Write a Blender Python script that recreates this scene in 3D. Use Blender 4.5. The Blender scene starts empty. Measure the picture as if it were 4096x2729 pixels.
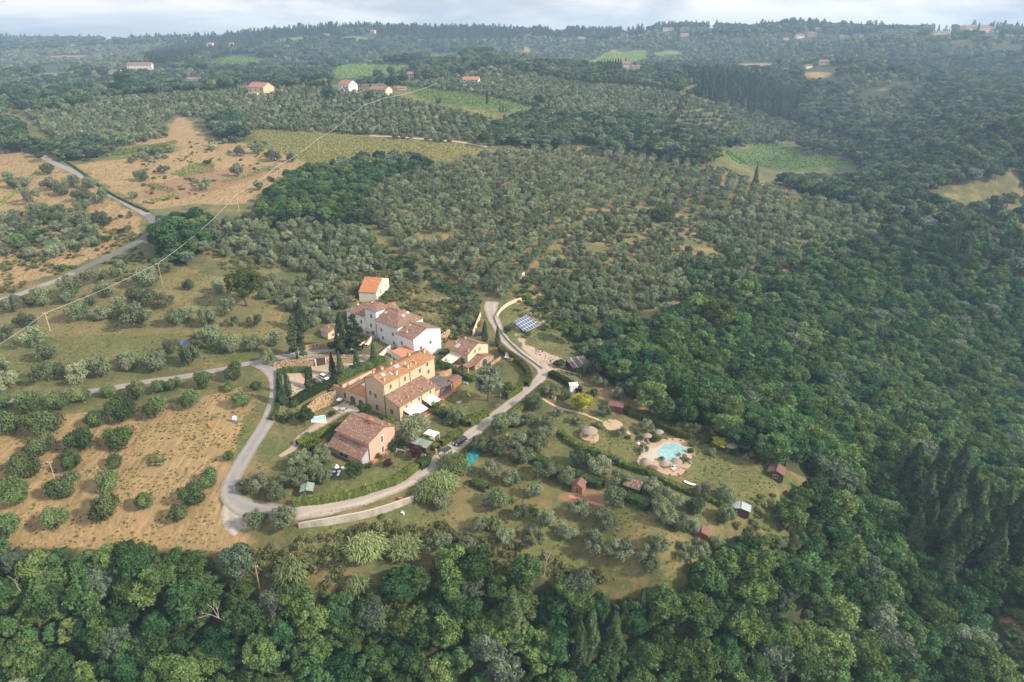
import bpy, math, random
import numpy as np
from mathutils import Vector, Matrix
sc = bpy.context.scene
# ------------------------------------------------------------------ camera, world, sun, exposure
CAMH = 112.0
PITCH = math.radians(24)
FPX = 2732.0                      # focal length in photo pixels (photo 4096 wide)
cam_d = bpy.data.cameras.new("camera"); cam = bpy.data.objects.new("camera", cam_d)
sc.collection.objects.link(cam); sc.camera = cam
cam.location = (0, 0, CAMH); cam.rotation_euler = (math.radians(90) - PITCH, 0, 0)
cam_d.sensor_width = 36; cam_d.lens = FPX / 4096 * 36; cam_d.clip_start = 1; cam_d.clip_end = 20000
SUN_EL = math.radians(33); SUN_AZ = math.radians(109)      # azimuth clockwise from +Y
world = bpy.data.worlds.new("World"); sc.world = world; world.use_nodes = True
wn = world.node_tree.nodes; wl = world.node_tree.links; wn.clear()
w_out = wn.new("ShaderNodeOutputWorld"); w_bg = wn.new("ShaderNodeBackground"); w_bg.inputs[1].default_value = 0.079
w_sky = wn.new("ShaderNodeTexSky"); w_sky.sky_type = 'NISHITA'; w_sky.sun_disc = False
w_sky.sun_elevation = SUN_EL; w_sky.sun_rotation = SUN_AZ; w_sky.air_density = 1.0; w_sky.dust_density = 2.0
w_tc = wn.new("ShaderNodeTexCoord"); w_map = wn.new("ShaderNodeMapping"); w_map.inputs['Scale'].default_value = (2.0, 1.4, 9.0)
w_map.inputs['Rotation'].default_value = (0, 0.06, 0)
w_no = wn.new("ShaderNodeTexNoise"); w_no.inputs['Scale'].default_value = 2.2; w_no.inputs['Detail'].default_value = 6; w_no.inputs['Roughness'].default_value = .55
w_no.inputs['Distortion'].default_value = .4
w_cr = wn.new("ShaderNodeValToRGB"); e = w_cr.color_ramp.elements
e[0].position = .40; e[0].color = (6.6, 6.9, 7.7, 1); e[1].position = .60; e[1].color = (12.6, 12.0, 11.7, 1)
w_mix = wn.new("ShaderNodeMixRGB"); w_mix.inputs[0].default_value = .93
wl.new(w_tc.outputs['Generated'], w_map.inputs['Vector']); wl.new(w_map.outputs[0], w_no.inputs['Vector'])
wl.new(w_no.outputs['Fac'], w_cr.inputs[0]); wl.new(w_sky.outputs[0], w_mix.inputs[1]); wl.new(w_cr.outputs[0], w_mix.inputs[2])
wl.new(w_mix.outputs[0], w_bg.inputs[0]); wl.new(w_bg.outputs[0], w_out.inputs[0])
sun_d = bpy.data.lights.new("sun", 'SUN'); sun_d.energy = 4.7; sun_d.angle = math.radians(4.5); sun_d.color = (1.0, .87, .70)
sun = bpy.data.objects.new("sun", sun_d); sc.collection.objects.link(sun)
sdir = Vector((math.sin(SUN_AZ) * math.cos(SUN_EL), math.cos(SUN_AZ) * math.cos(SUN_EL), math.sin(SUN_EL)))
sun.rotation_euler = sdir.to_track_quat('Z', 'Y').to_euler(); sun.location = (0, 0, 300)
sc.view_settings.view_transform = 'Standard'; sc.view_settings.look = 'None'; sc.view_settings.gamma = 1
sc.view_settings.exposure = 0.5
sc.cycles.max_bounces = 5; sc.cycles.diffuse_bounces = 2; sc.cycles.glossy_bounces = 2; sc.cycles.transmission_bounces = 2
sc.cycles.volume_bounces = 1; sc.cycles.transparent_max_bounces = 4; sc.cycles.use_denoising = True
sc.cycles.caustics_reflective = False; sc.cycles.caustics_refractive = False

# ------------------------------------------------------------------ photo rays
def v(a, b): return (a * 1.7401, b * 1.7401)
def _z(x0, y0, k): return lambda a, b: (x0 + a / k, y0 + b / k)
z1 = _z(1200, 1050, 2.354); z2 = _z(1200, 1500, 2.354); zA = _z(2000, 1200, 2.354); zB = _z(2300, 1600, 2.354)
z3 = _z(0, 0, 1.6812); z4 = _z(1300, 0, 1.6812); z5 = _z(2696, 0, 1.6812); z6 = _z(0, 900, 1.6812); z7 = _z(0, 1796, 1.6812)
z8 = _z(1300, 1796, 1.6812); z9 = _z(2696, 900, 1.6812); z10 = _z(2696, 1796, 1.6812)
R1 = _z(1420, 1380, 4.9); R2 = _z(1370, 1090, 4.612); R3 = _z(1740, 1320, 4.612); R4 = _z(1280, 1620, 4.9); R5 = _z(1100, 1300, 4.9)
CP, SP = math.cos(PITCH), math.sin(PITCH)
def rays(S):
    S = np.atleast_2d(np.asarray(S, float)); cx = (S[:, 0] - 2048) / FPX; cy = (1364.5 - S[:, 1]) / FPX
    return np.stack([cx, CP + cy * SP, -SP + cy * CP], 1)
def wp(s, h):
    d = rays(s)[0]; t = (h - CAMH) / d[2]; return (d[0] * t, d[1] * t)
def project(x, y, z):
    dz = z - CAMH; Z = y * CP - dz * SP; Z = np.where(Z < 1, 1, Z)
    return 2048 + FPX * x / Z, 1364.5 - FPX * (y * SP + dz * CP) / Z, Z
def topz(p, s):
    d = rays(s)[0]; return CAMH + d[2] * p[1] / d[1]

# ------------------------------------------------------------------ terrain
ctrl = []
def cp(a, b, h): x, y = wp(v(a, b), h); ctrl.append((x, y, h))
def cw(x, y, h): ctrl.append((x, y, h))
def cd(a, b, D):
    d = rays(v(a, b))[0]; k = D / math.hypot(d[0], d[1]); ctrl.append((d[0] * k, d[1] * k, CAMH + d[2] * k))
for q in [(1055,1010,0),(540,1170,0),(540,1060,2),(620,940,5),(600,835,7.5),(700,1180,-.3),(900,1120,-.6),(1200,900,2.6),(1246,855,3.2),(1150,760,5.5),(1130,700,7.5),
    (300,1030,3),(100,1100,2),(0,1200,0),(250,1250,-4),(480,1230,-3),(0,950,6.5),(200,900,7),(400,875,7.3),(200,760,11),(0,800,9.5),(400,760,11),(520,700,12.5),(200,660,14),(0,695,12),
    (130,645,14.5),(200,612,16),(330,548,20),(335,492,23),(240,440,27),(160,392,31),(90,352,35),
    (860,690,9.3),(700,790,7),(1050,650,9),(740,850,6),(830,880,5.6),(700,950,3.6),(640,1080,1.6),(700,1120,.6),(850,1000,1),(960,1010,.8),(980,940,1.2),(1080,900,1.6),
    (700,600,15),(600,500,21),(800,450,24),(1000,500,19.5),(1000,600,12.5),(1180,620,12),(1300,520,15),(1200,400,24),(1000,400,27),(600,400,28.5),(450,430,27),(300,400,31),
    (450,300,41),(600,340,35),(900,330,37),(1100,340,34),(300,300,40),(130,330,37),(0,420,27),(0,520,20),(0,600,16),
    (0,262,44),(190,240,50),(300,222,54),(560,208,60),(750,203,61),(900,200,61),(1080,196,61),(1300,200,58),(1500,215,52),(1650,235,44),
    (1300,290,40),(1500,290,34),(1650,340,25),(1500,400,18),(1400,450,17),(1680,395,18),(1900,455,8),(2080,515,-3),
    (1600,500,8),(1400,560,9),(1600,600,2),(1850,600,-8),(1400,680,4.5),(1300,640,8),(1230,760,4.5),(1330,800,1.5),(1400,880,0),
    (1500,1040,-3),(1400,960,-.6),(1300,890,1.8),(1600,1000,-4.5),(1700,1100,-6.5),(1790,1090,-7.5),(1400,1100,-3.5),(1560,1130,-4.5),(1650,1210,-7.5),(1250,1130,-3.3),(1100,1090,-2.5),
    (1150,1220,-5.5),(1400,1250,-7),(1520,1310,-8.5),(950,1190,-3.6),(800,1240,-4.5),(1750,1180,-8.5),
    (1860,1190,-19),(1900,1080,-21),(2030,1000,-32),(2250,1000,-46),(2000,1230,-35),(2300,1250,-48),(2340,1450,-44),
    (1650,850,-12),(1850,850,-24),(2100,850,-38),(2300,800,-50),(2300,660,-46),(1700,720,-7),(2000,700,-26),(2150,600,-28),(1600,900,-6),(1750,980,-11),
    (0,1380,-14),(300,1400,-15),(600,1370,-13),(850,1330,-10),(900,1480,-22),(1180,1370,-13),(1200,1530,-28),(600,1560,-26),(0,1560,-26),(1500,1450,-23),(1650,1380,-20),(1700,1540,-34),(2000,1500,-42),(2250,1560,-46)]: cp(*q)
for q in [(-300,60,-45),(0,40,-50),(300,60,-60),(0,-120,-60),(-250,-100,-50),(300,-100,-70),(-53.5,196,1),(-55.5,208,5.2),(-28,238,1.6),(-42,232,5.6),(-48,245,6.2),(-60,248,7),(-14,220,2.3),(-10,232,3.2),(-24,229,2.6)]: cw(*q)
# hidden valleys behind the near ridge, then the far hills
for q in [(0,225,900),(190,212,980),(400,190,1100),(600,188,1200),(900,172,1250),(1100,165,1200),(1300,172,1250),(1500,185,1150),(1700,235,1000),
    (100,200,1150),(300,165,1500),(100,150,1900),(450,150,1500),(500,120,1700),(700,130,1750),(900,140,1700),(1050,120,1850),(1250,120,1900),(1300,150,1500),
    (1450,130,1700),(1600,150,1500),(1600,190,1150),(1800,150,1500),(2000,200,1150),(2200,150,1500),(2300,220,1050),
    (0,98,3400),(100,103,3300),(250,99,3200),(350,100,3000),(430,100,2900),(0,130,2500),(200,125,2400),(380,125,2200),
    (520,95,2400),(600,87,2300),(700,81,2250),(850,76,2200),(1000,77,2200),(1150,78,2200),(1300,84,2200),(1420,86,2200),(1550,76,2200),(1700,69,2150),(1850,63,2100),(2000,82,2100),(2150,81,2100),(2354,77,2000),
    (0,104,4300),(250,104,4100),(430,106,3700),(600,104,3000),(850,94,2800),(1150,95,2800),(1420,100,2800),(1700,92,2700),(2000,95,2700),(2354,92,2600),(1000,98,3600),(1700,98,3600),(2354,98,3500),
    (1640,352,760),(1740,322,860),(1850,352,770),(1965,377,720),(1800,392,690),(1700,300,930),(1850,290,950),(2000,330,800),(2200,300,850),(2000,400,660),(2200,430,600),(2330,400,640),(2300,500,520),(2150,470,560),(1900,240,1080),(2100,250,1020),(1780,440,600),(1950,480,570),
    (1750,405,640),(1700,340,790)]: cd(*q)
ctrl += [(x * 1.0, y, z) for x, y, z in [(-2600,5200,60),(0,5200,60),(2600,5200,60),(-2600,1500,40),(2800,1500,90),(-900,900,20),(1100,800,-10),(-500,300,12),(480,320,-40),(-260,150,-8),(300,160,-55)]]
ctrl = np.array(ctrl)
def wx(x, y): q = y + 260.0; return np.stack([x / q * 1.0, np.log(q)], -1)
def tps(r2): return np.where(r2 > 1e-12, r2 * np.log(np.maximum(r2, 1e-12)), 0)
cpw = wx(ctrl[:, 0], ctrl[:, 1]); n = len(cpw)
A = np.zeros((n + 3, n + 3)); A[:n, :n] = tps(((cpw[:, None] - cpw[None]) ** 2).sum(-1)) + np.eye(n) * 3e-4
A[:n, n] = 1; A[:n, n+1:] = cpw; A[n, :n] = 1; A[n+1:, :n] = cpw.T
sol = np.linalg.solve(A, np.r_[ctrl[:, 2], 0, 0, 0])
def hraw(x, y):
    q = wx(x, y).reshape(-1, 2); out = np.empty(len(q))
    for i in range(0, len(q), 20000):
        b = q[i:i+20000]; out[i:i+20000] = tps(((b[:, None] - cpw[None]) ** 2).sum(-1)) @ sol[:n] + sol[n] + b @ sol[n+1:]
    return out.reshape(np.shape(x))
def axis(c0, c1, step, lo, hi, g):
    a = list(np.arange(c0, c1 + .01, step)); s = step; p = a[-1]
    while p < hi: s *= g; p += s; a.append(p)
    s = step; p = a[0]; f = []
    while p > lo: s *= g; p -= s; f.append(p)
    return np.array(f[::-1] + a)
GX = axis(-150, 150, 1.5, -3300, 3300, 1.03); GY = axis(95, 320, 1.5, -180, 4500, 1.018)
XX, YY = np.meshgrid(GX, GY)
ZZ = hraw(XX, YY)
def smooth_noise(x, y, s, seed):
    r = np.random.RandomState(seed); t = r.rand(64, 64)
    u = x / s; w = y / s; i = np.floor(u).astype(int); j = np.floor(w).astype(int); fu = u - i; fw = w - j
    fu = fu * fu * (3 - 2 * fu); fw = fw * fw * (3 - 2 * fw); i %= 64; j %= 64; i1 = (i + 1) % 64; j1 = (j + 1) % 64
    return (t[i, j] * (1 - fu) + t[i1, j] * fu) * (1 - fw) + (t[i, j1] * (1 - fu) + t[i1, j1] * fu) * fw - .5
D0 = np.hypot(XX, YY)
ZZ += smooth_noise(XX, YY, 9, 1) * .5 + smooth_noise(XX, YY, 240, 3) * np.clip((D0 - 700) / 500, 0, 1) * np.clip(1 - (D0 - 1700) / 600, .25, 1) * 58 + smooth_noise(XX, YY, 90, 4) * np.clip((D0 - 800) / 500, 0, 1) * np.clip(1 - (D0 - 1900) / 600, .3, 1) * 14 + smooth_noise(XX * .8 + YY * .6, YY * .5 - XX * .4, 62, 14) * np.clip((XX - .18 * YY - 60) / 60, 0, 1) * np.clip((900 - D0) / 200, 0, 1) * 26
# level pads under the buildings: (origin, azimuth, x0, x1, y0, y1, z)
YA = (-35.4, 187.2); PK = (-40.8, 165.8); SK = .985; WK = (-36.4 * SK, 229.7 * SK); SQ = (-16.1, 222.7); BB = (-57.8, 272.5)
pads = [(YA, 55, -1, 25, 0, 15, .9), (YA, 55, 0, 16, 14, 26, 2.5), (YA, 55, -14, -1, 13, 30, 1.0), (PK, -34, -14, 1, -4, 11, .2),
        (WK, 50, 1, 14, 2, 40, 5.0), (SQ, 53, -1, 12, -4, 9, 2.2), (BB, -8, -7, 0, 0, 19, 8.6), ((18.5, 162.5), 0, -8, 13, -11, 9, None)]
def local(x, y, O, az):
    a = math.radians(az); dx = x - O[0]; dy = y - O[1]; return dx * math.cos(a) + dy * math.sin(a), -dx * math.sin(a) + dy * math.cos(a)
def to_world(O, az, lx, ly):
    a = math.radians(az); return (O[0] + lx * math.cos(a) - ly * math.sin(a), O[1] + lx * math.sin(a) + ly * math.cos(a))
for O, az, x0, x1, y0, y1, z in pads:
    if z is None: continue
    lx, ly = local(XX, YY, O, az)
    d = np.hypot(np.maximum(np.maximum(x0 - lx, lx - x1), 0), np.maximum(np.maximum(y0 - ly, ly - y1), 0))
    w = np.clip(1 - d / 3.0, 0, 1); ZZ = np.where(w > 0, ZZ * (1 - w) + np.minimum(ZZ, z) * w, ZZ)
def flat_area(S, h, f):
    global ZZ
    P = [wp(f(*q), h) for q in S]; m = np.zeros(XX.shape)
    c = inpoly(XX, YY, P) * 1.0
    for _ in range(3):
        p = np.pad(c, 1, mode='edge'); c = np.maximum(c, (p[:-2, 1:-1] + p[2:, 1:-1] + p[1:-1, :-2] + p[1:-1, 2:]) / 4)
    w = np.clip(c * 1.6, 0, 1); ZZ = ZZ * (1 - w) + (h - .15) * w
def hgt(x, y):
    x = np.asarray(x, float); y = np.asarray(y, float)
    i = np.clip(np.searchsorted(GX, x) - 1, 0, len(GX) - 2); j = np.clip(np.searchsorted(GY, y) - 1, 0, len(GY) - 2)
    fx = np.clip((x - GX[i]) / (GX[i+1] - GX[i]), 0, 1); fy = np.clip((y - GY[j]) / (GY[j+1] - GY[j]), 0, 1)
    return (ZZ[j, i] * (1 - fx) + ZZ[j, i+1] * fx) * (1 - fy) + (ZZ[j+1, i] * (1 - fx) + ZZ[j+1, i+1] * fx) * fy
TT = 80 * 1.012 ** np.arange(0, 345)
def ground(S):
    """first meeting of the rays through photo pixels S with the terrain"""
    d = rays(S); d /= np.hypot(d[:, 0], d[:, 1])[:, None]; t = TT[None, :]
    X = d[:, :1] * t; Y = d[:, 1:2] * t; Zr = CAMH + d[:, 2:] * t; HH = hgt(X, Y); below = Zr < HH; k = below.argmax(1); miss = ~below.any(1); k = np.where(miss, np.where(t > 700, (Zr - HH) / t, 9e9).argmin(1), k); k = np.clip(k, 1, len(TT) - 1)
    a = TT[k-1].copy(); b = TT[k].copy()
    for _ in range(18):
        m = (a + b) / 2; lo = CAMH + d[:, 2] * m < hgt(d[:, 0] * m, d[:, 1] * m); b = np.where(lo, m, b); a = np.where(lo, a, m)
    x = d[:, 0] * b; y = d[:, 1] * b; return np.stack([x, y, hgt(x, y)], 1)
def G(s): return ground([s])[0]
def inpoly(px, py, poly):
    c = np.zeros(np.shape(px), bool); m = len(poly)
    for i in range(m):
        x0, y0 = poly[i]; x1, y1 = poly[i-1]
        if y0 == y1: continue
        c ^= ((y0 > py) != (y1 > py)) & (px < (x1 - x0) * (py - y0) / (y1 - y0) + x0)
    return c
def VP(*pts): return [v(*p) for p in pts]

S_TERR = [(560,400),(600,375),(700,400),(790,390),(820,370),(900,360),(1000,370),(1080,420),(1120,470),(1130,510),(1085,560),(1095,610),(1040,660),(990,700),(900,710),(820,690),(740,650),(600,610),(590,560),(620,500),(600,440)]
S_CIRC = [(262,215),(300,185),(350,178),(410,195),(450,230),(440,265),(380,285),(310,280),(275,250)]
ZPOOL = float(G(zB(850, 520))[2]); flat_area(S_TERR, ZPOOL, zB); ZCIRC = float(G(zB(355, 232))[2]); flat_area(S_CIRC, ZCIRC, zB)
# ------------------------------------------------------------------ object helpers
def link(o): sc.collection.objects.link(o); return o
def tag(o, label=None, cat=None, group=None, kind=None):
    if label: o['label'] = label
    if cat: o['category'] = cat
    if group: o['group'] = group
    if kind: o['kind'] = kind
    return o
def thing(name, label, cat, loc=(0, 0, 0), rz=0, group=None):
    o = bpy.data.objects.new(name, None); link(o); o.location = loc; o.rotation_euler = (0, 0, rz); o.empty_display_size = .5
    return tag(o, label, cat, group)
class MB:
    def __init__(s): s.v = []; s.f = []; s.uv = []
    def face(s, pts, uv=None):
        k = len(s.v); s.v += [tuple(p) for p in pts]; s.f.append(list(range(k, k + len(pts)))); s.uv += list(uv) if uv else [(p[0], p[1]) for p in pts]
    def box(s, x0, y0, z0, x1, y1, z1):
        P = [(x0,y0,z0),(x1,y0,z0),(x1,y1,z0),(x0,y1,z0),(x0,y0,z1),(x1,y0,z1),(x1,y1,z1),(x0,y1,z1)]
        for q in ((0,3,2,1),(4,5,6,7),(0,1,5,4),(1,2,6,5),(2,3,7,6),(3,0,4,7)): s.face([P[i] for i in q])
    def cbox(s, cx, cy, cz, lx, ly, lz): s.box(cx-lx/2, cy-ly/2, cz-lz/2, cx+lx/2, cy+ly/2, cz+lz/2)
    def prism(s, poly, z0, z1):
        a = [(x, y, z0) for x, y in poly]; b = [(x, y, z1) for x, y in poly]; s.face(a[::-1]); s.face(b)
        for i in range(len(poly)): j = (i + 1) % len(poly); s.face([a[i], a[j], b[j], b[i]])
    def slab(s, top, th, uv=None):
        bot = [(p[0], p[1], p[2] - th) for p in top]; s.face(top, uv); s.face(bot[::-1])
        for i in range(len(top)): j = (i + 1) % len(top); s.face([bot[i], bot[j], top[j], top[i]])
    def tube(s, p, q, r0, r1=None, n=8):
        r1 = r0 if r1 is None else r1; p = Vector(p); q = Vector(q); d = (q - p).normalized()
        a = d.cross(Vector((0, 0, 1)) if abs(d.z) < .9 else Vector((1, 0, 0))).normalized(); b = d.cross(a)
        c = [(math.cos(6.2832*i/n), math.sin(6.2832*i/n)) for i in range(n)]
        A = [p + (a*x + b*y) * r0 for x, y in c]; B = [q + (a*x + b*y) * r1 for x, y in c]
        for i in range(n): j = (i + 1) % n; s.face([A[i], B[i], B[j], A[j]])
        s.face(A); s.face(B[::-1])
    def lathe(s, prof, cx=0, cy=0, n=16):
        for (r0, z0), (r1, z1) in zip(prof, prof[1:]):
            for i in range(n):
                a = 6.2832*i/n; b = 6.2832*(i+1)/n
                s.face([(cx+r0*math.cos(a), cy+r0*math.sin(a), z0), (cx+r0*math.cos(b), cy+r0*math.sin(b), z0), (cx+r1*math.cos(b), cy+r1*math.sin(b), z1), (cx+r1*math.cos(a), cy+r1*math.sin(a), z1)])
    def build(s, name, mat, parent=None, smooth=False):
        me = bpy.data.meshes.new(name); me.from_pydata(s.v, [], s.f); me.materials.append(mat)
        if s.uv and len(s.uv) == len(me.loops):
            l = me.uv_layers.new(name="UVMap"); l.data.foreach_set("uv", [c for p in s.uv for c in p])
        if smooth: me.polygons.foreach_set("use_smooth", [True] * len(me.polygons))
        o = bpy.data.objects.new(name, me); link(o); o.parent = parent; return o
def mesh_np(name, V, F, mat, attrs=None, smooth=False):
    me = bpy.data.meshes.new(name); F = np.asarray(F); k = F.shape[1]
    me.vertices.add(len(V)); me.vertices.foreach_set("co", np.asarray(V, np.float32).ravel())
    me.loops.add(F.size); me.loops.foreach_set("vertex_index", F.ravel().astype(np.int32))
    me.polygons.add(len(F)); me.polygons.foreach_set("loop_start", np.arange(0, F.size, k, dtype=np.int32))
    if smooth: me.polygons.foreach_set("use_smooth", np.ones(len(F), bool))
    me.update(calc_edges=True); me.materials.append(mat)
    for nm, dom, typ, dat in attrs or []:
        at = me.attributes.new(nm, typ, dom); at.data.foreach_set("color" if typ == 'FLOAT_COLOR' else "value", np.asarray(dat, np.float32).ravel())
    return me

# ------------------------------------------------------------------ materials
class NT:
    def __init__(s, name):
        s.m = bpy.data.materials.new(name); s.m.use_nodes = True; s.t = s.m.node_tree; s.t.nodes.clear(); s.out = s.t.nodes.new("ShaderNodeOutputMaterial")
    def n(s, typ, **kw):
        o = s.t.nodes.new("ShaderNode" + typ)
        for k, val in kw.items(): setattr(o, k, val)
        return o
    def set(s, sock, val):
        if hasattr(val, 'is_output'): s.t.links.new(val, sock)
        elif isinstance(val, (tuple, list)) and len(val) == 3 and len(sock.default_value) == 4: sock.default_value = (*val, 1)
        else: sock.default_value = val
    def mix(s, a, b, f, mode='MIX'):
        o = s.n("MixRGB", blend_type=mode); s.set(o.inputs[0], f); s.set(o.inputs[1], a); s.set(o.inputs[2], b); return o.outputs[0]
    def math(s, op, a, b=0.0):
        o = s.n("Math", operation=op); s.set(o.inputs[0], a); s.set(o.inputs[1], b); return o.outputs[0]
    def noise(s, scale, detail=4, vec=None, rough=.6):
        o = s.n("TexNoise"); o.inputs['Scale'].default_value = scale; o.inputs['Detail'].default_value = detail; o.inputs['Roughness'].default_value = rough
        if vec is None: vec = s.n("NewGeometry").outputs['Position']
        s.set(o.inputs['Vector'], vec); return o.outputs['Fac']
    def ramp(s, f, lo, hi):
        o = s.n("MapRange"); s.set(o.inputs[0], f); o.inputs[1].default_value = lo; o.inputs[2].default_value = hi; return o.outputs[0]
    def finish(s, col, rough=.85, bump=None, bs=.3, bd=.05, **kw):
        p = s.n("BsdfPrincipled"); s.set(p.inputs['Base Color'], col); s.set(p.inputs['Roughness'], rough)
        p.inputs['Specular IOR Level'].default_value = kw.get('spec', .25); p.inputs['Metallic'].default_value = kw.get('metal', 0)
        if bump is not None:
            b = s.n("Bump"); b.inputs['Strength'].default_value = bs; b.inputs['Distance'].default_value = bd; s.set(b.inputs['Height'], bump); s.set(p.inputs['Normal'], b.outputs[0])
        s.t.links.new(p.outputs[0], s.out.inputs[0]); return s.m
def plain(name, c, rough=.7, var=.15, scale=1.5, **kw):
    t = NT(name); f = t.noise(scale, 5); c2 = tuple(x * (1 - var) for x in c); c1 = tuple(min(1, x * (1 + var * .6)) for x in c)
    return t.finish(t.mix(c2, c1, f), rough, bump=t.noise(scale * 8, 3), bs=.15, **kw)
def plaster(name, c, stain, k=.45):
    t = NT(name); g = t.n("NewGeometry"); mp = t.n("Mapping"); mp.inputs['Scale'].default_value = (1, 1, .25); t.set(mp.inputs[0], g.outputs['Position'])
    a = t.ramp(t.noise(.6, 6, mp.outputs[0]), .35, .75); b = t.ramp(t.noise(2.2, 5), .45, .8)
    col = t.mix(t.mix(c, stain, t.math('MULTIPLY', a, k)), tuple(x * .86 for x in c), t.math('MULTIPLY', b, .4))
    return t.finish(col, .9, bump=t.noise(6, 4), bs=.12)
def tiles(name, c1, c2, c3, period=.32):
    t = NT(name); uv = t.n("UVMap"); sep = t.n("SeparateXYZ"); t.set(sep.inputs[0], uv.outputs[0])
    w = t.math('SINE', t.math('MULTIPLY', sep.outputs[0], 6.2832 / period)); w = t.math('ADD', t.math('MULTIPLY', w, .5), .5)
    # each tile its own tone
    cx = t.math('FLOOR', t.math('DIVIDE', sep.outputs[0], period)); cy = t.math('FLOOR', t.math('DIVIDE', sep.outputs[1], .42))
    cmb = t.n("CombineXYZ"); t.set(cmb.inputs[0], cx); t.set(cmb.inputs[1], cy); wn_ = t.n("TexWhiteNoise"); t.set(wn_.inputs['Vector'], cmb.outputs[0])
    big = t.ramp(t.noise(.45, 5), .38, .68); med = t.ramp(t.noise(1.6, 5), .45, .7)
    col = t.mix(c1, c2, big); col = t.mix(col, c3, t.math('MULTIPLY', med, .7)); col = t.mix(col, (.75, .6, .5), t.math('MULTIPLY', t.ramp(wn_.outputs['Value'], .8, 1.0), .45))
    col = t.mix(col, (.10, .07, .055), t.math('MULTIPLY', t.ramp(wn_.outputs['Value'], .35, .0), .45))
    gap = t.ramp(w, .30, .0); col = t.mix(col, tuple(x * .3 for x in c1), t.math('MULTIPLY', gap, .8))
    return t.finish(col, .9, bump=w, bs=.8, bd=.08)
M = {}
M['tile'] = tiles('terracotta_tile', (.31, .16, .105), (.21, .13, .10), (.29, .24, .20))
M['tile_mossy'] = tiles('lichen_tile', (.36, .19, .10), (.52, .21, .05), (.27, .20, .15))
M['tile_orange'] = tiles('orange_tile', (.55, .21, .085), (.58, .235, .10), (.42, .19, .095), .22)
M['tile_far'] = tiles('far_orange_tile', (.46, .21, .12), (.40, .19, .12), (.38, .22, .15), .4); M['tile_dark'] = tiles('dark_sheet', (.13, .105, .10), (.15, .12, .11), (.12, .11, .11), .5)
M['yellow'] = plaster('ochre_plaster', (.58, .45, .31), (.45, .345, .235)); M['pink'] = plaster('pink_plaster', (.64, .36, .275), (.52, .30, .23))
M['white'] = plaster('white_plaster', (.80, .80, .80), (.62, .61, .59)); M['cream'] = plaster('cream_plaster', (.64, .51, .37), (.52, .41, .29)); M['old_white'] = plaster('old_plaster', (.68, .64, .57), (.42, .37, .31))
M['concrete'] = plaster('concrete', (.46, .42, .36), (.17, .15, .13), .8)
M['glass'] = plain('window_glass', (.06, .07, .08), .12, .3, spec=.6); M['frame'] = plain('frame_paint', (.50, .44, .38), .6); M['shutter'] = plain('shutter_grey', (.24, .23, .23), .6)
M['wood_dark'] = plain('dark_wood', (.085, .055, .04), .8); M['wood_red'] = plain('red_wood', (.17, .07, .042), .8, .35, 4); M['wood_orange'] = plain('orange_wood', (.36, .165, .065), .75, .35, 4)
M['shingle'] = plain('red_shingle', (.21, .11, .095), .9, .4, 3); M['felt'] = plain('green_felt', (.23, .30, .25), .8); M['canvas'] = plain('cream_canvas', (.74, .68, .58), .8, .06)
M['metal'] = plain('grey_metal', (.42, .42, .43), .4, spec=.5); M['iron'] = plain('dark_iron', (.05, .045, .04), .6); M['white_paint'] = plain('white_paint', (.82, .82, .82), .4, .05)
M['terracotta'] = plain('terracotta_paving', (.50, .22, .13), .85, .2, 2); M['paving'] = plain('pale_paving', (.50, .44, .38), .85, .15, 2); M['rust'] = plain('rusty_sheet', (.34, .15, .08), .8, .3)
M['concrete_pole'] = plain('pole_concrete', (.50, .42, .36), .8); M['pole_rust'] = plain('pole_bark', (.45, .26, .17), .8, .3); M['cable'] = plain('cable', (.42, .44, .46), .5); M['cable_dark'] = plain('dark_cable', (.05, .12, .11), .6)
M['thatch'] = plain('reed_thatch', (.30, .25, .21), .95, .35, 5); M['bark'] = plain('bark', (.13, .10, .075), .95, .35, 4); M['deadwood'] = plain('dead_wood', (.40, .35, .31), .9, .3, 4)
M['black_car'] = plain('black_paint', (.02, .022, .028), .2, .05, spec=.6); M['silver_car'] = plain('silver_paint', (.42, .40, .37), .3, .05, spec=.6); M['tyre'] = plain('tyre', (.02, .02, .02), .8)
M['skin'] = plain('skin', (.45, .27, .19), .6); M['cloth_dark'] = plain('dark_cloth', (.05, .05, .07), .9); M['cloth_blue'] = plain('blue_cloth', (.14, .20, .34), .9); M['cloth_pale'] = plain('pale_cloth', (.5, .42, .42), .9)
M['yellow_p'] = plain('yellow_plastic', (.62, .66, .05), .4, .05); M['orange_p'] = plain('orange_plastic', (.75, .15, .03), .4, .05); M['blue_p'] = plain('blue_plastic', (.10, .25, .5), .4, .05); M['dish'] = plain('red_dish', (.36, .09, .07), .5)
M['teal'] = plain('teal_tarpaulin', (.02, .24, .26), .6, .3, 2); M['plastic_glaze'] = plain('pale_blue_sheet', (.36, .41, .45), .3)
def stone_mat(name, c, c2, sc_):
    t = NT(name); vo = t.n("TexVoronoi"); vo.inputs['Scale'].default_value = sc_; t.set(vo.inputs['Vector'], t.n("NewGeometry").outputs['Position'])
    col = t.mix(c, c2, vo.outputs['Color']); col = t.mix(col, tuple(x * .5 for x in c), t.math('MULTIPLY', t.ramp(t.noise(.8, 5), .5, .75), .5))
    col = t.mix(tuple(x*.35 for x in c), col, t.ramp(vo.outputs['Distance'], .75, .5)); return t.finish(col, .95, bump=vo.outputs['Distance'], bs=-.5)
M['stone'] = stone_mat('rubble_stone', (.40, .28, .165), (.50, .39, .26), 2.2)
def water(name, c, c2):
    t = NT(name); col = t.mix(c, c2, t.ramp(t.noise(.9, 3), .35, .7)); return t.finish(col, .06, bump=t.noise(5, 3), bs=.08, spec=.5)
M['water'] = water('pool_water', (.18, .40, .42), (.36, .56, .54)); M['water_blue'] = water('tub_water', (.20, .55, .78), (.30, .65, .85))
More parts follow.
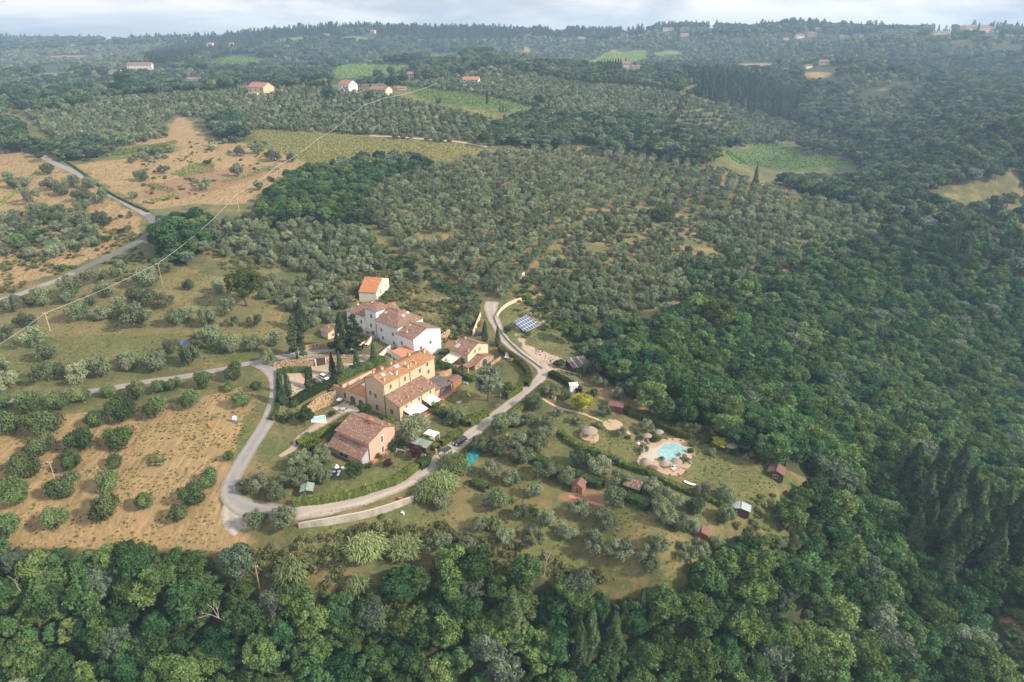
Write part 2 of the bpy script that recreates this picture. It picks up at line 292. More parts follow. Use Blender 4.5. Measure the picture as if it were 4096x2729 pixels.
def pv_mat():
    t = NT('solar_cells'); uv = t.n("UVMap"); br = t.n("TexBrick"); t.set(br.inputs['Vector'], uv.outputs[0]); br.offset = 0
    br.inputs['Scale'].default_value = 1; br.inputs['Brick Width'].default_value = 1.0; br.inputs['Row Height'].default_value = 1.0; br.inputs['Mortar Size'].default_value = .06
    br.inputs['Color1'].default_value = (.05, .075, .14, 1); br.inputs['Color2'].default_value = (.07, .10, .18, 1); br.inputs['Mortar'].default_value = (.55, .56, .58, 1)
    return t.finish(br.outputs['Color'], .25, spec=.6)
M['pv'] = pv_mat(); M['pv_blue'] = plain('blue_panel', (.07, .11, .30), .25, .1, spec=.6)
def foliage(name, c1, c2, rnd=1.0, trans=.25):
    t = NT(name); oi = t.n("ObjectInfo"); at = t.n("Attribute", attribute_name='tint')
    col = t.mix(c1, c2, t.math('MULTIPLY', oi.outputs['Random'], rnd)); g = t.n("CombineXYZ")
    for i in range(3): t.set(g.inputs[i], at.outputs['Fac'])
    col = t.mix(col, g.outputs[0], 1.0, 'MULTIPLY')
    hs = t.n("HueSaturation"); t.set(hs.inputs['Color'], col); hs.inputs['Saturation'].default_value = 1.0
    t.set(hs.inputs['Value'], t.math('ADD', t.math('MULTIPLY', t.math('FRACT', t.math('MULTIPLY', oi.outputs['Random'], 17.3)), .8), .6))
    d = t.n("BsdfDiffuse"); t.set(d.inputs[0], hs.outputs[0]); tr = t.n("BsdfTranslucent"); t.set(tr.inputs[0], hs.outputs[0])
    mx = t.n("MixShader"); mx.inputs[0].default_value = trans; t.t.links.new(d.outputs[0], mx.inputs[1]); t.t.links.new(tr.outputs[0], mx.inputs[2]); t.t.links.new(mx.outputs[0], t.out.inputs[0])
    return t.m
M['olive'] = foliage('olive_leaf', (.13, .175, .09), (.225, .255, .155)); M['broad'] = foliage('broad_leaf', (.040, .108, .045), (.125, .185, .06))
M['far_broad'] = foliage('far_leaf', (.04, .09, .05), (.13, .175, .08)); M['cypress'] = foliage('cypress_leaf', (.045, .075, .035), (.07, .10, .045), trans=.1)
M['olive_green'] = foliage('green_olive_leaf', (.10, .155, .06), (.15, .195, .085)); M['hedge'] = foliage('hedge_leaf', (.10, .15, .035), (.15, .18, .05)); M['hedge_dark'] = foliage('dark_hedge_leaf', (.06, .105, .035), (.09, .13, .045)); M['scrub'] = foliage('scrub_leaf', (.12, .14, .055), (.20, .20, .09))
M['purple'] = foliage('purple_leaf', (.075, .03, .035), (.09, .04, .04)); M['lime'] = foliage('lime_leaf', (.36, .38, .05), (.40, .40, .06)); M['silver'] = foliage('pale_leaf', (.26, .32, .20), (.30, .35, .22)); M['reed'] = foliage('reed_leaf', (.19, .25, .105), (.25, .30, .13))
M['vine'] = foliage('vine_leaf', (.15, .23, .05), (.20, .26, .07)); M['vine_dry'] = foliage('dry_vine_leaf', (.165, .19, .055), (.22, .225, .065)); M['broom'] = foliage('orange_leaf', (.42, .22, .04), (.5, .27, .05)); M['brown'] = foliage('dead_leaf', (.28, .17, .10), (.30, .2, .13)); M['grey_branch'] = foliage('bare_twig', (.25, .21, .18), (.28, .24, .2))

# ------------------------------------------------------------------ fields (colour of the land itself)
SX, SY, SZ = project(XX, YY, ZZ); FRONT = (SZ > 20)
def zone(*polys): 
    m = np.zeros(XX.shape)
    for p in polys: m = np.maximum(m, (inpoly(SX, SY, p) & FRONT) * 1.0)
    return m
P_straw = VP((-80,1000),(120,955),(250,945),(400,925),(500,905),(560,890),(585,960),(560,1020),(520,1090),(505,1150),(520,1190),(600,1250),(480,1270),(400,1260),(200,1265),(-80,1265))
P_upper = VP((150,383),(230,370),(330,362),(430,345),(400,332),(300,332),(290,315),(440,300),(560,330),(640,350),(700,372),(720,392),(650,410),(600,440),(560,470),(440,470),(345,482),(300,460),(200,400))
P_lroad = VP((-80,340),(60,350),(100,372),(160,402),(230,445),(300,484),(322,505),(318,535),(255,575),(150,622),(-80,690))
P_soil = VP((310,440),(400,410),(500,390),(620,380),(640,392),(560,420),(430,455),(345,465))
P_terr = VP((-80,695),(330,585),(520,640),(660,690),(640,770),(610,800),(450,850),(-80,905))
P_terrl = VP((-80,785),(430,772),(560,790),(560,815),(300,868),(-80,890))
P_slope = VP((700,690),(760,560),(900,600),(1040,650),(1115,690),(1105,760),(1020,790),(900,700))
P_grove = VP((840,400),(1000,375),(1150,350),(1300,330),(1450,350),(1620,375),(1900,455),(2080,505),(1900,600),(1700,640),(1300,690),(1180,690),(1020,620),(820,500))
P_lawn1 = [z1(*q) for q in ((1760,1040),(1900,960),(1830,860),(1860,800),(2040,890),(2140,980),(2175,1060),(2110,1140),(2000,1200),(1900,1130),(1840,1060))]
P_lawn2 = [z1(*q) for q in ((1340,1290),(1500,1160),(1650,1150),(1790,1340),(1620,1450),(1500,1430),(1370,1370))]
P_lawn3 = [z1(*q) for q in ((1190,1500),(1290,1440),(1400,1470),(1540,1500),(1500,1600),(1320,1640),(1180,1640))]
P_lawn4 = [z2(*q) for q in ((240,950),(600,850),(950,720),(1110,850),(1000,920),(620,1075),(250,1120))]
P_pool = [zB(*q) for q in ((-350,200),(0,90),(250,150),(600,250),(1100,360),(1500,520),(1850,590),(1980,740),(1800,850),(1700,1060),(1500,990),(1000,720),(560,560),(100,430))]
P_gard = VP((1085,1050),(1300,1090),(1450,1140),(1560,1230),(1640,1290),(1560,1350),(1400,1330),(1200,1290),(960,1230),(960,1190),(1050,1120))
P_park = [R5(*q) for q in ((-60,760),(600,560),(1500,560),(1900,600),(1900,740),(740,1300),(320,1450),(300,1000),(40,830))]
P_horse = [zA(*q) for q in ((130,300),(200,330),(260,430),(420,490),(560,540),(660,600),(560,660),(470,690),(420,650),(380,600),(270,520),(200,430))]
P_pen = [zA(*q) for q in ((300,260),(480,210),(640,330),(720,520),(640,560),(420,480),(290,400))]
FAR_G = (VP((615,93),(705,84),(718,90),(626,99)), VP((782,84),(864,86),(860,97),(790,95)), VP((1500,120),(1560,116),(1570,124),(1505,128)), VP((60,170),(150,165),(160,174),(70,180)), VP((2060,130),(2130,126),(2140,136),(2070,140)), VP((980,128),(1060,124),(1070,133),(985,137)))
FAR_D = (VP((92,126),(205,127),(205,133),(92,133)), VP((130,146),(188,148),(188,154),(130,153)), VP((1038,146),(1070,148),(1068,156),(1038,154)), VP((1687,84),(1720,85),(1720,91),(1687,91)), VP((2182,91),(2236,91),(2236,97),(2182,97)), VP((1180,112),(1240,108),(1250,116),(1185,120)), VP((1985,205),(2050,200),(2060,212),(1990,216)), VP((1560,196),(1610,192),(1620,202),(1565,205)))
P_band = (VP((-80,762),(440,765),(600,774),(600,783),(440,775),(-80,773)), VP((0,700),(250,714),(520,722),(520,728),(250,721),(0,708)), VP((240,655),(420,665),(560,672),(560,678),(420,672),(240,662)), VP((560,884),(600,905),(600,960),(570,960),(590,910),(550,892)))
dry = np.clip(zone(P_straw, P_upper, P_lroad, *P_band, *FAR_D) + .6 * zone(P_terr) + .42 * zone(P_grove) + .42 * zone(P_slope) + .30 * zone(P_pool) + .5 * zone(P_gard) + .42 * zone(VP((2110,440),(2250,415),(2354,400),(2354,440),(2200,465)))
    + zone(VP((200,290),(420,285),(440,300),(300,305)), VP((1690,148),(1780,144),(1795,155),(1700,158)), VP((1370,132),(1440,103),(1472,98),(1405,125)), VP((1300,84),(1350,86),(1350,90),(1300,88)), VP((1410,194),(1490,200),(1410,203)),
      VP((1620,345),(1700,330),(1720,335),(1640,352)), VP((1840,163),(1920,168),(1935,182),(1850,180)), VP((2300,1420),(2400,1410),(2400,1600),(2330,1500)),
      VP((380,265),(430,268),(450,300),(430,305)), [zA(*q) for q in ((880,820),(1000,800),(1200,860),(1500,930),(1440,1010),(1300,1050),(1130,950),(940,940))], VP((1180,690),(1250,650),(1330,640),(1330,680),(1230,740)), [zB(*q) for q in ((2000,620),(2100,540),(2210,600),(2150,680))]), 0, 1)
lawn = np.clip(zone(P_lawn1, P_lawn2, P_lawn3) + .85 * zone(P_lawn4) + .8 * zone(P_pool) + .55 * zone(P_terr) + .8 * zone(P_terrl) + .55 * zone(P_gard) + .6 * zone(P_pen)
    + zone(VP((500,1180),(560,960),(640,880),(660,900),(620,1000),(560,1090)), VP((1150,790),(1160,700),(1200,700),(1250,760),(1310,800),(1200,790)), VP((700,1240),(700,1215),(940,1180),(960,1200),(800,1250)), VP((690,1205),(700,1192),(940,1135),(945,1150))), 0, 1)
earth = np.clip(zone(P_soil) + .25 * zone(P_gard) + .3 * zone(P_grove) + .9 * zone([zB(*q) for q in ((-300,900),(0,880),(200,830),(300,1000),(0,960))]) + .9 * zone([zB(*q) for q in ((2000,620),(2100,540),(2210,600),(2150,680))])
    + zone([zB(*q) for q in ((2150,950),(2290,950),(2240,1080),(2130,1090))], [zB(*q) for q in ((2000,1180),(2120,1170),(2090,1300),(1960,1310))], [R5(*q) for q in ((640,1480),(1180,1200),(1260,1500),(700,1568))], [R3(*q) for q in ((200,200),(460,190),(330,330),(190,360))]), 0, 1)
sand = np.clip(zone(P_park, P_horse) + .7 * zone([zA(*q) for q in ((350,150),(460,200),(280,290),(130,300),(120,250))]) + .8 * zone(VP((520,1180),(620,1180),(600,1215),(540,1225))), 0, 1)
vineg = zone(*FAR_G, VP((770,180),(760,160),(800,148),(945,150),(930,166),(870,180)), VP((478,138),(560,128),(625,140),(560,156),(490,153)), VP((1335,150),(1400,122),(1490,116),(1482,136),(1420,148)), VP((935,195),(1010,200),(1110,220),(1230,242),(1265,256),(1150,252),(1010,238),(950,215)),
             VP((1640,352),(1730,342),(1722,325),(1745,322),(1850,350),(1970,375),(1930,388),(1800,390),(1700,378)), VP((1320,195),(1400,200),(1390,206),(1330,203)), VP((2300,330),(2354,320),(2354,330)))
viney = zone(VP((1010,242),(1090,254),(1185,268),(1170,279),(1080,266)), VP((590,298),(800,310),(1060,333),(1110,345),(1080,362),(900,388),(760,378),(690,366),(640,346),(565,305)), VP((130,310),(100,300)) )
stone_pools = []
def blur(m, k=2):
    for _ in range(k):
        p = np.pad(m, 1, mode='edge'); m = (p[:-2, 1:-1] + p[2:, 1:-1] + p[1:-1, :-2] + p[1:-1, 2:] + 2 * p[1:-1, 1:-1]) / 6
    return m
P_wood = [VP((-80,1290),(60,1270),(290,1275),(480,1310),(560,1330),(620,1430),(740,1450),(850,1440),(930,1420),(990,1340),(1180,1320),(1420,1390),(1560,1380),(1640,1340),(1760,1270),(1850,1230),(1880,1110),(1760,1060),(1690,1020),(1560,970),(1430,900),(1350,840),(1300,770),(1250,690),(1400,735),(1520,710),(1700,660),(1850,610),(2000,560),(2120,520),(2500,530),(2500,1700),(-80,1700)),
    VP((600,470),(660,400),(760,380),(880,362),(1010,370),(900,405),(835,440),(850,510),(780,510),(640,515)), VP((355,515),(420,500),(480,510),(470,570),(430,610),(375,600))]
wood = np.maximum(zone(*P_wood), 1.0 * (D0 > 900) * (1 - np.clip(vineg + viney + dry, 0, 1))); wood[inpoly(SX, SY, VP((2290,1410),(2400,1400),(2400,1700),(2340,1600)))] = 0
dry, lawn, earth, sand, wood = blur(dry), blur(lawn), blur(earth), blur(sand, 1), blur(wood, 2)
t = NT('land'); za = t.n("Attribute", attribute_name='za'); zb = t.n("Attribute", attribute_name='zb'); s1 = t.n("SeparateColor"); s2 = t.n("SeparateColor"); t.set(s1.inputs[0], za.outputs['Color']); t.set(s2.inputs[0], zb.outputs['Color'])
nA = t.noise(.09, 9, rough=.7); nB = t.noise(.75, 8, rough=.78); nC = t.noise(3.2, 5, rough=.75); nD = t.noise(.03, 4)
def zmask(sock, k=.9, n=None): return t.ramp(t.math('ADD', sock, t.math('MULTIPLY', t.math('SUBTRACT', n or nB, .5), k)), .38, .62)
mpS = t.n('Mapping'); mpS.inputs['Rotation'].default_value = (0, 0, .6); mpS.inputs['Scale'].default_value = (1.3, .10, 1); t.set(mpS.inputs[0], t.n('NewGeometry').outputs['Position']); nS = t.noise(.8, 5, mpS.outputs[0], .7)
wild = t.mix(t.mix((.060, .085, .028), (.115, .125, .045), t.ramp(nC, .3, .7)), (.25, .18, .09), t.math('MULTIPLY', t.ramp(t.math('ADD', t.math('MULTIPLY', nA, .6), t.math('MULTIPLY', nB, .4)), .46, .6), .8))
dryc = t.mix(t.mix((.36, .235, .115), (.265, .19, .09), t.ramp(nA, .35, .65)), (.13, .115, .05), t.math('MULTIPLY', t.ramp(nB, .48, .68), .8)); dryc = t.mix(dryc, (.44, .32, .19), t.math('MULTIPLY', t.ramp(nC, .5, .72), .55)); dryc = t.mix(dryc, (.22, .12, .07), t.math('MULTIPLY', t.ramp(nA, .58, .7), .45))
dryc = t.mix(dryc, (.175, .15, .075), t.math('MULTIPLY', t.ramp(nS, .5, .62), .6)); dryc = t.mix(dryc, (.46, .33, .18), t.math('MULTIPLY', t.ramp(nS, .47, .36), .5))
lawnc = t.mix(t.mix((.08, .105, .03), (.165, .155, .065), t.ramp(nB, .38, .62)), (.24, .19, .085), t.math('MULTIPLY', t.ramp(nA, .48, .7), .6)); lawnc = t.mix(lawnc, (.05, .075, .02), t.math('MULTIPLY', t.ramp(nC, .45, .68), .6)); lawnc = t.mix(lawnc, (.27, .22, .10), t.math('MULTIPLY', t.ramp(nB, .55, .7), .5))
earthc = t.mix((.29, .185, .11), (.21, .13, .075), t.ramp(nB, .35, .65)); sandc = t.mix((.46, .37, .28), (.36, .29, .22), t.ramp(nB, .3, .7))
col = t.mix(wild, dryc, zmask(s1.outputs[0], 1.1, nA)); col = t.mix(col, lawnc, zmask(s1.outputs[1], .7)); col = t.mix(col, earthc, zmask(s1.outputs[2], .8, nA)); col = t.mix(col, sandc, zmask(s2.outputs[0], .3))
col = t.mix(col, t.mix((.10, .19, .05), (.15, .22, .065), nB), zmask(s2.outputs[1], .1)); col = t.mix(col, t.mix((.26, .20, .08), (.17, .17, .06), t.ramp(nB, .35, .65)), zmask(s2.outputs[2], .1))
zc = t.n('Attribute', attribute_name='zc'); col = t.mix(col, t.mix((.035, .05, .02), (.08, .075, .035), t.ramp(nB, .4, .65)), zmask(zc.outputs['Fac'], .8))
mat_land = t.finish(col, .95, bump=t.math('ADD', nB, t.math('MULTIPLY', nC, .5)), bs=.7, bd=.35)
ny, nx = XX.shape; ii = (np.arange(ny - 1)[:, None] * nx + np.arange(nx - 1)[None]).ravel()
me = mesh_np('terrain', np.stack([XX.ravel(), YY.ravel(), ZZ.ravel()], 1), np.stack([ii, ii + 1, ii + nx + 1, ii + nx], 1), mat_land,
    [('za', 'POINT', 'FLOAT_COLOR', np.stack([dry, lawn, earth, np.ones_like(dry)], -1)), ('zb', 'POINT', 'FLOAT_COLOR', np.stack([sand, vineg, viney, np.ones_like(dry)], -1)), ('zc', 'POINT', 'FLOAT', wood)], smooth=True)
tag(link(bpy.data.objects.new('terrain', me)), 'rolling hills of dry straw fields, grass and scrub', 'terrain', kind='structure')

# ------------------------------------------------------------------ roads and paths
def spline(P, step):
    P = np.asarray(P, float); P = np.vstack([2 * P[0] - P[1], P, 2 * P[-1] - P[-2]]); out = []
    for i in range(1, len(P) - 2):
        n_ = max(2, int(np.linalg.norm(P[i+1] - P[i]) / step)); u = np.linspace(0, 1, n_, endpoint=False)[:, None]
        a, b, c, d = P[i-1], P[i], P[i+1], P[i+2]; out.append(.5 * ((2*b) + (c-a)*u + (2*a-5*b+4*c-d)*u**2 + (3*b-a-3*c+d)*u**3))
    return np.vstack(out + [P[-2:-1]])
BLOCK = []           # (polyline, clearance) kept free of trees
def path_pts(S, step=1.0): return spline(ground(S)[:, :2], step)
def normals(C):
    T = np.gradient(C, axis=0); T /= np.linalg.norm(T, axis=1)[:, None] + 1e-9; return np.stack([-T[:, 1], T[:, 0]], 1)
LAT = []
def ribbon(name, S, width, mat, label, lift=.07, cat='road', kind='structure', C=None, wob=.25, clear=None):
    C = path_pts(S) if C is None else C; N = normals(C); m = len(C); K = 7
    w = np.asarray(width) if np.ndim(width) else np.full(2, width); w = np.interp(np.linspace(0, 1, m), np.linspace(0, 1, len(w)), w)
    w = w + (smooth_noise(C[:, 0], C[:, 1], 3, 7) * wob * 2); u = np.linspace(-.5, .5, K)
    X = C[:, None, :] + N[:, None, :] * (w[:, None] * u[None])[..., None]; Z = hgt(X[..., 0], X[..., 1]) + lift
    Vv = np.concatenate([X, Z[..., None]], -1).reshape(-1, 3); i = (np.arange(m - 1)[:, None] * K + np.arange(K - 1)[None]).ravel()
    me = mesh_np(name, Vv, np.stack([i, i + 1, i + K + 1, i + K], 1)[:, ::-1], mat, [('lat', 'POINT', 'FLOAT', np.tile(np.abs(u) * 2, m))], smooth=True)
    BLOCK.append((C, float(w.max()) / 2 + (1.5 if clear is None else clear))); return tag(link(bpy.data.objects.new(name, me)), label, cat, kind=kind)
def road_mat(name, a, b, c):
    t = NT(name); f = t.ramp(t.noise(.35, 6), .35, .7); g = t.ramp(t.noise(3, 5), .3, .75); la = t.n("Attribute", attribute_name='lat').outputs['Fac']; base_ = t.mix(t.mix(a, b, f), c, t.math('MULTIPLY', g, .5))
    tr_ = t.ramp(t.math('ABSOLUTE', t.math('SUBTRACT', la, .5)), .0, .28); base_ = t.mix(t.mix(base_, c, .55), base_, tr_)
    ed = t.ramp(t.math('ADD', la, t.math('MULTIPLY', t.math('SUBTRACT', t.noise(1.1, 6, rough=.7), .5), 1.3)), .78, .98); return t.finish(t.mix(base_, (.22, .17, .10), t.math('MULTIPLY', ed, .85)), .9, bump=g, bs=.3)
M['yard'] = road_mat('yard_gravel', (.33, .26, .20), (.27, .21, .165), (.40, .33, .27)); M['asphalt'] = road_mat('asphalt', (.255, .245, .24), (.19, .185, .185), (.32, .30, .285)); M['asphalt_new'] = road_mat('dark_asphalt', (.13, .13, .145), (.11, .11, .12), (.17, .17, .17)); M['gravel'] = road_mat('gravel', (.33, .29, .255), (.24, .22, .20), (.44, .39, .34)); M['sandpath'] = road_mat('sand', (.46, .34, .235), (.37, .275, .19), (.56, .43, .31))
ribbon('road', VP((90,352),(110,368),(160,391),(200,412),(240,440),(290,466),(338,494)), 4.6, M['asphalt'], 'pale asphalt country road running down the left hillside', wob=.1)
ribbon('road', VP((338,494),(352,508),(356,522),(345,537),(320,555),(270,581),(200,613),(168,628)), 4.4, M['asphalt_new'], 'dark resurfaced bend of the country road', lift=.08, wob=.1)
ribbon('road', VP((168,628),(130,645),(60,672),(-20,698),(-90,725)), 4.4, M['asphalt'], 'pale lower end of the country road at the left edge', wob=.1)
ribbon('road', VP((-60,945),(31,921),(120,909),(219,899),(284,888),(350,876),(424,866),(513,849),(561,838),(600,832)), 3.2, M['asphalt'], 'narrow grey lane between two rows of olives')
C_main = path_pts(VP((592,834),(614,845),(630,862),(637,885),(636,915),(624,950),(602,990),(576,1030),(552,1070),(535,1100),(528,1125),(536,1148),(560,1165),(600,1174),(650,1179),(690,1177)))
ribbon('road', None, [6, 5.0, 4.6, 4.4, 4.6, 5.2, 4.6], M['asphalt'], 'grey road curving down round the hamlet to the hairpin', C=C_main, lift=.08)
ribbon('road', VP((685,1177),(740,1170),(812,1153),(870,1133),(934,1107),(985,1076),(1043,1030),(1080,1000),(1120,970),(1153,944),(1200,906),(1232,880),(1247,860),(1238,842),(1212,822),(1180,800),(1155,775),(1142,748),(1133,728),(1128,706),(1132,694)), [4.6, 4.8, 4.6, 4.2, 3.8, 3.8, 4, 6.5], M['gravel'], 'pale gravel road climbing past the parked cars', lift=.09)
ribbon('road', VP((590,836),(620,828),(650,821),(700,811),(750,803),(792,799),(812,806)), [5, 4, 4, 4.5, 5, 6, 5], M['asphalt'], 'driveway along the iron railing to the white villa', lift=.10)
ribbon('road', VP((540,1150),(534,1180),(536,1205),(550,1222)), [5, 6, 5, 3], M['gravel'], 'gravel lay-by spreading below the hairpin', lift=.06)
ribbon('path', [zA(*q) for q in ((400,930),(500,990),(600,1032),(750,1062),(850,1100),(930,1132),(985,1160))], 1.1, M['sandpath'], 'thin sandy footpath crossing the pool garden', cat='path', clear=.5)
ribbon('path', [zA(*q) for q in ((1140,1190),(1190,1235),(1230,1275))], 1.1, M['sandpath'], 'short sandy path from gravel circle to pool steps', cat='path', clear=.5)
ribbon('path', [z2(*q) for q in ((-190,770),(-60,690),(20,600),(150,530),(300,440),(400,380))], [1.5, 2.5, 4, 6, 5, 4], M['yard'], 'gravel yard beside the small raised pool', cat='path')
# trodden track beside the middle vineyard
ribbon('track', VP((850,312),(950,318),(1050,326),(1120,338)), 3.5, M['sandpath'], 'pinkish dirt track above the middle vineyard', cat='track')

# ------------------------------------------------------------------ foliage meshes
rs = np.random.RandomState(11)
def leafquads(P, Nrm, size, r, jit=.5, aspect=1.35):
    k = len(P); Nn = Nrm + r.normal(0, jit, (k, 3)); Nn /= np.linalg.norm(Nn, axis=1)[:, None] + 1e-9
    a = np.cross(Nn, r.normal(0, 1, (k, 3))); a /= np.linalg.norm(a, axis=1)[:, None] + 1e-9; b = np.cross(Nn, a)
    s = (size * r.uniform(.6, 1.3, k))[:, None]; a = a * s * aspect / 2; b = b * s / 2
    q = np.stack([P - a - b * .4, P + b * .8 - a * .1, P + a, P - b], 1); return q.reshape(-1, 3)
def cloud(lobes, per_area, size, r, jit=.45, flat=.25):
    Pp, Nn, T = [], [], []
    for c, rad in lobes:
        c = np.asarray(c, float); rad = np.asarray(rad, float) * np.ones(3); k = max(8, int(per_area * rad[0] * rad[1]))
        d = r.normal(0, 1, (k, 3)); d[:, 2] += flat; d /= np.linalg.norm(d, axis=1)[:, None]
        u = 1 + r.normal(-.06, .17, k); Pp.append(c + d * rad * u[:, None]); Nn.append(d); T.append(np.clip(r.uniform(.72, 1.28) * (1 + r.normal(0, .12, k)), .45, 1.6))
    Pp = np.vstack(Pp); return leafquads(Pp, np.vstack(Nn), size, r, jit), np.concatenate(T)
def crown_mesh(name, lobes, per_area, size, mat, r, **kw):
    Vv, T = cloud(lobes, per_area, size, r, **kw); return mesh_np(name, Vv, np.arange(len(Vv)).reshape(-1, 4), mat, [('tint', 'FACE', 'FLOAT', T)])
def limb(mb, p, q, r0, r1, n=5): mb.tube(p, q, r0, r1, n)
def trunk_mesh(name, h, r0, tips, mat, r, lean=.3):
    mb = MB(); base = Vector((0, 0, -.6)); fork = Vector((r.uniform(-lean, lean), r.uniform(-lean, lean), h)); limb(mb, base, fork, r0 * 1.25, r0 * .75, 7)
    for tp in tips: 
        mid = fork.lerp(Vector(tp), .5) + Vector((r.uniform(-.2, .2), r.uniform(-.2, .2), .15)); limb(mb, fork, mid, r0 * .55, r0 * .35); limb(mb, mid, tp, r0 * .35, r0 * .12)
    me = bpy.data.meshes.new(name); me.from_pydata(mb.v, [], mb.f); me.materials.append(mat); return me
def olive_proto(i, far=False, mat=None, comp=1.0):
    r = np.random.RandomState(100 + i); L = []
    k = 9 if far else r.randint(17, 28); ex, ey, gx_ = r.uniform(.85, 1.2), r.uniform(.8, 1.15), r.uniform(0, 6.28)
    for j in range(k):
        a = r.uniform(0, 6.283); q = math.sqrt(r.uniform(0, 1)) * (1.12 - .35 * max(0, math.cos(a - gx_))); zz = r.uniform(-1, 1) * math.sqrt(max(0, 1 - q * q * .7)); s = r.uniform(.5, 1.2) * (1.35 if far else 1)
        L.append(((q * 2.3 * math.cos(a) * ex, q * 2.3 * math.sin(a) * ey, 2.75 + zz * 1.6), (s, s, s)))
    if comp != 1: L = [((c[0] * comp, c[1] * comp, (c[2] - 2.75) * comp + 2.75), tuple(x * 1.25 for x in q_)) for c, q_ in L]
    cr = crown_mesh('olive_crown', L, 60 if far else 200, .85 if far else .31, mat or M['olive'], r)
    return cr, trunk_mesh('olive_trunk', .9, .24, [L[j][0] for j in range(4)], M['bark'], r)
def broad_proto(i, far=False, mat=None, tall=1.0):
    r = np.random.RandomState(200 + i); L = []; k = 12 if far else 58
    for j in range(k):
        a = r.uniform(0, 6.283); q = math.sqrt(r.uniform(0, 1)); zz = r.uniform(-.9, 1) * math.sqrt(max(0, 1 - q * q * .85)); s = r.uniform(.8, 1.65) * 1.35 if far else r.uniform(.5, 1.3)
        L.append(((q * 3.1 * math.cos(a), q * 3.1 * math.sin(a), 6.6 * tall + zz * 3.6 * tall), (s * r.uniform(.8, 1.3), s * r.uniform(.8, 1.3), s * .8)))
    cr = crown_mesh('broad_crown', L, 42 if far else 120, 1.25 if far else .45, mat or M['far_broad' if far else 'broad'], r, flat=.4, jit=.6)
    return cr, trunk_mesh('broad_trunk', 3.2, .28, [L[j][0] for j in range(5)], M['bark'], r, .5)
def spindle_proto(i, w=1.1, h=12.0, n=2400, size=.32, mat=None, rough=.16, base=.5, pw=.75, name='cypress_crown'):
    r = np.random.RandomState(300 + i); z = r.uniform(0, 1, n) ** 1.0; a = r.uniform(0, 6.283, n); prof = np.minimum(1, (z + .05) / .16) * (1 - z) ** pw * 1.25; prof = np.minimum(prof, 1)
    bump = 1 + rough * np.sin(a * 3 + z * 9 + i) + rough * .8 * np.sin(a * 5 - z * 21) ; rr = prof * w * bump * (1 - np.abs(r.normal(0, .08, n)))
    P = np.stack([rr * np.cos(a), rr * np.sin(a), base + z * h], 1); Nn = np.stack([np.cos(a), np.sin(a), np.full(n, .35)], 1)
    T = np.clip(1 + .22 * np.sin(a * 4 + z * 7) + r.normal(0, .15, n), .5, 1.6)
    Vv = leafquads(P, Nn, size, r, .35); cr = mesh_np(name, Vv, np.arange(len(Vv)).reshape(-1, 4), mat or M['cypress'], [('tint', 'FACE', 'FLOAT', T)])
    return cr, trunk_mesh('cypress_trunk', h * .55, .22, [], M['bark'], r, .02)
def conifer_proto(i, w=3.0, h=13.0):
    r = np.random.RandomState(350 + i); L = []
    for j in range(46):
        z = r.uniform(.06, 1); a = r.uniform(0, 6.283); q = (1 - z) ** .8 * w * r.uniform(.45, 1.05); s = r.uniform(.55, 1.1) * (1.15 - z * .6); L.append(((q * math.cos(a), q * math.sin(a), 1.2 + z * h), (s, s, s * .55)))
    cr = crown_mesh('conifer_crown', L, 190, .36, M['cypress'], r, flat=.5); return cr, trunk_mesh('conifer_trunk', h * .8, .32, [], M['bark'], r, .1)
def bush_proto(i, mat=None, name='bush_leaves', dens=110, size=.3):
    r = np.random.RandomState(400 + i); L = []
    for j in range(9):
        a = r.uniform(0, 6.283); q = r.uniform(0, .75); s = r.uniform(.35, .6); L.append(((q * math.cos(a), q * math.sin(a), .35 + r.uniform(0, .6)), (s, s, s * .85)))
    return crown_mesh(name, L, dens, size, mat or M['scrub'], r)
def reed_mesh(i, n=420, h=5.0, w=2.0):
    r = np.random.RandomState(500 + i); Vv, F, T = [], [], []
    for j in range(n):
        a0 = r.uniform(0, 6.283); q0 = math.sqrt(r.uniform(0, 1)) * w * .85; ox, oy = q0 * math.cos(a0), q0 * math.sin(a0); a = r.uniform(0, 6.283); q = 0; dx, dy = math.cos(a), math.sin(a); hh = h * r.uniform(.45, 1.05) * (1 - .35 * q0 / w); out = r.uniform(.35, 1.2) * min(w, 2.4)
        px, py = -dy * .08, dx * .08; pts = [(q*dx, q*dy, .0), (q*dx + out*.25*dx, q*dy + out*.25*dy, hh*.7), (q*dx + out*.6*dx, q*dy + out*.6*dy, hh), (q*dx + out*1.05*dx, q*dy + out*1.05*dy, hh*.88)]
        for (p, w0), (p2, w1) in zip(zip(pts, (.5, 1.0, 1.6)), zip(pts[1:], (1.0, 1.6, .3))):
            p = (p[0] + ox, p[1] + oy, p[2]); p2 = (p2[0] + ox, p2[1] + oy, p2[2]); k = len(Vv); Vv += [(p[0]-px*w0, p[1]-py*w0, p[2]), (p[0]+px*w0, p[1]+py*w0, p[2]), (p2[0]+px*w1, p2[1]+py*w1, p2[2]), (p2[0]-px*w1, p2[1]-py*w1, p2[2])]; F.append((k, k+1, k+2, k+3)); T.append(r.uniform(.7, 1.3))
    return mesh_np('reed_leaves', np.array(Vv), F, M['reed'], [('tint', 'FACE', 'FLOAT', T)])
GREEN_OLIVES = [olive_proto(60 + i, mat=M['olive_green'], comp=.85) for i in range(4)]; BM = [M['broad']] * 4 + [foliage('pale_broad_leaf', (.095, .17, .055), (.16, .22, .075)), foliage('grey_broad_leaf', (.10, .145, .095), (.155, .195, .13))]; FM = [M['far_broad']] * 2 + [foliage('far_pale_leaf', (.13, .18, .08), (.18, .22, .11)), foliage('far_grey_leaf', (.11, .15, .11), (.16, .20, .15))]
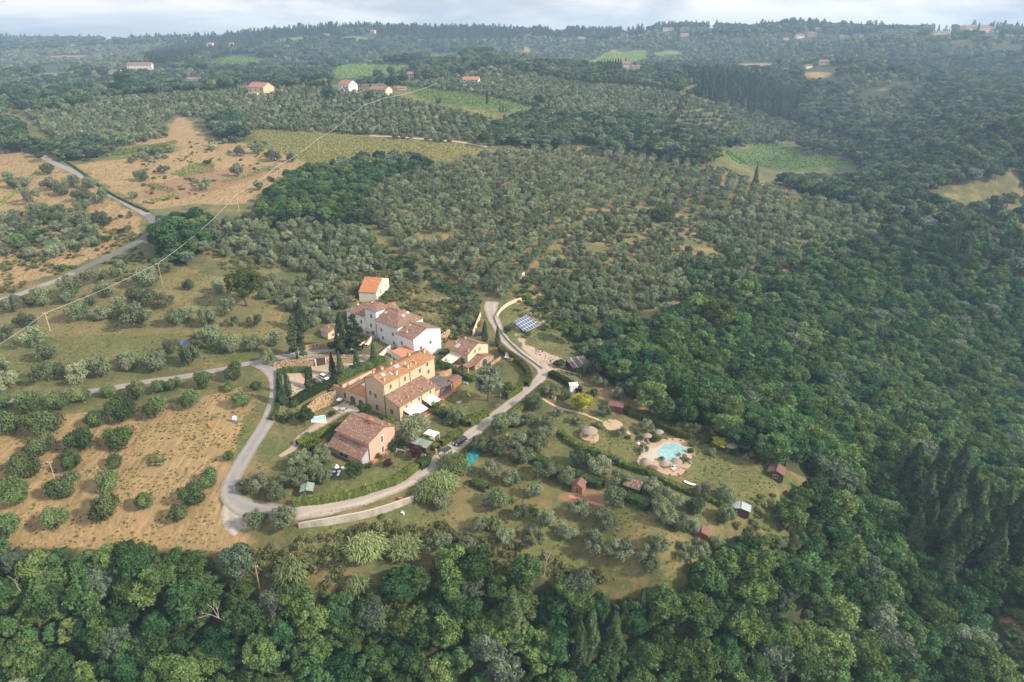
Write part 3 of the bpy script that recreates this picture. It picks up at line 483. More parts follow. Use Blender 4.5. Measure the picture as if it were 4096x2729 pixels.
PR = {'olive': [olive_proto(i) for i in range(7)], 'olive_far': [olive_proto(i + 20, True) for i in range(3)], 'broad': [broad_proto(i, mat=BM[i]) for i in range(6)], 'broad_far': [broad_proto(i + 20, True, FM[i]) for i in range(4)],
      'cypress': [spindle_proto(i) for i in range(3)], 'conifer': [conifer_proto(i) for i in range(2)]}
PW = {'olive': 6.0, 'olive_far': 6.0, 'broad': 8.2, 'broad_far': 8.2, 'cypress': 2.3, 'conifer': 6.2}
rt = random.Random(5)
def place_tree(name, protos, x, y, s, label, cat, group=None, sz=None, idx=None, z=None, crown='crown', trunk='trunk'):
    cr, tk = protos[rt.randrange(len(protos)) if idx is None else idx]
    r = thing(name, label, cat, (x, y, float(hgt(x, y)) - .05 if z is None else z), rt.uniform(0, 6.28), group); r.scale = (s * rt.uniform(.88, 1.12), s * rt.uniform(.88, 1.12), s if sz is None else sz)
    c = link(bpy.data.objects.new(crown, cr)); c.parent = r
    if tk: k = link(bpy.data.objects.new(trunk, tk)); k.parent = r
    return r
ORD = 'first second third fourth fifth sixth seventh eighth ninth tenth eleventh twelfth thirteenth fourteenth fifteenth sixteenth seventeenth eighteenth nineteenth twentieth'.split()
def at_crown(S, D, kh=.45): 
    g = ground([(s[0], s[1] + d * kh) for s, d in zip(S, D)]); _, _, Z = project(g[:, 0], g[:, 1], g[:, 2]); return g, D * Z / FPX
def rows(pts, f, gap, tmpl, name, cat, kind, group, protos=None, kh=.42, k=1 / 1.6812):
    S = [f(a, b) for a, b, d in pts]; D = np.array([d * k for a, b, d in pts], float); g, W = at_crown(S, D, kh)
    order = sorted(range(len(S)), key=lambda i: S[i][1]); bands = [[order[0]]]
    for i in order[1:]:
        if S[i][1] - S[bands[-1][0]][1] > gap: bands.append([])
        bands[-1].append(i)
    out = []
    for b, band in enumerate(bands):
        band.sort(key=lambda i: S[i][0])
        for j, i in enumerate(band):
            lab = tmpl.format(o=ORD[min(j, 19)], r=ORD[min(b, 19)]); s = W[i] / PW[kind] * (1.0 if protos else 1.12)
            place_tree(name, protos or PR[kind], g[i, 0], g[i, 1], s, lab, cat, group, sz=s * rt.uniform(.92, 1.15)); BLOCK.append((g[i:i+1, :2], W[i] * .45)); out.append(i)
    return len(out)
n_ol = 0
n_ol += rows([(190,110,200),(120,280,200),(60,500,220),(490,80,140),(445,240,190),(385,460,180),(780,75,120),(735,210,155),(720,385,210),(970,345,150),(1415,190,150),(1540,40,90),(1305,290,170),(1200,420,170)], z7, 95,
     'dark green olive, {o} from the left in the {r} row of the straw field', 'olive_tree', 'olive tree', 'olive', 'olives spaced out over the straw field', protos=GREEN_OLIVES)
n_ol += rows([(1740,460,150),(1920,460,160),(1720,220,140),(1870,290,120),(1970,190,150),(1640,250,90)], z7, 95, 'grey-green olive beside the hairpin, {o} from the left in the {r} row', 'olive_tree', 'olive tree', 'olive', 'olives round the hairpin')
n_ol += rows([(60,1320,230),(330,1310,240),(280,1470,190),(550,1430,200),(640,1300,150),(825,1240,200),(810,1420,180),(1050,1220,175),(1280,1165,145),(1640,1170,130),(1580,985,130),(1545,1085,80),(1720,1080,85),(1380,1040,135),(1170,1060,110),(1080,1080,110),(925,1110,150),(735,1110,110),(550,1135,140),(400,1170,160),(210,1180,190),(30,1170,130),(480,1555,110),(190,1560,140)], z6, 85,
     'leafy olive below the lane, {o} from the left in the {r} row down', 'olive_tree', 'olive tree', 'olive', 'olives below the lane', protos=GREEN_OLIVES)
n_ol += rows([(330,985,160),(530,1000,140),(690,950,145),(865,890,110),(870,940,95),(1060,915,145),(1275,885,145),(1150,830,100),(315,850,130),(260,745,160),(60,730,110),(175,640,130),(90,525,130),(290,480,140),(480,425,140),(455,490,85),(655,340,130),(815,295,110),(710,435,130),(535,585,130),(700,590,110),(800,530,120),(850,590,110),(940,620,170),(915,460,110),(990,500,120),(1120,510,105),(1180,630,115),(1275,600,90),(1400,630,135),(1270,400,85),(1480,410,105),(1530,555,115),(1565,645,80),(1710,645,95),(1430,730,125),(1350,790,120),(1540,790,150),(1700,790,120),(1860,760,120),(1810,895,95),(1110,280,120),(1000,350,150),(620,510,80),(30,1050,140),(30,930,110)], z6, 85,
     'olive on the grass terraces above the lane, {o} from the left in the {r} row', 'olive_tree', 'olive tree', 'olive', 'olives on the grass terraces')
n_ol += rows([(1110,130,125),(1255,190,120),(1405,270,105),(1160,325,150),(1485,130,140),(1335,50,100),(1630,190,120),(1700,60,125),(1850,110,140),(1970,190,140),(1950,310,165),(1715,390,120),(1870,430,115),(1900,500,115),(1640,550,115),(1490,460,115),(1320,420,110),(1040,510,100),(1210,570,120),(1390,600,130),(1800,620,165),(1980,680,150),(2240,620,130),(2160,700,130),(2190,790,105),(2200,260,115),(2260,320,120),(2290,450,130),(790,340,120),(790,600,130),(700,640,100),(960,640,120)], z8, 85,
     'olive in the orchard below the hedges, {o} from the left in the {r} row', 'olive_tree', 'olive tree', 'olive', 'olives in the lower orchard')
n_ol += rows([(860,1100,160),(700,800,150),(800,900,150),(930,930,150),(1190,830,150),(1430,900,150),(1130,1000,170),(1400,1090,190),(1090,1160,170),(1340,1330,140),(1020,1430,160),(1160,1370,160),(60,560,140),(60,1010,120)], zB, 75,
     'silvery olive by the hedge under the pool, {o} from left in the {r} row', 'olive_tree', 'olive tree', 'olive', 'olives along the pool hedge', k=.4248)
n_ol += rows([(925,765,120),(1095,870,130),(1150,820,115),(620,890,110),(480,830,140),(330,960,160),(760,670,85),(920,620,120),(820,630,110),(440,1150,130),(720,1130,105),(540,1060,90),(990,1050,110),(930,1170,80),(1150,1240,100),(1380,1180,110),(1480,1300,80),(1820,1350,80),(1990,1430,75),(1730,1500,90),(1090,1500,110),(1340,1400,90)], zA, 75,
     'small airy olive in the pool garden, {o} from the left in the {r} row', 'olive_tree', 'olive tree', 'olive', 'olives in the pool garden', k=.4248)
n_ol += rows([(1050,520,250),(1690,650,180),(2050,600,170),(2230,640,170),(2110,770,160),(2290,880,160),(1900,430,170),(2160,420,150),(2330,540,150),(1700,1380,150),(40,760,130),(130,900,150),(250,770,130),(70,560,60)], z2, 100,
     'bushy olive beside the gravel road, {o} from the left in the {r} row', 'olive_tree', 'olive tree', 'olive', 'olives beside the gravel road', k=.4248)
n_ol += rows([(1555,550,140),(1620,450,160),(930,120,110),(1040,120,85),(1110,120,95),(150,500,120),(250,470,110),(120,560,120),(60,480,120),(1470,340,80),(150,260,120),(230,420,110)], z1, 100,
     'round olive on the slope by the white villa, {o} from left in the {r} row', 'olive_tree', 'olive tree', 'olive', 'olives by the white villa', k=.4248)
n_ol += rows([(320,1140,80),(345,1240,90),(430,1270,100),(500,1220,90),(560,1310,110),(690,1320,110),(610,1225,90),(150,1230,80),(60,1190,70),(225,1320,110),(550,1380,90),(330,1470,100),(230,1420,100),(90,1230,70),(580,1480,120),(960,1185,80),(1110,1140,70),(1390,1245,90),(1600,1155,80),(1620,1020,70),(1850,1050,80),(1740,1000,80),(1960,1060,70),(900,1310,60),(1740,1250,70)], z3, 75,
     'olive on the upper left dry slope, {o} from the left in the {r} row', 'olive_tree', 'olive tree', 'olive', 'olives on the upper left slope')

for q_, rad in ((z7(1750,960),2.8),(z7(1735,1010),2.4),(z7(1880,235),3),(z7(1880,275),2.5),(z2(75,1120),3.5),(z2(330,930),3.5),(z2(360,900),3),(z2(1610,790),4.5),(z2(300,880),3),(z7(1450,1260),2.5),(z7(1500,1300),2.5),(z7(1400,1330),2.5),(zB(35,850),3),(zB(35,900),3),(zB(545,850),3),(zB(545,900),2.5),(zB(1185,1290),3),(zB(1560,1060),3),(zB(1560,1110),2.5),(z2(2010,800),2.5),(zA(745,690),5),(zA(745,760),4),(zA(690,860),3),(zA(1690,600),4),(z8(280,800),5),(z8(530,800),4),(z8(280,700),5),(z8(530,700),4),(z8(620,770),3),(z8(1470,1000),4)):
    BLOCK.append((G(q_)[None, :2], rad))
STAND = [(1450,600,385),(1540,380,-40),(1700,430,-30),(1640,740,330),(1800,580,100),(1880,280,-40),(1820,880,400),(2070,920,480),(2130,660,250),(2000,520,200),(2280,840,420),(1560,780,420),(1960,780,380),(2200,720,300),(1750,1000,620),(1620,560,120),(1760,760,300),(1920,480,120),(1480,300,-60)]
for a_, b_, c_ in STAND: BLOCK.append((G(z10(a_, b_))[None, :2], 3.6)); BLOCK.append((G(z10(a_, b_ + 60))[None, :2], 2.8))
# ------------------------------------------------------------------ scattered groves and woods
def block_mask(x, y, extra=0):
    m = np.zeros(len(x), bool)
    for C, c in BLOCK:
        b = (x > C[:, 0].min() - c - extra) & (x < C[:, 0].max() + c + extra) & (y > C[:, 1].min() - c - extra) & (y < C[:, 1].max() + c + extra)
        if not b.any(): continue
        i = np.where(b)[0]
        for s_ in range(0, len(i), 4000):
            j = i[s_:s_+4000]; d = np.min((x[j, None] - C[None, :, 0]) ** 2 + (y[j, None] - C[None, :, 1]) ** 2, 1); m[j] |= d < (c + extra) ** 2
    return m
for O, az, x0, x1, y0, y1, z in pads:
    a, b = np.meshgrid(np.arange(x0, x1 + 1, 2.0), np.arange(y0, y1 + 1, 2.0)); X, Y = to_world(O, az, a.ravel(), b.ravel()); BLOCK.append((np.stack([X, Y], 1), 2.2))
def scatter(poly, spacing, az=0, jit=.25, seed=1, lift=0.0, dmax=1e9, dmin=0, extra=0, rowgap=1.0, x=None):
    """jittered rows over the part of the land that shows inside a photo polygon (tested at crown height)"""
    r = np.random.RandomState(seed)
    if x is None:
        c = ground(poly); x0, y0 = c[:, 0].min() - 5, c[:, 1].min() - 10; x1, y1 = c[:, 0].max() + 5, c[:, 1].max() + 25
        L = max(x1 - x0, y1 - y0) * .75 + 20; gx, gy = np.meshgrid(np.arange(-L, L, spacing), np.arange(-L, L, spacing * rowgap)); a = math.radians(az)
        gx = gx + r.uniform(-jit, jit, gx.shape) * spacing; gy = gy + r.uniform(-jit, jit, gy.shape) * spacing
        x = (x0 + x1) / 2 + gx.ravel() * math.cos(a) - gy.ravel() * math.sin(a); y = (y0 + y1) / 2 + gx.ravel() * math.sin(a) + gy.ravel() * math.cos(a)
        m = (x > x0) & (x < x1) & (y > y0) & (y < y1); x, y = x[m], y[m]
    z = hgt(x, y); sx, sy, Z = project(x, y, z + lift); d = np.hypot(x, y); m = inpoly(sx, sy, poly) & (Z > 20) & (d < dmax) & (d > dmin)
    x, y, z = x[m], y[m], z[m]; m = ~block_mask(x, y, extra); return np.stack([x[m], y[m], z[m]], 1)
CAND = {'olive': [], 'broad': [], 'scrub': []}
def add(kind, P, smin, smax, label, group, seed=3, zs=1.0):
    r = np.random.RandomState(seed)
    for p in P: CAND[kind].append((p[0], p[1], p[2], r.uniform(smin, smax) / PW[kind], label, group, zs * r.uniform(.88, 1.15)))
def clumps(P, thr, s, seed):
    f = smooth_noise(P[:, 0], P[:, 1], s, seed); return P[f > thr]
L_ = 'silvery olive in the tidy grove filling the slope behind the hamlet'
P = scatter(VP((835,420),(900,395),(1010,375),(1120,350),(1240,335),(1380,345),(1500,350),(1640,385),(1760,425),(1900,462),(2050,505),(1930,560),(1640,500),(1490,470),(1330,480),(1290,560),(1240,640),(1140,680),(1020,630),(900,560),(850,500)), 5.8, 70, .13, 2, 2, 900, rowgap=1.5)
P = P[~inpoly(*project(P[:, 0], P[:, 1], P[:, 2] + 2)[:2], VP((985,580),(1000,575),(1052,492),(1036,495)))]; P = P[~inpoly(*project(P[:, 0], P[:, 1], P[:, 2] + 2)[:2], VP((945,575),(957,572),(1000,510),(990,508)))]; add('olive', P, 5.0, 6.9, L_, 'olives of the dense middle grove')
P = scatter(VP((1290,570),(1330,490),(1490,475),(1640,510),(1900,570),(1800,610),(1680,650),(1500,690),(1300,690),(1230,650)), 5.6, 20, .25, 3, 2, 900, rowgap=1.25); add('olive', clumps(P, -.17, 22, 5), 3.6, 5.6, 'small rounded olive on the rough right slope above the ravine', 'small olives of the right slope')
P = scatter(VP((470,510),(560,500),(640,470),(700,480),(800,500),(880,560),(900,610),(820,625),(720,650),(690,620),(600,600),(510,580),(440,560)), 6.0, 30, .3, 4, 2, 600); add('olive', P, 4.4, 6.2, 'grey olive in the loose grove between big wood and barn', 'olives of the loose grove left of the barn')
P = scatter(VP((620,630),(720,650),(830,650),(820,720),(760,740),(700,720),(640,700),(600,680)), 6.0, 0, .3, 41, 2, 600); add('olive', P, 4.6, 6.2, 'olive between the tall cypresses and the old barn', 'olives beside the tall cypresses')
P = scatter(VP((60,262),(190,243),(300,222),(430,212),(560,206),(700,203),(860,212),(1010,245),(1130,272),(1150,335),(1000,322),(830,305),(590,292),(560,298),(480,268),(400,262),(380,285),(390,310),(250,338),(110,308)), 6.0, 10, .22, 6, 2, 1100, dmin=430); add('olive', P, 4.3, 5.8, 'olive in the wide grove on the upper left ridge', 'olives of the upper ridge')
P = scatter(VP((900,190),(1080,180),(1300,188),(1500,205),(1650,235),(1800,275),(2000,330),(2050,350),(1900,330),(1650,300),(1500,262),(1300,265),(1180,262),(1260,250),(1110,215)), 6.2, 25, .22, 7, 2, 1200, dmin=430); add('olive', P, 4.4, 6.0, 'olive on the far rounded hill left of the valley', 'olives of the far rounded hill')
P = scatter(VP((1150,270),(1290,275),(1300,300),(1180,300)), 6.5, 0, .3, 8, 2, 900); add('olive', P, 4.5, 6, 'olive on the far rounded hill left of the valley', 'olives of the far rounded hill')
P = scatter(VP((320,350),(460,340),(560,305),(580,320),(420,360),(300,375)), 7, 20, .3, 9, 1, 700); add('olive', clumps(P, -.05, 20, 9), 4, 6, 'olive on the upper left dry slope among the plots', 'olives among the upper left plots')
P = scatter(VP((1250,650),(1500,640),(1760,590),(1900,570),(1800,630),(1640,680),(1500,715),(1400,740),(1300,735),(1220,700)), 6.2, 0, .35, 10, 2, 600); add('olive', P, 4, 6, 'greyish olive at the head of the wooded ravine', 'olives at the head of the ravine')
P = scatter(VP((1010,960),(1130,925),(1250,1010),(1330,1060),(1480,1090),(1560,1180),(1700,1230),(1640,1260),(1500,1170),(1300,1080),(1180,1040),(1060,1020)), 6.8, 40, .3, 12, 2, 300, extra=.5); add('olive', P, 4.5, 6.5, 'olive squeezed between the garden hedges below the gravel road', 'olives between the hedges')
P = scatter(VP((0,490),(120,470),(250,500),(240,560),(100,600),(0,580)), 7, 0, .35, 13, 2, 600); add('olive', clumps(P, -.1, 25, 3), 4.5, 6.5, 'dark olive on the dry slope left of the country road', 'olives left of the road')
P = scatter([z2(*q) for q in ((-100,900),(60,660),(330,620),(400,760),(260,900),(180,1060),(60,1150),(-80,1080))], 4.2, 0, .3, 14, 2, 300, extra=.2); add('olive', P, 4.4, 6.2, 'olive crowding the garden left of the pink house', 'olives left of the pink house')
P = scatter(VP((1600,520),(1640,490),(1900,450),(2110,500),(2080,545),(1930,600),(1700,610),(1640,560)), 5.8, 10, .35, 66, 2, 900); add('olive', P, 4.2, 6.4, 'olive on the far shoulder of the right slope', 'olives of the far shoulder'); P = scatter(VP((1560,600),(1900,560),(2100,510),(2120,540),(1900,640),(1700,690),(1560,720)), 7.5, 0, .4, 67, 4, 700); add('broad', P, 4, 7, 'scattered tree where shoulder meets ravine', 'trees of the shoulder edge', zs=.8)
# woods
W1 = 'dark broadleaf tree in the wood between vineyard and olive grove'
P = scatter(VP((600,455),(660,390),(760,372),(880,352),(1010,362),(900,395),(835,430),(850,500),(780,500),(690,480),(640,510),(590,480)), 5.8, 0, .35, 21, 6, 700); add('broad', P, 6.0, 9.0, W1, 'trees of the wood above the grove', zs=.8)
P = scatter(VP((830,500),(870,560),(960,610),(1060,660),(1120,690),(1090,700),(980,640),(860,600),(800,530)), 4.5, 30, .3, 22, 2, 600); add('broad', P, 3.5, 5.0, 'bush in the overgrown hedgerow running down to the white gate', 'bushes of the long hedgerow', zs=.55)
P = scatter(VP((355,505),(420,490),(480,500),(470,560),(430,600),(375,590),(345,550)), 5.5, 0, .35, 23, 5, 600); add('broad', P, 6, 9, 'big dark tree massed below the bend of the country road', 'trees below the road bend', zs=.75)
P = scatter(VP((0,270),(40,285),(70,335),(60,345),(0,340)), 6, 0, .35, 24, 6, 900); add('broad', P, 7, 10, 'tall dark tree in the clump at the left edge', 'trees at the left edge', zs=.9)
P = scatter(VP((70,320),(180,312),(270,320),(260,345),(150,365),(80,360)), 6, 0, .35, 25, 5, 900); add('broad', P, 5.5, 8, 'bushy green tree beside the top of the country road', 'trees at the top of the country road', zs=.65)
P = scatter(VP((480,268),(510,258),(545,258),(560,290),(575,318),(500,318)), 5, 0, .3, 26, 5, 900); add('broad', P, 7, 10, 'green tree in the round copse beside the middle vineyard', 'trees of the round copse', zs=.75)
P = scatter(VP((1130,292),(1180,270),(1260,275),(1330,300),(1290,340),(1240,330),(1140,325)), 6, 0, .3, 27, 5, 900); add('broad', P, 7, 9.5, 'bright green tree in the copse at the end of the dirt track', 'trees of the bright copse', zs=.7)
P = scatter(VP((1180,260),(1500,262),(1650,300),(1820,320),(1650,330),(1640,380),(1500,345),(1380,335),(1300,300)), 7.5, 0, .35, 28, 6, 1000, 400); add('broad', P, 7, 10, 'tree in the dark wood behind the grove crest', 'trees behind the grove crest', zs=.8)
P = scatter(VP((10,500),(110,495),(220,505),(215,560),(120,585),(0,560)), 6, 0, .35, 29, 4, 600); add('broad', clumps(P, .0, 30, 8), 5, 8, 'dense green tree on the dry slope left of the road', 'trees left of the road', zs=.6)
WR = 'broadleaf tree in the wooded ravine right of the gardens'
ravine = VP((1275,735),(1400,745),(1520,720),(1660,680),(1800,635),(1940,575),(2060,515),(2110,495),(2400,520),(3000,560),(3000,1750),(1700,1750),(1640,1300),(1760,1230),(1800,1180),(1800,1140),(1880,1110),(1860,1050),(1760,1040),(1690,1000),(1560,950),(1430,880),(1350,820),(1320,770),(1270,720))
P = scatter(ravine, 5.4, 15, .38, 31, 6.5, 560, 60); sx, sy, _ = project(P[:, 0], P[:, 1], P[:, 2] + 6); keep = ~inpoly(sx, sy, VP((2260,1400),(2420,1370),(2420,1620),(2310,1570)))
P = P[keep]; sx, sy, _ = project(P[:, 0], P[:, 1], P[:, 2] + 6); inner = inpoly(sx, sy, VP((1330,830),(1400,790),(1520,765),(1660,730),(1800,690),(1940,630),(2060,565),(2200,540),(2500,540),(2500,1700),(1700,1700),(1690,1320),(1820,1260),(1860,1190),(1930,1130),(1920,1060),(1800,1010),(1700,960),(1560,910),(1430,840)))
rr_ = np.random.RandomState(91).rand(len(P)); edge_ = P[~inner & (rr_ > .62)]; P = P[inner | (rr_ < .5)]; add('olive', edge_, 3.8, 6.0, 'grey tree where the right slope thins into the wood', 'grey trees on the ravine edge'); add('broad', P, 6.4, 11.5, WR, 'trees of the right hand ravine', seed=8, zs=.85)
P = scatter(VP((1200,640),(1330,640),(1420,700),(1320,790),(1260,760),(1190,700)), 5.5, 0, .35, 33, 2, 560); add('broad', clumps(P, .0, 14, 4), 3, 5, 'low scrubby tree on the rough ground above the solar array', 'scrub above the solar array', zs=.5)
bottom = VP((-80,1265),(60,1250),(200,1285),(290,1255),(420,1270),(480,1285),(560,1300),(640,1360),(740,1390),(840,1375),(900,1340),(980,1300),(1050,1280),(1130,1290),(1330,1330),(1420,1365),(1560,1350),(1640,1310),(1720,1240),(1760,1250),(1760,1800),(-400,1800),(-400,1265))
P = scatter(bottom, 3.4, 15, .4, 132, 3, 300, 40); add('broad', P, 2.4, 4.2, 'young tree low in the bottom wood', 'young trees of the bottom wood', seed=19, zs=.6); P = scatter(ravine, 4.2, 15, .4, 133, 3, 330, 60); add('broad', P, 2.6, 4.4, 'young tree low in the right ravine', 'young trees of the ravine', seed=20, zs=.6)
P = scatter(bottom, 4.3, 15, .4, 32, 6, 300, 40); add('broad', P, 5.6, 9.6, 'broadleaf tree in the dense wood along the bottom of the view', 'trees of the bottom wood', seed=9, zs=.9)
# shaggy scrub and low cover over rough ground: one mass
sc_pts = [clumps(scatter(pl, sp, 0, .45, sd, .4, dm), th, 8, sd) for pl, sp, sd, dm, th in (
    (P_slope, 2.1, 51, 400, -.25), (VP((560,1260),(700,1235),(960,1190),(1200,1260),(1420,1330),(1300,1360),(1000,1340),(930,1420),(700,1430),(560,1340)), 1.5, 52, 300, -.28), (VP((1180,640),(1330,620),(1500,640),(1700,600),(1900,570),(1700,660),(1500,700),(1400,740),(1320,800),(1190,720)), 2.6, 53, 500, -.1),
    (VP((640,470),(900,560),(1100,690),(860,640),(700,660),(480,620),(480,520)), 3.0, 54, 500, .0), (VP((0,610),(330,500),(420,600),(300,640),(0,720)), 3.0, 55, 500, .05), (VP((1640,1290),(1720,1140),(1800,1120),(1860,1180),(1780,1240)), 2.2, 56, 400, -.3),
    ([zA(*q) for q in ((1150,560),(1500,650),(1650,900),(1550,960),(1300,800),(1000,700))], 2.4, 57, 400, -.3), (VP((480,1250),(560,960),(600,930),(560,1080),(520,1180)), 2.5, 58, 300, .1), (VP((300,320),(560,300),(700,370),(600,440),(330,470)), 4.5, 59, 600, .18), (VP((820,400),(1500,340),(2080,500),(1300,690),(1020,640)), 3.6, 60, 600, .12),
    ([zB(*q) for q in ((1000,330),(1500,520),(1850,560),(1800,450),(1300,300),(900,150),(600,150))], 1.8, 61, 400, -.4), (VP((2290,1410),(2400,1400),(2400,1600),(2340,1540)), 2.2, 62, 400, -.1), (VP((0,490),(330,480),(240,570),(0,640)), 3.2, 63, 600, .08))]
sc_pts = np.vstack(sc_pts)
HP = [(z3(1725,650),100,48),(z4(130,628),74,46),(z4(355,640),88,28),(z4(980,570),66,26),(z4(575,530),36,24),(z4(515,605),38,10),(z3(2110,655),34,12),(z4(425,535),24,10),(z3(1855,812),32,8),(z3(2195,588),16,12),(z3(940,468),95,24),(z3(765,502),46,15),(z3(640,502),24,12),(z3(1290,555),60,16),(z3(1410,312),26,12),(z3(1555,305),16,9),(z3(495,310),26,9),(z3(733,290),22,12),(z3(2188,245),28,9),(z4(318,225),24,12),(z4(2025,462),34,26),(z4(2088,470),34,16),(z4(1445,240),22,10),(z4(2060,232),30,9),(z4(2140,225),24,8),(z4(2310,210),44,12),(z5(70,245),34,10),(z5(850,260),34,16),(z5(925,250),30,18),(z5(970,215),24,15),(z5(893,213),16,10),(z5(755,270),20,8),(z5(1150,255),40,10),(z5(1262,247),16,8),(z5(2050,222),120,26),(z5(1800,232),60,12),(z5(2330,215),40,14),(z5(250,205),20,6),(z5(910,460),34,14),(z5(1010,438),38,18)]
# the far country: everything beyond the near hill and beyond the ravine
r = np.random.RandomState(77); fx, fy = [], []
for d0, d1, sp in ((520, 760, 7.5), (760, 1100, 8.5), (1100, 1600, 10.5), (1600, 2300, 13.5), (2300, 3500, 19.0)):
    gx, gy = np.meshgrid(np.arange(-d1, d1, sp), np.arange(200, d1, sp)); gx = gx + r.uniform(-.42, .42, gx.shape) * sp; gy = gy + r.uniform(-.42, .42, gy.shape) * sp; D = np.hypot(gx, gy); m = (D > d0) & (D <= d1) & (np.abs(gx) < gy * 1.02 + 60)
    fx.append(gx[m]); fy.append(gy[m])
fx = np.concatenate(fx); fy = np.concatenate(fy); fz = hgt(fx, fy); sx, sy, Z = project(fx, fy, fz + 3); D = np.hypot(fx, fy)
near_hill = inpoly(sx, sy, VP((-200,1600),(-200,262),(60,262),(190,243),(300,220),(560,204),(760,198),(900,190),(1080,180),(1300,186),(1520,205),(1660,236),(1820,278),(2060,350),(1900,332),(1660,330),(1680,385),(1920,460),(2100,505),(2400,520),(2400,1600)))
sx0, sy0, _ = project(fx, fy, fz); openf = np.zeros(len(fx), bool)
FI = np.clip(np.searchsorted(GX, fx) - 1, 0, nx - 1), np.clip(np.searchsorted(GY, fy) - 1, 0, ny - 1); openf = (vineg[FI[1], FI[0]] + viney[FI[1], FI[0]] + dry[FI[1], FI[0]] * (D > 500)) > .6
openf[near_hill & (D < 1000)] = True
OPEN = (VP((770,180),(760,160),(800,148),(945,150),(930,166),(870,180)), VP((478,138),(560,128),(625,140),(560,156),(490,153)), VP((1335,150),(1400,122),(1490,116),(1482,136),(1420,148)), VP((1640,352),(1730,342),(1722,325),(1745,322),(1850,350),(1970,375),(1930,388),(1800,390),(1700,378)), VP((1370,132),(1440,103),(1472,98),(1405,125)), VP((1690,148),(1780,144),(1795,155),(1700,158)), VP((1840,163),(1920,168),(1935,182),(1850,180)), VP((2110,440),(2250,415),(2354,400),(2354,440),(2200,465)), VP((1300,84),(1350,86),(1350,91),(1300,89)), VP((780,83),(835,80),(850,92),(800,96)), VP((1410,192),(1490,198),(1480,206),(1410,204)), VP((60,150),(160,143),(170,150),(70,158)), VP((230,215),(330,205),(340,209),(240,222)), VP((2290,103),(2354,100),(2354,110),(2300,112)), VP((1900,150),(1960,147),(1970,156),(1905,160)), *FAR_G, *FAR_D, VP((1630,350),(1990,380),(1960,397),(1800,404),(1690,390)))
sxh, syh, _ = project(fx, fy, fz + 8)
for p_ in OPEN: openf |= (inpoly(sxh, syh, p_) | inpoly(sx, sy, p_)) & (D > 520)
for (hx_, hy_), hw_, hh_ in HP: openf |= (np.abs(sx - hx_) < hw_ * .75 + 3) & (sy > hy_ - hh_ * 1.3) & (syh < hy_ + hh_ * .25 + 2) & (D > 600)
hidden_near = near_hill & (D < 1000)
patch = smooth_noise(fx, fy, 160, 12) + .5 * smooth_noise(fx, fy, 60, 13); olive_zone = (patch > .12) & (D > 650); gap = (patch > .42) & (r.rand(len(fx)) < .4)
woods_ = np.zeros(len(fx), bool)
for p_ in (VP((470,150),(430,130),(480,95),(700,75),(830,85),(760,110),(620,125),(640,150),(720,175),(640,190),(500,185)), VP((870,108),(1000,100),(1110,108),(1130,150),(1060,172),(900,172)), VP((1560,150),(1700,160),(1900,180),(1960,240),(2020,330),(1700,330),(1600,250)), VP((1150,150),(1300,185),(1560,215),(1600,160),(1400,160)), VP((0,175),(250,160),(420,180),(700,190),(650,210),(300,225),(0,265)), VP((1900,330),(2354,330),(2354,520),(2100,500)), VP((2150,180),(2354,190),(2354,300),(2100,260))): woods_ |= inpoly(sx, sy, p_)
olive_zone &= ~woods_; light_ = np.zeros(len(fx), bool)
for p_ in (VP((860,92),(1300,92),(1480,98),(1480,130),(1300,150),(1150,148),(1110,108),(1000,100)), VP((200,128),(420,118),(430,130),(440,160),(230,160)), VP((1930,170),(2100,180),(2150,230),(1980,240)), VP((840,120),(880,120),(900,165),(830,160))): light_ |= inpoly(sx, sy, p_)
olive_zone |= light_ & ~woods_
olive_zone |= inpoly(sx, sy, VP((1480,85),(1800,80),(2354,90),(2354,130),(2000,140),(1500,150),(1450,120))) | inpoly(sx, sy, VP((0,120),(400,100),(430,120),(380,160),(0,170)))
dark_zone = inpoly(sx, sy, VP((850,60),(1210,60),(1200,90),(1000,95),(860,92))) | inpoly(sx, sy, VP((1215,60),(1430,60),(1425,88),(1220,88))) | inpoly(sx, sy, VP((450,90),(700,72),(840,70),(700,100),(470,130),(360,160),(330,130))) | inpoly(sx, sy, VP((1560,160),(1700,165),(1850,230),(1800,300),(1640,280),(1600,220)))
keep = ~openf & ~gap
far = dict(x=fx[keep], y=fy[keep], z=fz[keep], ol=olive_zone[keep] & ~dark_zone[keep], dk=dark_zone[keep], D=D[keep])

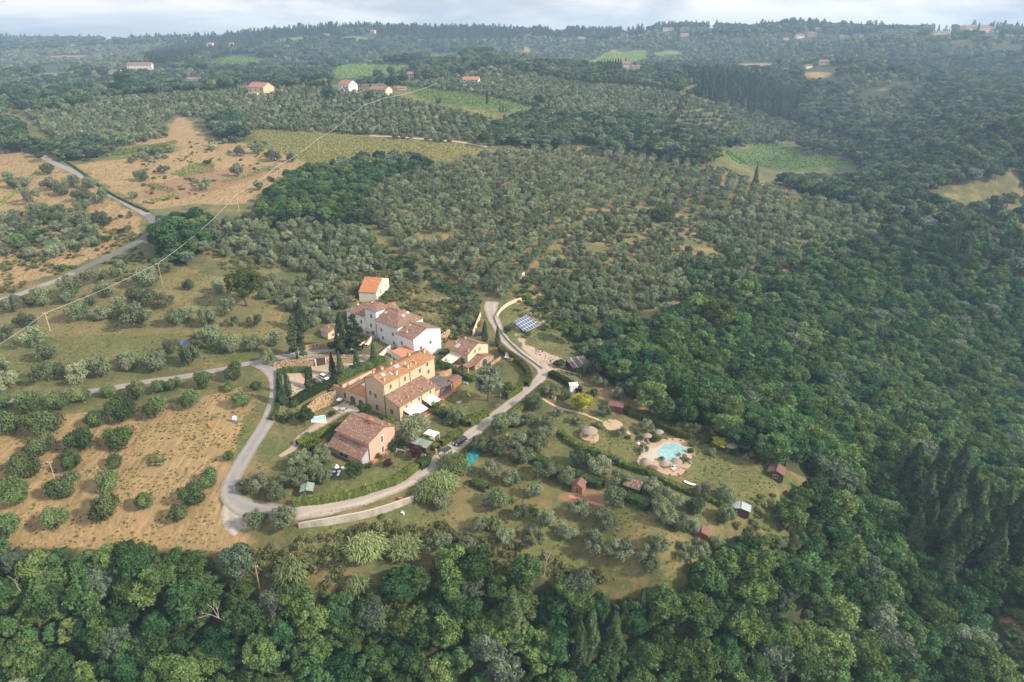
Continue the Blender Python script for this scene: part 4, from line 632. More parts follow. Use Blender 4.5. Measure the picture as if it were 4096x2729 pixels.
# ------------------------------------------------------------------ turn the scattered lists into trees
def gn_stuff(name, label, cat, P, S, ROT, IDX, protos):
    """one object: the trees of `protos` (objects already standing in the scene) set on the points"""
    me = bpy.data.meshes.new(name); me.vertices.add(len(P)); me.vertices.foreach_set("co", np.asarray(P, np.float32).ravel())
    for nm, ty, dat, key in (('psc', 'FLOAT_VECTOR', S, 'vector'), ('prot', 'FLOAT', ROT, 'value'), ('pidx', 'INT', IDX, 'value')):
        at = me.attributes.new(nm, ty, 'POINT'); at.data.foreach_set(key, np.asarray(dat, np.int32 if ty == 'INT' else np.float32).ravel())
    o = link(bpy.data.objects.new(name, me)); ng = bpy.data.node_groups.new(name, 'GeometryNodeTree')
    ng.interface.new_socket("Geometry", in_out='INPUT', socket_type='NodeSocketGeometry'); ng.interface.new_socket("Geometry", in_out='OUTPUT', socket_type='NodeSocketGeometry')
    N, L = ng.nodes, ng.links; gi = N.new("NodeGroupInput"); go = N.new("NodeGroupOutput"); jn = N.new("GeometryNodeJoinGeometry")
    def na(nm, ty): q = N.new("GeometryNodeInputNamedAttribute"); q.data_type = ty; q.inputs['Name'].default_value = nm; return next(s for s in q.outputs if s.enabled)
    sc_, ro_, ix_ = na('psc', 'FLOAT_VECTOR'), na('prot', 'FLOAT'), na('pidx', 'INT'); cx = N.new("ShaderNodeCombineXYZ"); L.new(ro_, cx.inputs[2])
    for i, obs in enumerate(protos):
        cmp_ = N.new("FunctionNodeCompare"); cmp_.data_type = 'INT'; cmp_.operation = 'EQUAL'; ins = [s for s in cmp_.inputs if s.enabled]; L.new(ix_, ins[0]); ins[1].default_value = i
        for ob in obs:
            oi = N.new("GeometryNodeObjectInfo"); oi.inputs['Object'].default_value = ob; oi.inputs['As Instance'].default_value = True; oi.transform_space = 'ORIGINAL'
            ip = N.new("GeometryNodeInstanceOnPoints"); L.new(gi.outputs[0], ip.inputs['Points']); L.new(cmp_.outputs[0], ip.inputs['Selection']); L.new(oi.outputs['Geometry'], ip.inputs['Instance'])
            L.new(cx.outputs[0], ip.inputs['Rotation']); L.new(sc_, ip.inputs['Scale']); L.new(ip.outputs[0], jn.inputs[0])
    L.new(jn.outputs[0], go.inputs[0]); md = o.modifiers.new("grow", 'NODES'); md.node_group = ng
    return tag(o, label, cat, kind='stuff')
def visible(x, y, z, s, h=3):
    sx, sy, Z = project(x, y, z + h); inn = (sx > -20) & (sx < 4116) & (sy > 0) & (sy < 2760); ok = np.zeros(len(x), bool); i = np.where(inn)[0]
    for k in range(0, len(i), 3000):
        j = i[k:k+3000]; g = ground(np.stack([sx[j], sy[j]], 1)); ok[j] = np.hypot(g[:, 0], g[:, 1]) > np.hypot(x[j], y[j]) - 6
    return ok, s * FPX / Z
TENS = '_ _ twenty thirty forty fifty sixty seventy eighty ninety'.split()
def ordw(n):
    if n < 20: return ORD[n]
    n += 1; return TENS[n // 10 % 10] + ('-' + ORD[n % 10 - 1] if n % 10 else '') if n % 10 else TENS[n // 10 % 10][:-1] + 'ieth'
LMK = {'trees of the right hand ravine': ('wood tree in the right ravine, {o} nearest {l}', ((zA(745,640),'the striped stable roof'), (z1(2130,600),'the large solar array'), (zB(1890,680),'the dark cabin'), (zA(1690,560),'the bare brown tree'), (zB(1930,150),'the yellowish poplar'), (zB(1350,400),'the lime green tree'), (zB(2040,1230),'the bare earth cliff'), (zA(1265,485),'the pale silvery poplar'), (z9(790,860),'the tall grey-leaved tree'), (z10(1560,700),'the shaded cypress stand'), (z10(470,850),'the huge bright tree'), (zB(1560,1040),'the blue-grey gabled roof'), (z10(2200,1200),'the straw patch at lower right'), (z9(270,650),'the tall yellowish tree'))),
    'trees of the bottom wood': ('wood tree at the bottom, {o} nearest {l}', ((z7(1450,1250),'the fallen bleached tree'), (z7(1740,900),'the wooden pole'), (z7(210,1080),'the grey dead twigs'), (z8(1470,960),'the bare white branches'), (z8(1265,1200),'the gnarled cypress'), (z7(60,600),'the left edge of the straw field'), (z7(900,600),'the straw field corner'), (z8(780,1350),'the drooping dark reeds'), (z8(2000,1300),'the dark cypress pair'), (z7(1980,900),'the pale rising reeds'), (z7(100,1450),'the bottom left corner'), (z8(300,1400),'the thin crossing wires'))),
    'olives of the dense middle grove': ('grove olive on the middle slope, {o} nearest {l}', ((z1(2070,110),'the small stone hut'), (z1(640,130),'the old barn'), (z1(1780,380),'the end of the gravel road'), (z4(1000,1500),'the bare strip in the grove'), (z4(2270,1420),'the dark thicket')))}
def relabel(grp, items):
    if grp not in LMK:
        o_ = sorted(items, key=lambda o: float(project(*o.location)[0]))
        for n_, o in enumerate(o_ if len(o_) > 1 else []): o['label'] = o['label'] + ', ' + ordw(n_) + ' from left'
        return
    tm, lm = LMK[grp]; L_ = np.array([G(s)[:2] for s, _ in lm]); P_ = np.array([[o.location.x, o.location.y] for o in items]); D_ = np.linalg.norm(P_[:, None] - L_[None], axis=2); near = D_.argmin(1)
    for k_ in range(len(lm)):
        ids = [i for i in np.argsort(D_[:, k_]) if near[i] == k_]
        for n_, i in enumerate(ids): items[i]['label'] = tm.format(o=ordw(n_), l=lm[k_][1])
def realize(kind, limit, name, cat, crown, trunk, lift):
    C = CAND[kind]; A_ = np.array([(c[0], c[1], c[2], c[3], c[6]) for c in C]); ok, px = visible(A_[:, 0], A_[:, 1], A_[:, 2], A_[:, 3], lift); order = np.argsort(-np.where(ok, px, 0)); pick = set(order[:limit].tolist()); cnt = 0; rest = []
    first = {}; byg = {}
    for i, c in enumerate(C):
        if i in pick:
            j = rt.choice((0, 1, 2, 3, 0, 1, 2, 3, 0, 1, 2, 3, 4, 4, 5)) if kind == 'broad' else rt.randrange(len(PR[kind])); o = place_tree(name, PR[kind], c[0], c[1], c[3], c[4], cat, c[5], sz=c[3] * c[6], idx=j, crown=crown, trunk=trunk)
            first.setdefault(j, [ch for ch in o.children]); byg.setdefault(c[5], []).append(o); cnt += 1
        else: rest.append(i)
    for g_, it in byg.items(): relabel(g_, it)
    return A_[rest], first, cnt
restO, fO, cO = realize('olive', 300 - n_ol, 'olive_tree', 'olive tree', 'crown', 'trunk', 3)
restB, fB, cB = realize('broad', 294, 'broadleaf_tree', 'tree', 'crown', 'trunk', 6)
# the far variants each stand once as a tree of their own
def far_proto(kind, a, b, name, label, cat, group, lift, k=1.0):
    out = []
    for i, (p, q) in enumerate(zip(a, b)):
        g = G(v(p, q)); o = place_tree(name, PR[kind], g[0], g[1], k, label + ', ' + ORD[i] + ' from left', cat, group, idx=i); out.append(list(o.children))
    return out
fOF = far_proto('olive_far', (1010, 1090, 1165), (238, 192, 200), 'olive_tree', 'far olive on the ridge near the white crest house', 'olive tree', 'far olives near the white house', 3)
fBF = far_proto('broad_far', (850, 1240, 1900, 2150), (238, 246, 330, 345), 'broadleaf_tree', 'lone distant tree standing in the hazy country', 'tree', 'lone distant trees', 6)
r = np.random.RandomState(4)
def cat3(parts): return np.vstack([p for p in parts if len(p)])
D1 = np.hypot(restO[:, 0], restO[:, 1]); nO, nF = 7, 3
fo = far['ol']; s_f = r.uniform(.8, 1.15, fo.sum()) * (1 + np.clip((far['D'][fo] - 900) / 1600, 0, .9))
idx = np.where(D1 < 560, r.randint(0, 7, len(D1)), 7 + r.randint(0, 3, len(D1)))
P = cat3([restO[:, :3], np.stack([far['x'][fo], far['y'][fo], far['z'][fo]], 1)]); S = np.concatenate([np.stack([restO[:, 3]] * 2 + [restO[:, 3] * restO[:, 4]], 1), np.stack([s_f, s_f, s_f], 1)])
IDX = np.concatenate([idx, 7 + r.randint(0, 3, fo.sum())]); pro = [fO.get(i, []) for i in range(7)] + fOF
gn_stuff('olive_groves', 'endless grey-green olive groves covering the slopes farther off', 'olive grove', P, S, r.uniform(0, 6.28, len(P)), IDX, pro)
fb = ~far['ol']; sb = r.uniform(.85, 1.25, fb.sum()) * (1 + np.clip((far['D'][fb] - 900) / 1600, 0, .9)); dk = far['dk'][fb]
D2 = np.hypot(restB[:, 0], restB[:, 1]); idx = np.where(D2 < 480, r.choice(6, len(D2), p=[.22, .22, .22, .19, .1, .05]), 6 + r.choice(4, len(D2), p=[.35, .35, .15, .15]))
P = cat3([restB[:, :3], np.stack([far['x'][fb][~dk], far['y'][fb][~dk], far['z'][fb][~dk]], 1)]); S = np.concatenate([np.stack([restB[:, 3]] * 2 + [restB[:, 3] * restB[:, 4]], 1), np.stack([sb[~dk], sb[~dk], sb[~dk] * .85], 1)])
IDX = np.concatenate([idx, 6 + r.choice(4, (~dk).sum(), p=[.35, .35, .15, .15])]); pro = [fB.get(i, []) for i in range(6)] + fBF
gn_stuff('distant_woods', 'mixed dark woods filling the ravine and the far valleys', 'woodland', P, S, r.uniform(0, 6.28, len(P)), IDX, pro)

# dark conifers: the skyline woods and the stands on the far hills
cp_ = [list(place_tree('cypress_tree', PR['cypress'], *G(v(a, b))[:2], 1.2, lab, 'cypress', None, idx=i).children) for i, (a, b, lab) in enumerate(((1120,240,'lone cypress at the near end of the far rounded hill'), (1262,262,'slender cypress beside the yellow vineyard strip'), (1420,250,'small cypress in the far rounded olive hill')))]
cf_ = [list(place_tree('conifer_tree', PR['conifer'], *G(v(a, b))[:2], 1.0, lab, 'conifer', None, idx=i).children) for i, (a, b, lab) in enumerate(((1225,282,'dark conifer at the lower end of the far cypress row'), (1560,262,'dark conifer on the far rounded hill shoulder')))]
sk = []
for u0, u1, den, dep in ((840,1000,1.5,70),(1000,1210,1.6,80),(1216,1262,1.6,60),(1300,1430,1.7,60),(1440,1475,.6,40),(520,840,.75,60),(1500,1560,.6,40),(1570,1800,.2,60),(1790,1895,1.3,60),(1895,2354,.14,60),(0,500,.35,60)):
    for j in range(int((u1 - u0) * den)):
        d_ = rays(v(r.uniform(u0, u1), 80))[0]; d_ = d_ / math.hypot(d_[0], d_[1]); R_ = np.arange(1300, 3600, 12.); X_, Y_ = d_[0] * R_, d_[1] * R_; ang = (hgt(X_, Y_) - CAMH) / R_; k_ = int(ang.argmax()); q_ = R_[k_] + r.uniform(-dep, 15); sk.append((d_[0] * q_, d_[1] * q_))
sk = np.array(sk); n_sk = len(sk); sk = np.concatenate([np.column_stack([sk, hgt(sk[:, 0], sk[:, 1])]), np.stack([far['x'][fb][dk], far['y'][fb][dk], far['z'][fb][dk]], 1)])
s = np.where(np.arange(len(sk)) < n_sk, r.uniform(1.2, 2.1, len(sk)), r.uniform(.8, 1.4, len(sk))); gn_stuff('conifer_woods', 'dark conifer stands on the skyline and the hazy hills', 'woodland', sk, np.stack([s * 1.7, s * 1.7, s], 1), r.uniform(0, 6.28, len(sk)), r.choice([0, 1, 2, 3, 4], len(sk), p=[.22, .2, .2, .19, .19]), cp_ + cf_)

# ------------------------------------------------------------------ cypresses and single garden trees (base point and top point in the photo)
def spear(base, top, f, label, k=1, name='cypress_tree', kind='cypress', group=None, w=1.0, cat='cypress', protoH=12.5):
    g = G(f(*base)); h = topz(g, f(*top)) - g[2]; h = max(h, 2.5); s = h / protoH
    o = place_tree(name, PR[kind], g[0], g[1], s * w, label, cat, group, sz=s); BLOCK.append((np.array([g[:2]]), 1)); return o
for i, (b, t, w, lab) in enumerate([((150,1565),(150,935),1.45,'tall clipped cypress at the road corner, front one of a close pair'), ((270,1400),(235,880),1.4,'tall clipped cypress at the road corner, rear one of a close pair'), ((670,1250),(660,850),1.7,'dark cypress left of the parked white hatchback'),
        ((1140,1000),(1105,540),1.5,'slim pointed cypress before the dark gate in the stone wall'), ((1295,1035),(1255,510),1.45,'blunt-topped cypress right of the stone wall gate'), ((1620,885),(1590,460),1.7,'dense cypress in front of the half hidden white car')]):
    spear(b, t, R5, lab, group='cypresses round the car park', w=w)
spear((697,930), (692,750), z1, 'small pointed cypress below the white villa stair', group='cypresses round the car park', w=1.6)
spear((1742,745), (1740,552), z1, 'left one of two cypresses flanking the cottage gate', w=1.6, group='gate cypresses'); spear((1862,790), (1868,602), z1, 'right one of two cypresses flanking the cottage gate', w=1.6, group='gate cypresses')
spear((410,850), (385,470), z1, 'very tall broad cypress left of the villa facade', w=2.4); spear((2035,715), (2010,505), z6, 'broad dark cypress rising behind the old spruce-like tree', w=2.3)
spear((530,850), (540,480), z1, 'shaggy dark conifer hiding the left end of the white villa', name='conifer_tree', kind='conifer', w=1.35, cat='conifer', protoH=14); spear((2000,905), (1975,620), z6, 'ragged old conifer beside the driveway', name='conifer_tree', kind='conifer', w=1.05, cat='conifer', protoH=14)
spear((460,700), (470,590), z1, 'low dark conifer beside the villa', name='conifer_tree', kind='conifer', w=1.0, cat='conifer', protoH=14)
def spears(lst, f, lab, group, w=1.0):
    for n_, (b0, b1, t1) in enumerate(sorted(lst)): spear((b0, b1), (b0, t1), f, lab + ', ' + ordw(n_) + ' from left', group=group, w=w)
spears([(545,712,610),(1630,600,535),(1672,600,545),(2032,590,540),(2078,640,535),(2220,610,497),(2060,650,570)], z3, 'thin dark cypress along the ridge by the ridge houses', 'cypresses on the near ridge', 1.1)
spears([(30,590,500),(305,585,515),(525,560,445),(708,545,460),(650,560,492),(820,620,560),(1178,755,675),(1197,755,690),(1217,755,705),(1238,755,708),(1705,660,605),(1630,800,750),(1730,800,770),(1760,850,815),(1635,600,555)], z4, 'dark cypress spaced along the far slopes', 'cypresses on the far slopes', 1.05)
spears([(1840,500,405),(1858,500,400),(1877,500,396),(1895,500,398),(1913,500,394),(1932,500,392),(1950,500,395),(1968,500,390),(1985,490,392),(2022,430,382),(2190,330,290),(2320,300,262)], z4, 'cypress in the tight row left of the far cream villa', 'cypress row by the far villa', 1.3)
spears([(480,400,1e9)][:0] + [(25,300,180),(110,240,175),(165,280,230),(190,280,228),(362,225,190),(430,205,180),(487,210,178),(655,215,172),(695,205,170),(930,300,245),(1150,320,280),(1178,325,280),(1252,320,278),(1507,230,208),(1538,245,202),(1635,235,212),(1930,210,180),(1850,215,186),(1445,330,290),(1390,300,225),(770,192,168),(812,185,160),(830,185,158),(845,187,160),(985,170,145),(965,178,155),(945,182,158),(900,186,160),(1010,230,185),(1025,250,190)], z5, 'dark cypress on the distant right hand skyline', 'cypresses on the right skyline', 1.3)
spears([(545,1235,1100),(1100,1290,1195),(1135,1320,1215),(1155,1310,1225),(1200,1360,1240),(1320,1400,1290),(290,1160,1110),(320,1160,1115)], z5, 'cypress standing in the deep wood beyond the right slope', 'cypresses in the deep right wood', 1.2)
spears([(1850,260,60),(1870,290,70),(1930,310,50),(1950,300,80),(1740,300,180),(1500,1510,1215),(1600,1400,1220),(770,1110,1030),(965,1230,1130),(1550,1520,1330),(1720,1480,1310),(1790,180,40)], z9, 'narrow cypress poking up through the right ravine wood', 'cypresses in the right ravine', 1.0)
spears(STAND, z10, 'tall dark cypress in the shaded stand at lower right', 'cypresses of the lower right stand', 1.9); spears([(390,1568,1400),(755,1568,1380)], z10, 'thin ivy green cypress at the bottom edge', 'bottom edge cypresses', 1.1)
spears([(1265,1340,920),(1780,1400,1060),(1930,1440,1090),(2000,1560,1430),(2120,1150,940),(1850,1200,970),(1700,1500,1150)], z8, 'gnarled cypress in the dark bottom wood', 'cypresses of the bottom wood', 1.7)
# specimen trees
def specimen(c, d, f, k, label, name='broadleaf_tree', mat=None, zs=1.0, cat='tree', seed=70, kh=.4, kind='broad'):
    S = f(*c); g, W = at_crown([S], [d * k], kh); s = W[0] / (8.2 if kind == 'broad' else 6.0)
    pr = [broad_proto(seed, mat=mat)] if kind == 'broad' else PR['olive']
    o = place_tree(name, pr, g[0, 0], g[0, 1], s, label, cat, sz=s * zs); BLOCK.append((g[:, :2], W[0] * .4)); return o
specimen((985,1050), 520, R3, 1/4.612, 'big round pale grey-green tree on the lawn beside the gravel road', mat=M['silver'], zs=1.0, seed=71, kh=.5)
specimen((1350,1060), 230, R3, 1/4.612, 'yellow-green bushy tree right of the big round lawn tree', mat=M['hedge'], zs=.7, seed=72)
specimen((1100,725), 150, z2, .4248, 'large purple-leaved tree beside the wooden gate', 'plum_tree', M['purple'], .75, 'plum tree', 73)
specimen((835,825), 100, z2, .4248, 'small purple-leaved tree alone on the lawn', 'plum_tree', M['purple'], .6, 'plum tree', 74)
specimen((520,905), 190, z2, .4248, 'dark green round tree in front of the pink house', mat=M['hedge_dark'], zs=.75, seed=75)
specimen((50,400), 190, z2, .4248, 'dark leafy tree left of the raised pool', mat=M['hedge_dark'], zs=.8, seed=76)
specimen((300,1420), 70, z1, .4248, 'small potted-looking tree on the gravel yard', mat=M['hedge_dark'], zs=.6, seed=77)
specimen((620,1400), 150, z1, .4248, 'dark tree against the ochre gable wall', mat=M['hedge_dark'], zs=.7, seed=78)
specimen((1110,400), 120, z2, .4248, 'grey bushy tree below the largest cream awning', mat=M['silver'], zs=.6, seed=79)
specimen((770,980), 200, zA, .4248, 'drooping yellow willow in the pool garden', 'willow_tree', M['lime'], .75, 'willow', 80)
specimen((2060,1330), 160, zA, .4248, 'bright lime green spreading tree beside the thatched shelter', mat=M['lime'], zs=.5, seed=81)
specimen((1930,190), 130, zB, .4248, 'tall yellowish poplar above the reed bed', 'poplar_tree', M['hedge'], 1.6, 'poplar', 82)
specimen((1665,440), 265, z6, 1/1.6812, 'large rounded yellow-green tree on the grass terraces', mat=M['hedge'], zs=.75, seed=83)
specimen((1190,110), 290, z6, 1/1.6812, 'broad dark tree right below the bend of the country road', zs=.7, seed=84)
specimen((848,590), 115, z3, 1/1.6812, 'lone tall oak on the left skyline ridge', zs=1.1, seed=85)
specimen((2135,565), 80, z3, 1/1.6812, 'umbrella shaped tree beside the ridge cypresses', mat=M['hedge_dark'], zs=.9, seed=86)
specimen((2215,640), 100, z3, 1/1.6812, 'round green tree below the white ridge house', zs=.75, seed=87)
specimen((360,530), 75, z4, 1/1.6812, 'dark tree behind the low grey barn on the ridge', zs=.9, seed=88)
specimen((450,570), 90, z4, 1/1.6812, 'dark evergreen right of the low grey barn', mat=M['hedge_dark'], zs=.8, seed=89)
specimen((445,487), 60, z4, 1/1.6812, 'round tree on the ridge before the small ochre house', zs=.8, seed=90)
specimen((770,512), 60, z4, 1/1.6812, 'dark spreading tree on the crest right of the small ochre house', mat=M['hedge_dark'], zs=.7, seed=91)
specimen((1065,502), 40, z4, 1/1.6812, 'small round tree right of the white house with the red roof', zs=1.0, seed=92)
specimen((1065,950), 90, z4, 1/1.6812, 'dark tree at the lower corner of the bright copse', mat=M['hedge_dark'], zs=.8, seed=93)
specimen((2270,1420), 180, z4, 1/1.6812, 'dark green thicket alone among the small olives of the right slope', mat=M['hedge_dark'], zs=.45, seed=94)
specimen((1955,630), 85, z1, .4248, 'small dark fruit tree left of the solar array', mat=M['hedge_dark'], zs=.6, seed=95)
specimen((2140,675), 85, z1, .4248, 'small dark fruit tree below the solar array', mat=M['hedge_dark'], zs=.6, seed=96)
specimen((1265,485), 130, zA, .4248, 'pale silvery poplar standing out from the ravine wood', 'poplar_tree', M['silver'], 1.1, 'poplar', 97)
specimen((1690,590), 140, zA, .4248, 'bare brown leafless tree in the ravine wood', 'bare_tree', M['grey_branch'], .9, 'bare tree', 98)
specimen((1840,620), 110, zA, .4248, 'pale poplar right of the bare brown tree', 'poplar_tree', M['silver'], 1.1, 'poplar', 99)
specimen((560,590), 110, zA, .4248, 'thin fruit tree beside the sandy horse track', zs=.5, mat=M['scrub'], seed=100)
specimen((790,860), 190, z9, 1/1.6812, 'grey-leaved tree rising above the ravine canopy', 'poplar_tree', M['olive'], .9, 'poplar', 101)
specimen((270,650), 230, z9, 1/1.6812, 'tall yellowish tree above the near ravine wood', mat=M['hedge'], zs=.9, seed=102)
specimen((470,850), 330, z10, 1/1.6812, 'huge bright green tree beside the earth cliff', zs=.9, mat=M['broad'], seed=103)
specimen((350,300), 220, R2, 1/4.612, 'ivy covered stump tree left of the villa', mat=M['hedge_dark'], zs=.4, seed=104) if False else None
specimen((810,430), 190, R2, 1/4.612, 'bright fig-like tree between the old barn and the villa', mat=M['hedge'], zs=.5, seed=105)
specimen((1180,870), 120, z8, 1/1.6812, 'light green crown leading the bottom wood', mat=M['hedge'], zs=.8, seed=106)
specimen((700,150), 120, z10, 1/1.6812, 'shrubby tree behind the red roofed cabin', zs=.4, seed=107) if False else None
specimen((1400,1090), 60, z3, 1/1.6812, 'small leafy fruit tree on the middle dry plot', mat=M['hedge'], zs=.5, seed=108)
specimen((420,280), 70, z6, 1/1.6812, 'small green fruit tree on straw beside the country road', zs=.5, seed=109); specimen((720,85), 70, z6, 1/1.6812, 'small green fig tree on straw inside the road bend', zs=.5, seed=110); specimen((650,120), 65, z6, 1/1.6812, 'low fruit tree left of the fig inside the road bend', zs=.5, seed=111)
specimen((820,35), 50, z6, 1/1.6812, 'tiny fruit tree nearest the road bend', zs=.5, seed=112); specimen((610,1460), 120, z3, 1/1.6812, 'spreading fruit tree above the straw patch in the road bend', zs=.5, seed=113)
# dead branches in the bottom wood
def dead_tree(c, f, L, label, seed, lean):
    g = G((f(*c)[0], f(*c)[1] + 30)); r = random.Random(seed); mb = MB()
    def grow(p, d, l, rad, dep):
        q = p + d * l; mb.tube(p, q, rad, rad * .6, 5)
        if dep:
            for _ in range(3): grow(q, (d + Vector((r.uniform(-.7,.7), r.uniform(-.7,.7), r.uniform(-.3,.5)))).normalized(), l * r.uniform(.55,.8), rad * .55, dep - 1)
    grow(Vector((0,0,0)), Vector(lean).normalized(), L, L * .045, 3); o = mb.build('dead_tree', M['deadwood']); o.location = (g[0], g[1], g[2] + 7.5); return tag(o, label, 'dead tree')
dead_tree((1590,1285), z7, 3.2, 'fallen bleached tree lying over the bottom wood', 3, (-.8, .1, .45)); dead_tree((1470,960), z8, 2.6, 'bare white branches sticking out of the bottom wood', 5, (.1, 0, 1)); dead_tree((210,1080), z7, 2.2, 'grey dead twigs in the bottom left wood', 8, (-.2, 0, .8))
# reeds
def reeds(c, f, wpx, label, i, h=5.0):
    S = f(*c); g = G(S); _, _, Z = project(*g); w = wpx * Z / FPX / 2
    o = link(bpy.data.objects.new('reed_clump', reed_mesh(i, int(420 * (w / 2) ** 1.5), h, w))); o.location = (g[0], g[1], g[2] - .2); return tag(o, label, 'reeds', 'clumps of giant reed')
reeds((280,700), z8, 150, 'largest fountain-like clump of giant reed under the concrete wall', 1); reeds((530,700), z8, 120, 'second clump of giant reed right of the largest one', 2, 4.6)
reeds((790,270), z8, 110, 'giant reeds crowding the upper end of the concrete wall', 3, 5.5); reeds((690,330), z8, 90, 'giant reeds hanging over the concrete wall end', 4, 4.5); reeds((860,150), z8, 120, 'tall giant reeds beside the gravel road', 5, 5.5)
reeds((1980,900), z7, 120, 'pale giant reeds rising from the bottom wood', 6, 8); reeds((1130,540), z8, 50, 'small reed clump beside an orchard olive', 7, 4.5); reeds((220,960), z8, 70, 'reed tuft at the edge of the bottom wood', 8, 5)
reeds((850,1300), z8, 70, 'drooping reeds in the middle of the bottom wood', 9, 9)
# scrub mass, vineyards
bp = [link(bpy.data.objects.new('scrub_bush', bush_proto(i))) for i in range(3)]
for o, c in zip(bp, ((1300,640), (1010,700), (700,1150))):
    g = G(v(*c)); o.location = g; o.scale = (1.2,) * 3; tag(o, 'low wild bush lying ' + ('at the edge of the right slope', 'on the slope beyond the old barn', 'on the lawn by the hairpin hedge')[bp.index(o)], 'bush')
r = np.random.RandomState(6); s = r.uniform(.7, 1.7, len(sc_pts)); gn_stuff('undergrowth', 'shaggy scrub and brambles over the rough ground', 'undergrowth', sc_pts - [0, 0, .15], np.stack([s, s, s * r.uniform(.5, 1.0, len(s))], 1), r.uniform(0, 6.28, len(s)), r.randint(0, 3, len(s)), [[o] for o in bp])
def vineyard(poly, az, gap, mat, label, dens=2.2, h=1.3, seed=1, size=.55, step=.5, w=.35):
    P = scatter(poly, step, az, .3, seed, .5, rowgap=gap / step); r = np.random.RandomState(seed); P = np.repeat(P, 2, 0); P = P + r.normal(0, 1, P.shape) * [w, w, 0]; P[:, 2] += r.uniform(.3, h, len(P))
    Nn = r.normal(0, .6, P.shape); Nn[:, 2] += 1; Vv = leafquads(P, Nn, size, r, .3)
    return tag(link(bpy.data.objects.new('vineyard', mesh_np('vineyard', Vv, np.arange(len(Vv)).reshape(-1, 4), mat, [('tint', 'FACE', 'FLOAT', r.uniform(.7, 1.3, len(P)))]))), label, 'vineyard', kind='stuff')
vineyard(VP((590,298),(800,310),(1060,333),(1110,345),(1080,362),(900,388),(760,378),(690,366),(640,346),(565,305)), 4, 3.6, M['vine_dry'], 'yellowish vineyard in rows across the middle of the hill', size=.95, step=.8, w=.45, h=1.7)
vineyard(VP((935,195),(1010,200),(1110,220),(1230,242),(1265,256),(1150,252),(1010,238),(950,215)), 75, 3.4, M['vine'], 'green vineyard on the ridge below the white house', size=1.1, step=1.1, h=1.8)
vineyard(VP((1010,242),(1090,254),(1185,268),(1170,279),(1080,266)), 75, 3.2, M['vine_dry'], 'narrow yellow vineyard strip below the green one', size=1.1, step=1.1)
vineyard(VP((1640,352),(1730,342),(1722,325),(1745,322),(1850,350),(1970,375),(1930,388),(1800,390),(1700,378)), -38, 4.2, M['vine'], 'triangular green vineyard lying in the right hand valley', size=1.3, step=1.2, h=1.8)
for pl, az, lab in ((VP((770,180),(760,160),(800,148),(945,150),(930,166),(870,180)), 40, 'hazy green vineyard beyond the ridge houses'), (VP((478,138),(560,128),(625,140),(560,156),(490,153)), 80, 'hazy vineyard on the left hill below the dark conifers'), (VP((1335,150),(1400,122),(1490,116),(1482,136),(1420,148)), 60, 'hazy green vineyard under the golden field')):
    vineyard(pl, az, 5, M['vine'], lab, size=2.2, step=3, h=2)
vineyard([z3(*q) for q in ((850,1000),(1110,960),(1180,940),(1190,960),(900,1030),(640,1060),(560,1060))], 12, 2.4, M['vine'], 'short vine rows behind the upper left plots', size=.8)
vineyard([z3(*q) for q in ((1150,1170),(1290,1100),(1440,1100),(1440,1150),(1230,1190))], 15, 2.4, M['vine'], 'small green allotment of vines on the dry plots', size=.8)
vineyard([z3(*q) for q in ((1480,1220),(1640,1170),(1860,1100),(1880,1120),(1640,1200),(1500,1235))], 20, 2.4, M['vine'], 'thin green vine hedge right of the tilled plots', size=.7)
vineyard([z3(*q) for q in ((0,1350),(140,1240),(250,1140),(280,1150),(150,1270),(0,1390))], 55, 2.4, M['vine'], 'sloping vine row at the left edge above the road', size=.8)
vineyard([z3(*q) for q in ((980,1240),(1040,1225),(1190,1280),(1130,1300))], 140, 2.0, M['vine'], 'green vegetable rows on the tilled plot', size=.6)
vineyard([z3(*q) for q in ((1020,1340),(1190,1300),(1200,1315),(1030,1365))], 20, 1.5, M['vine'], 'leafy bean row below the tilled plot', size=.7, h=1.6)
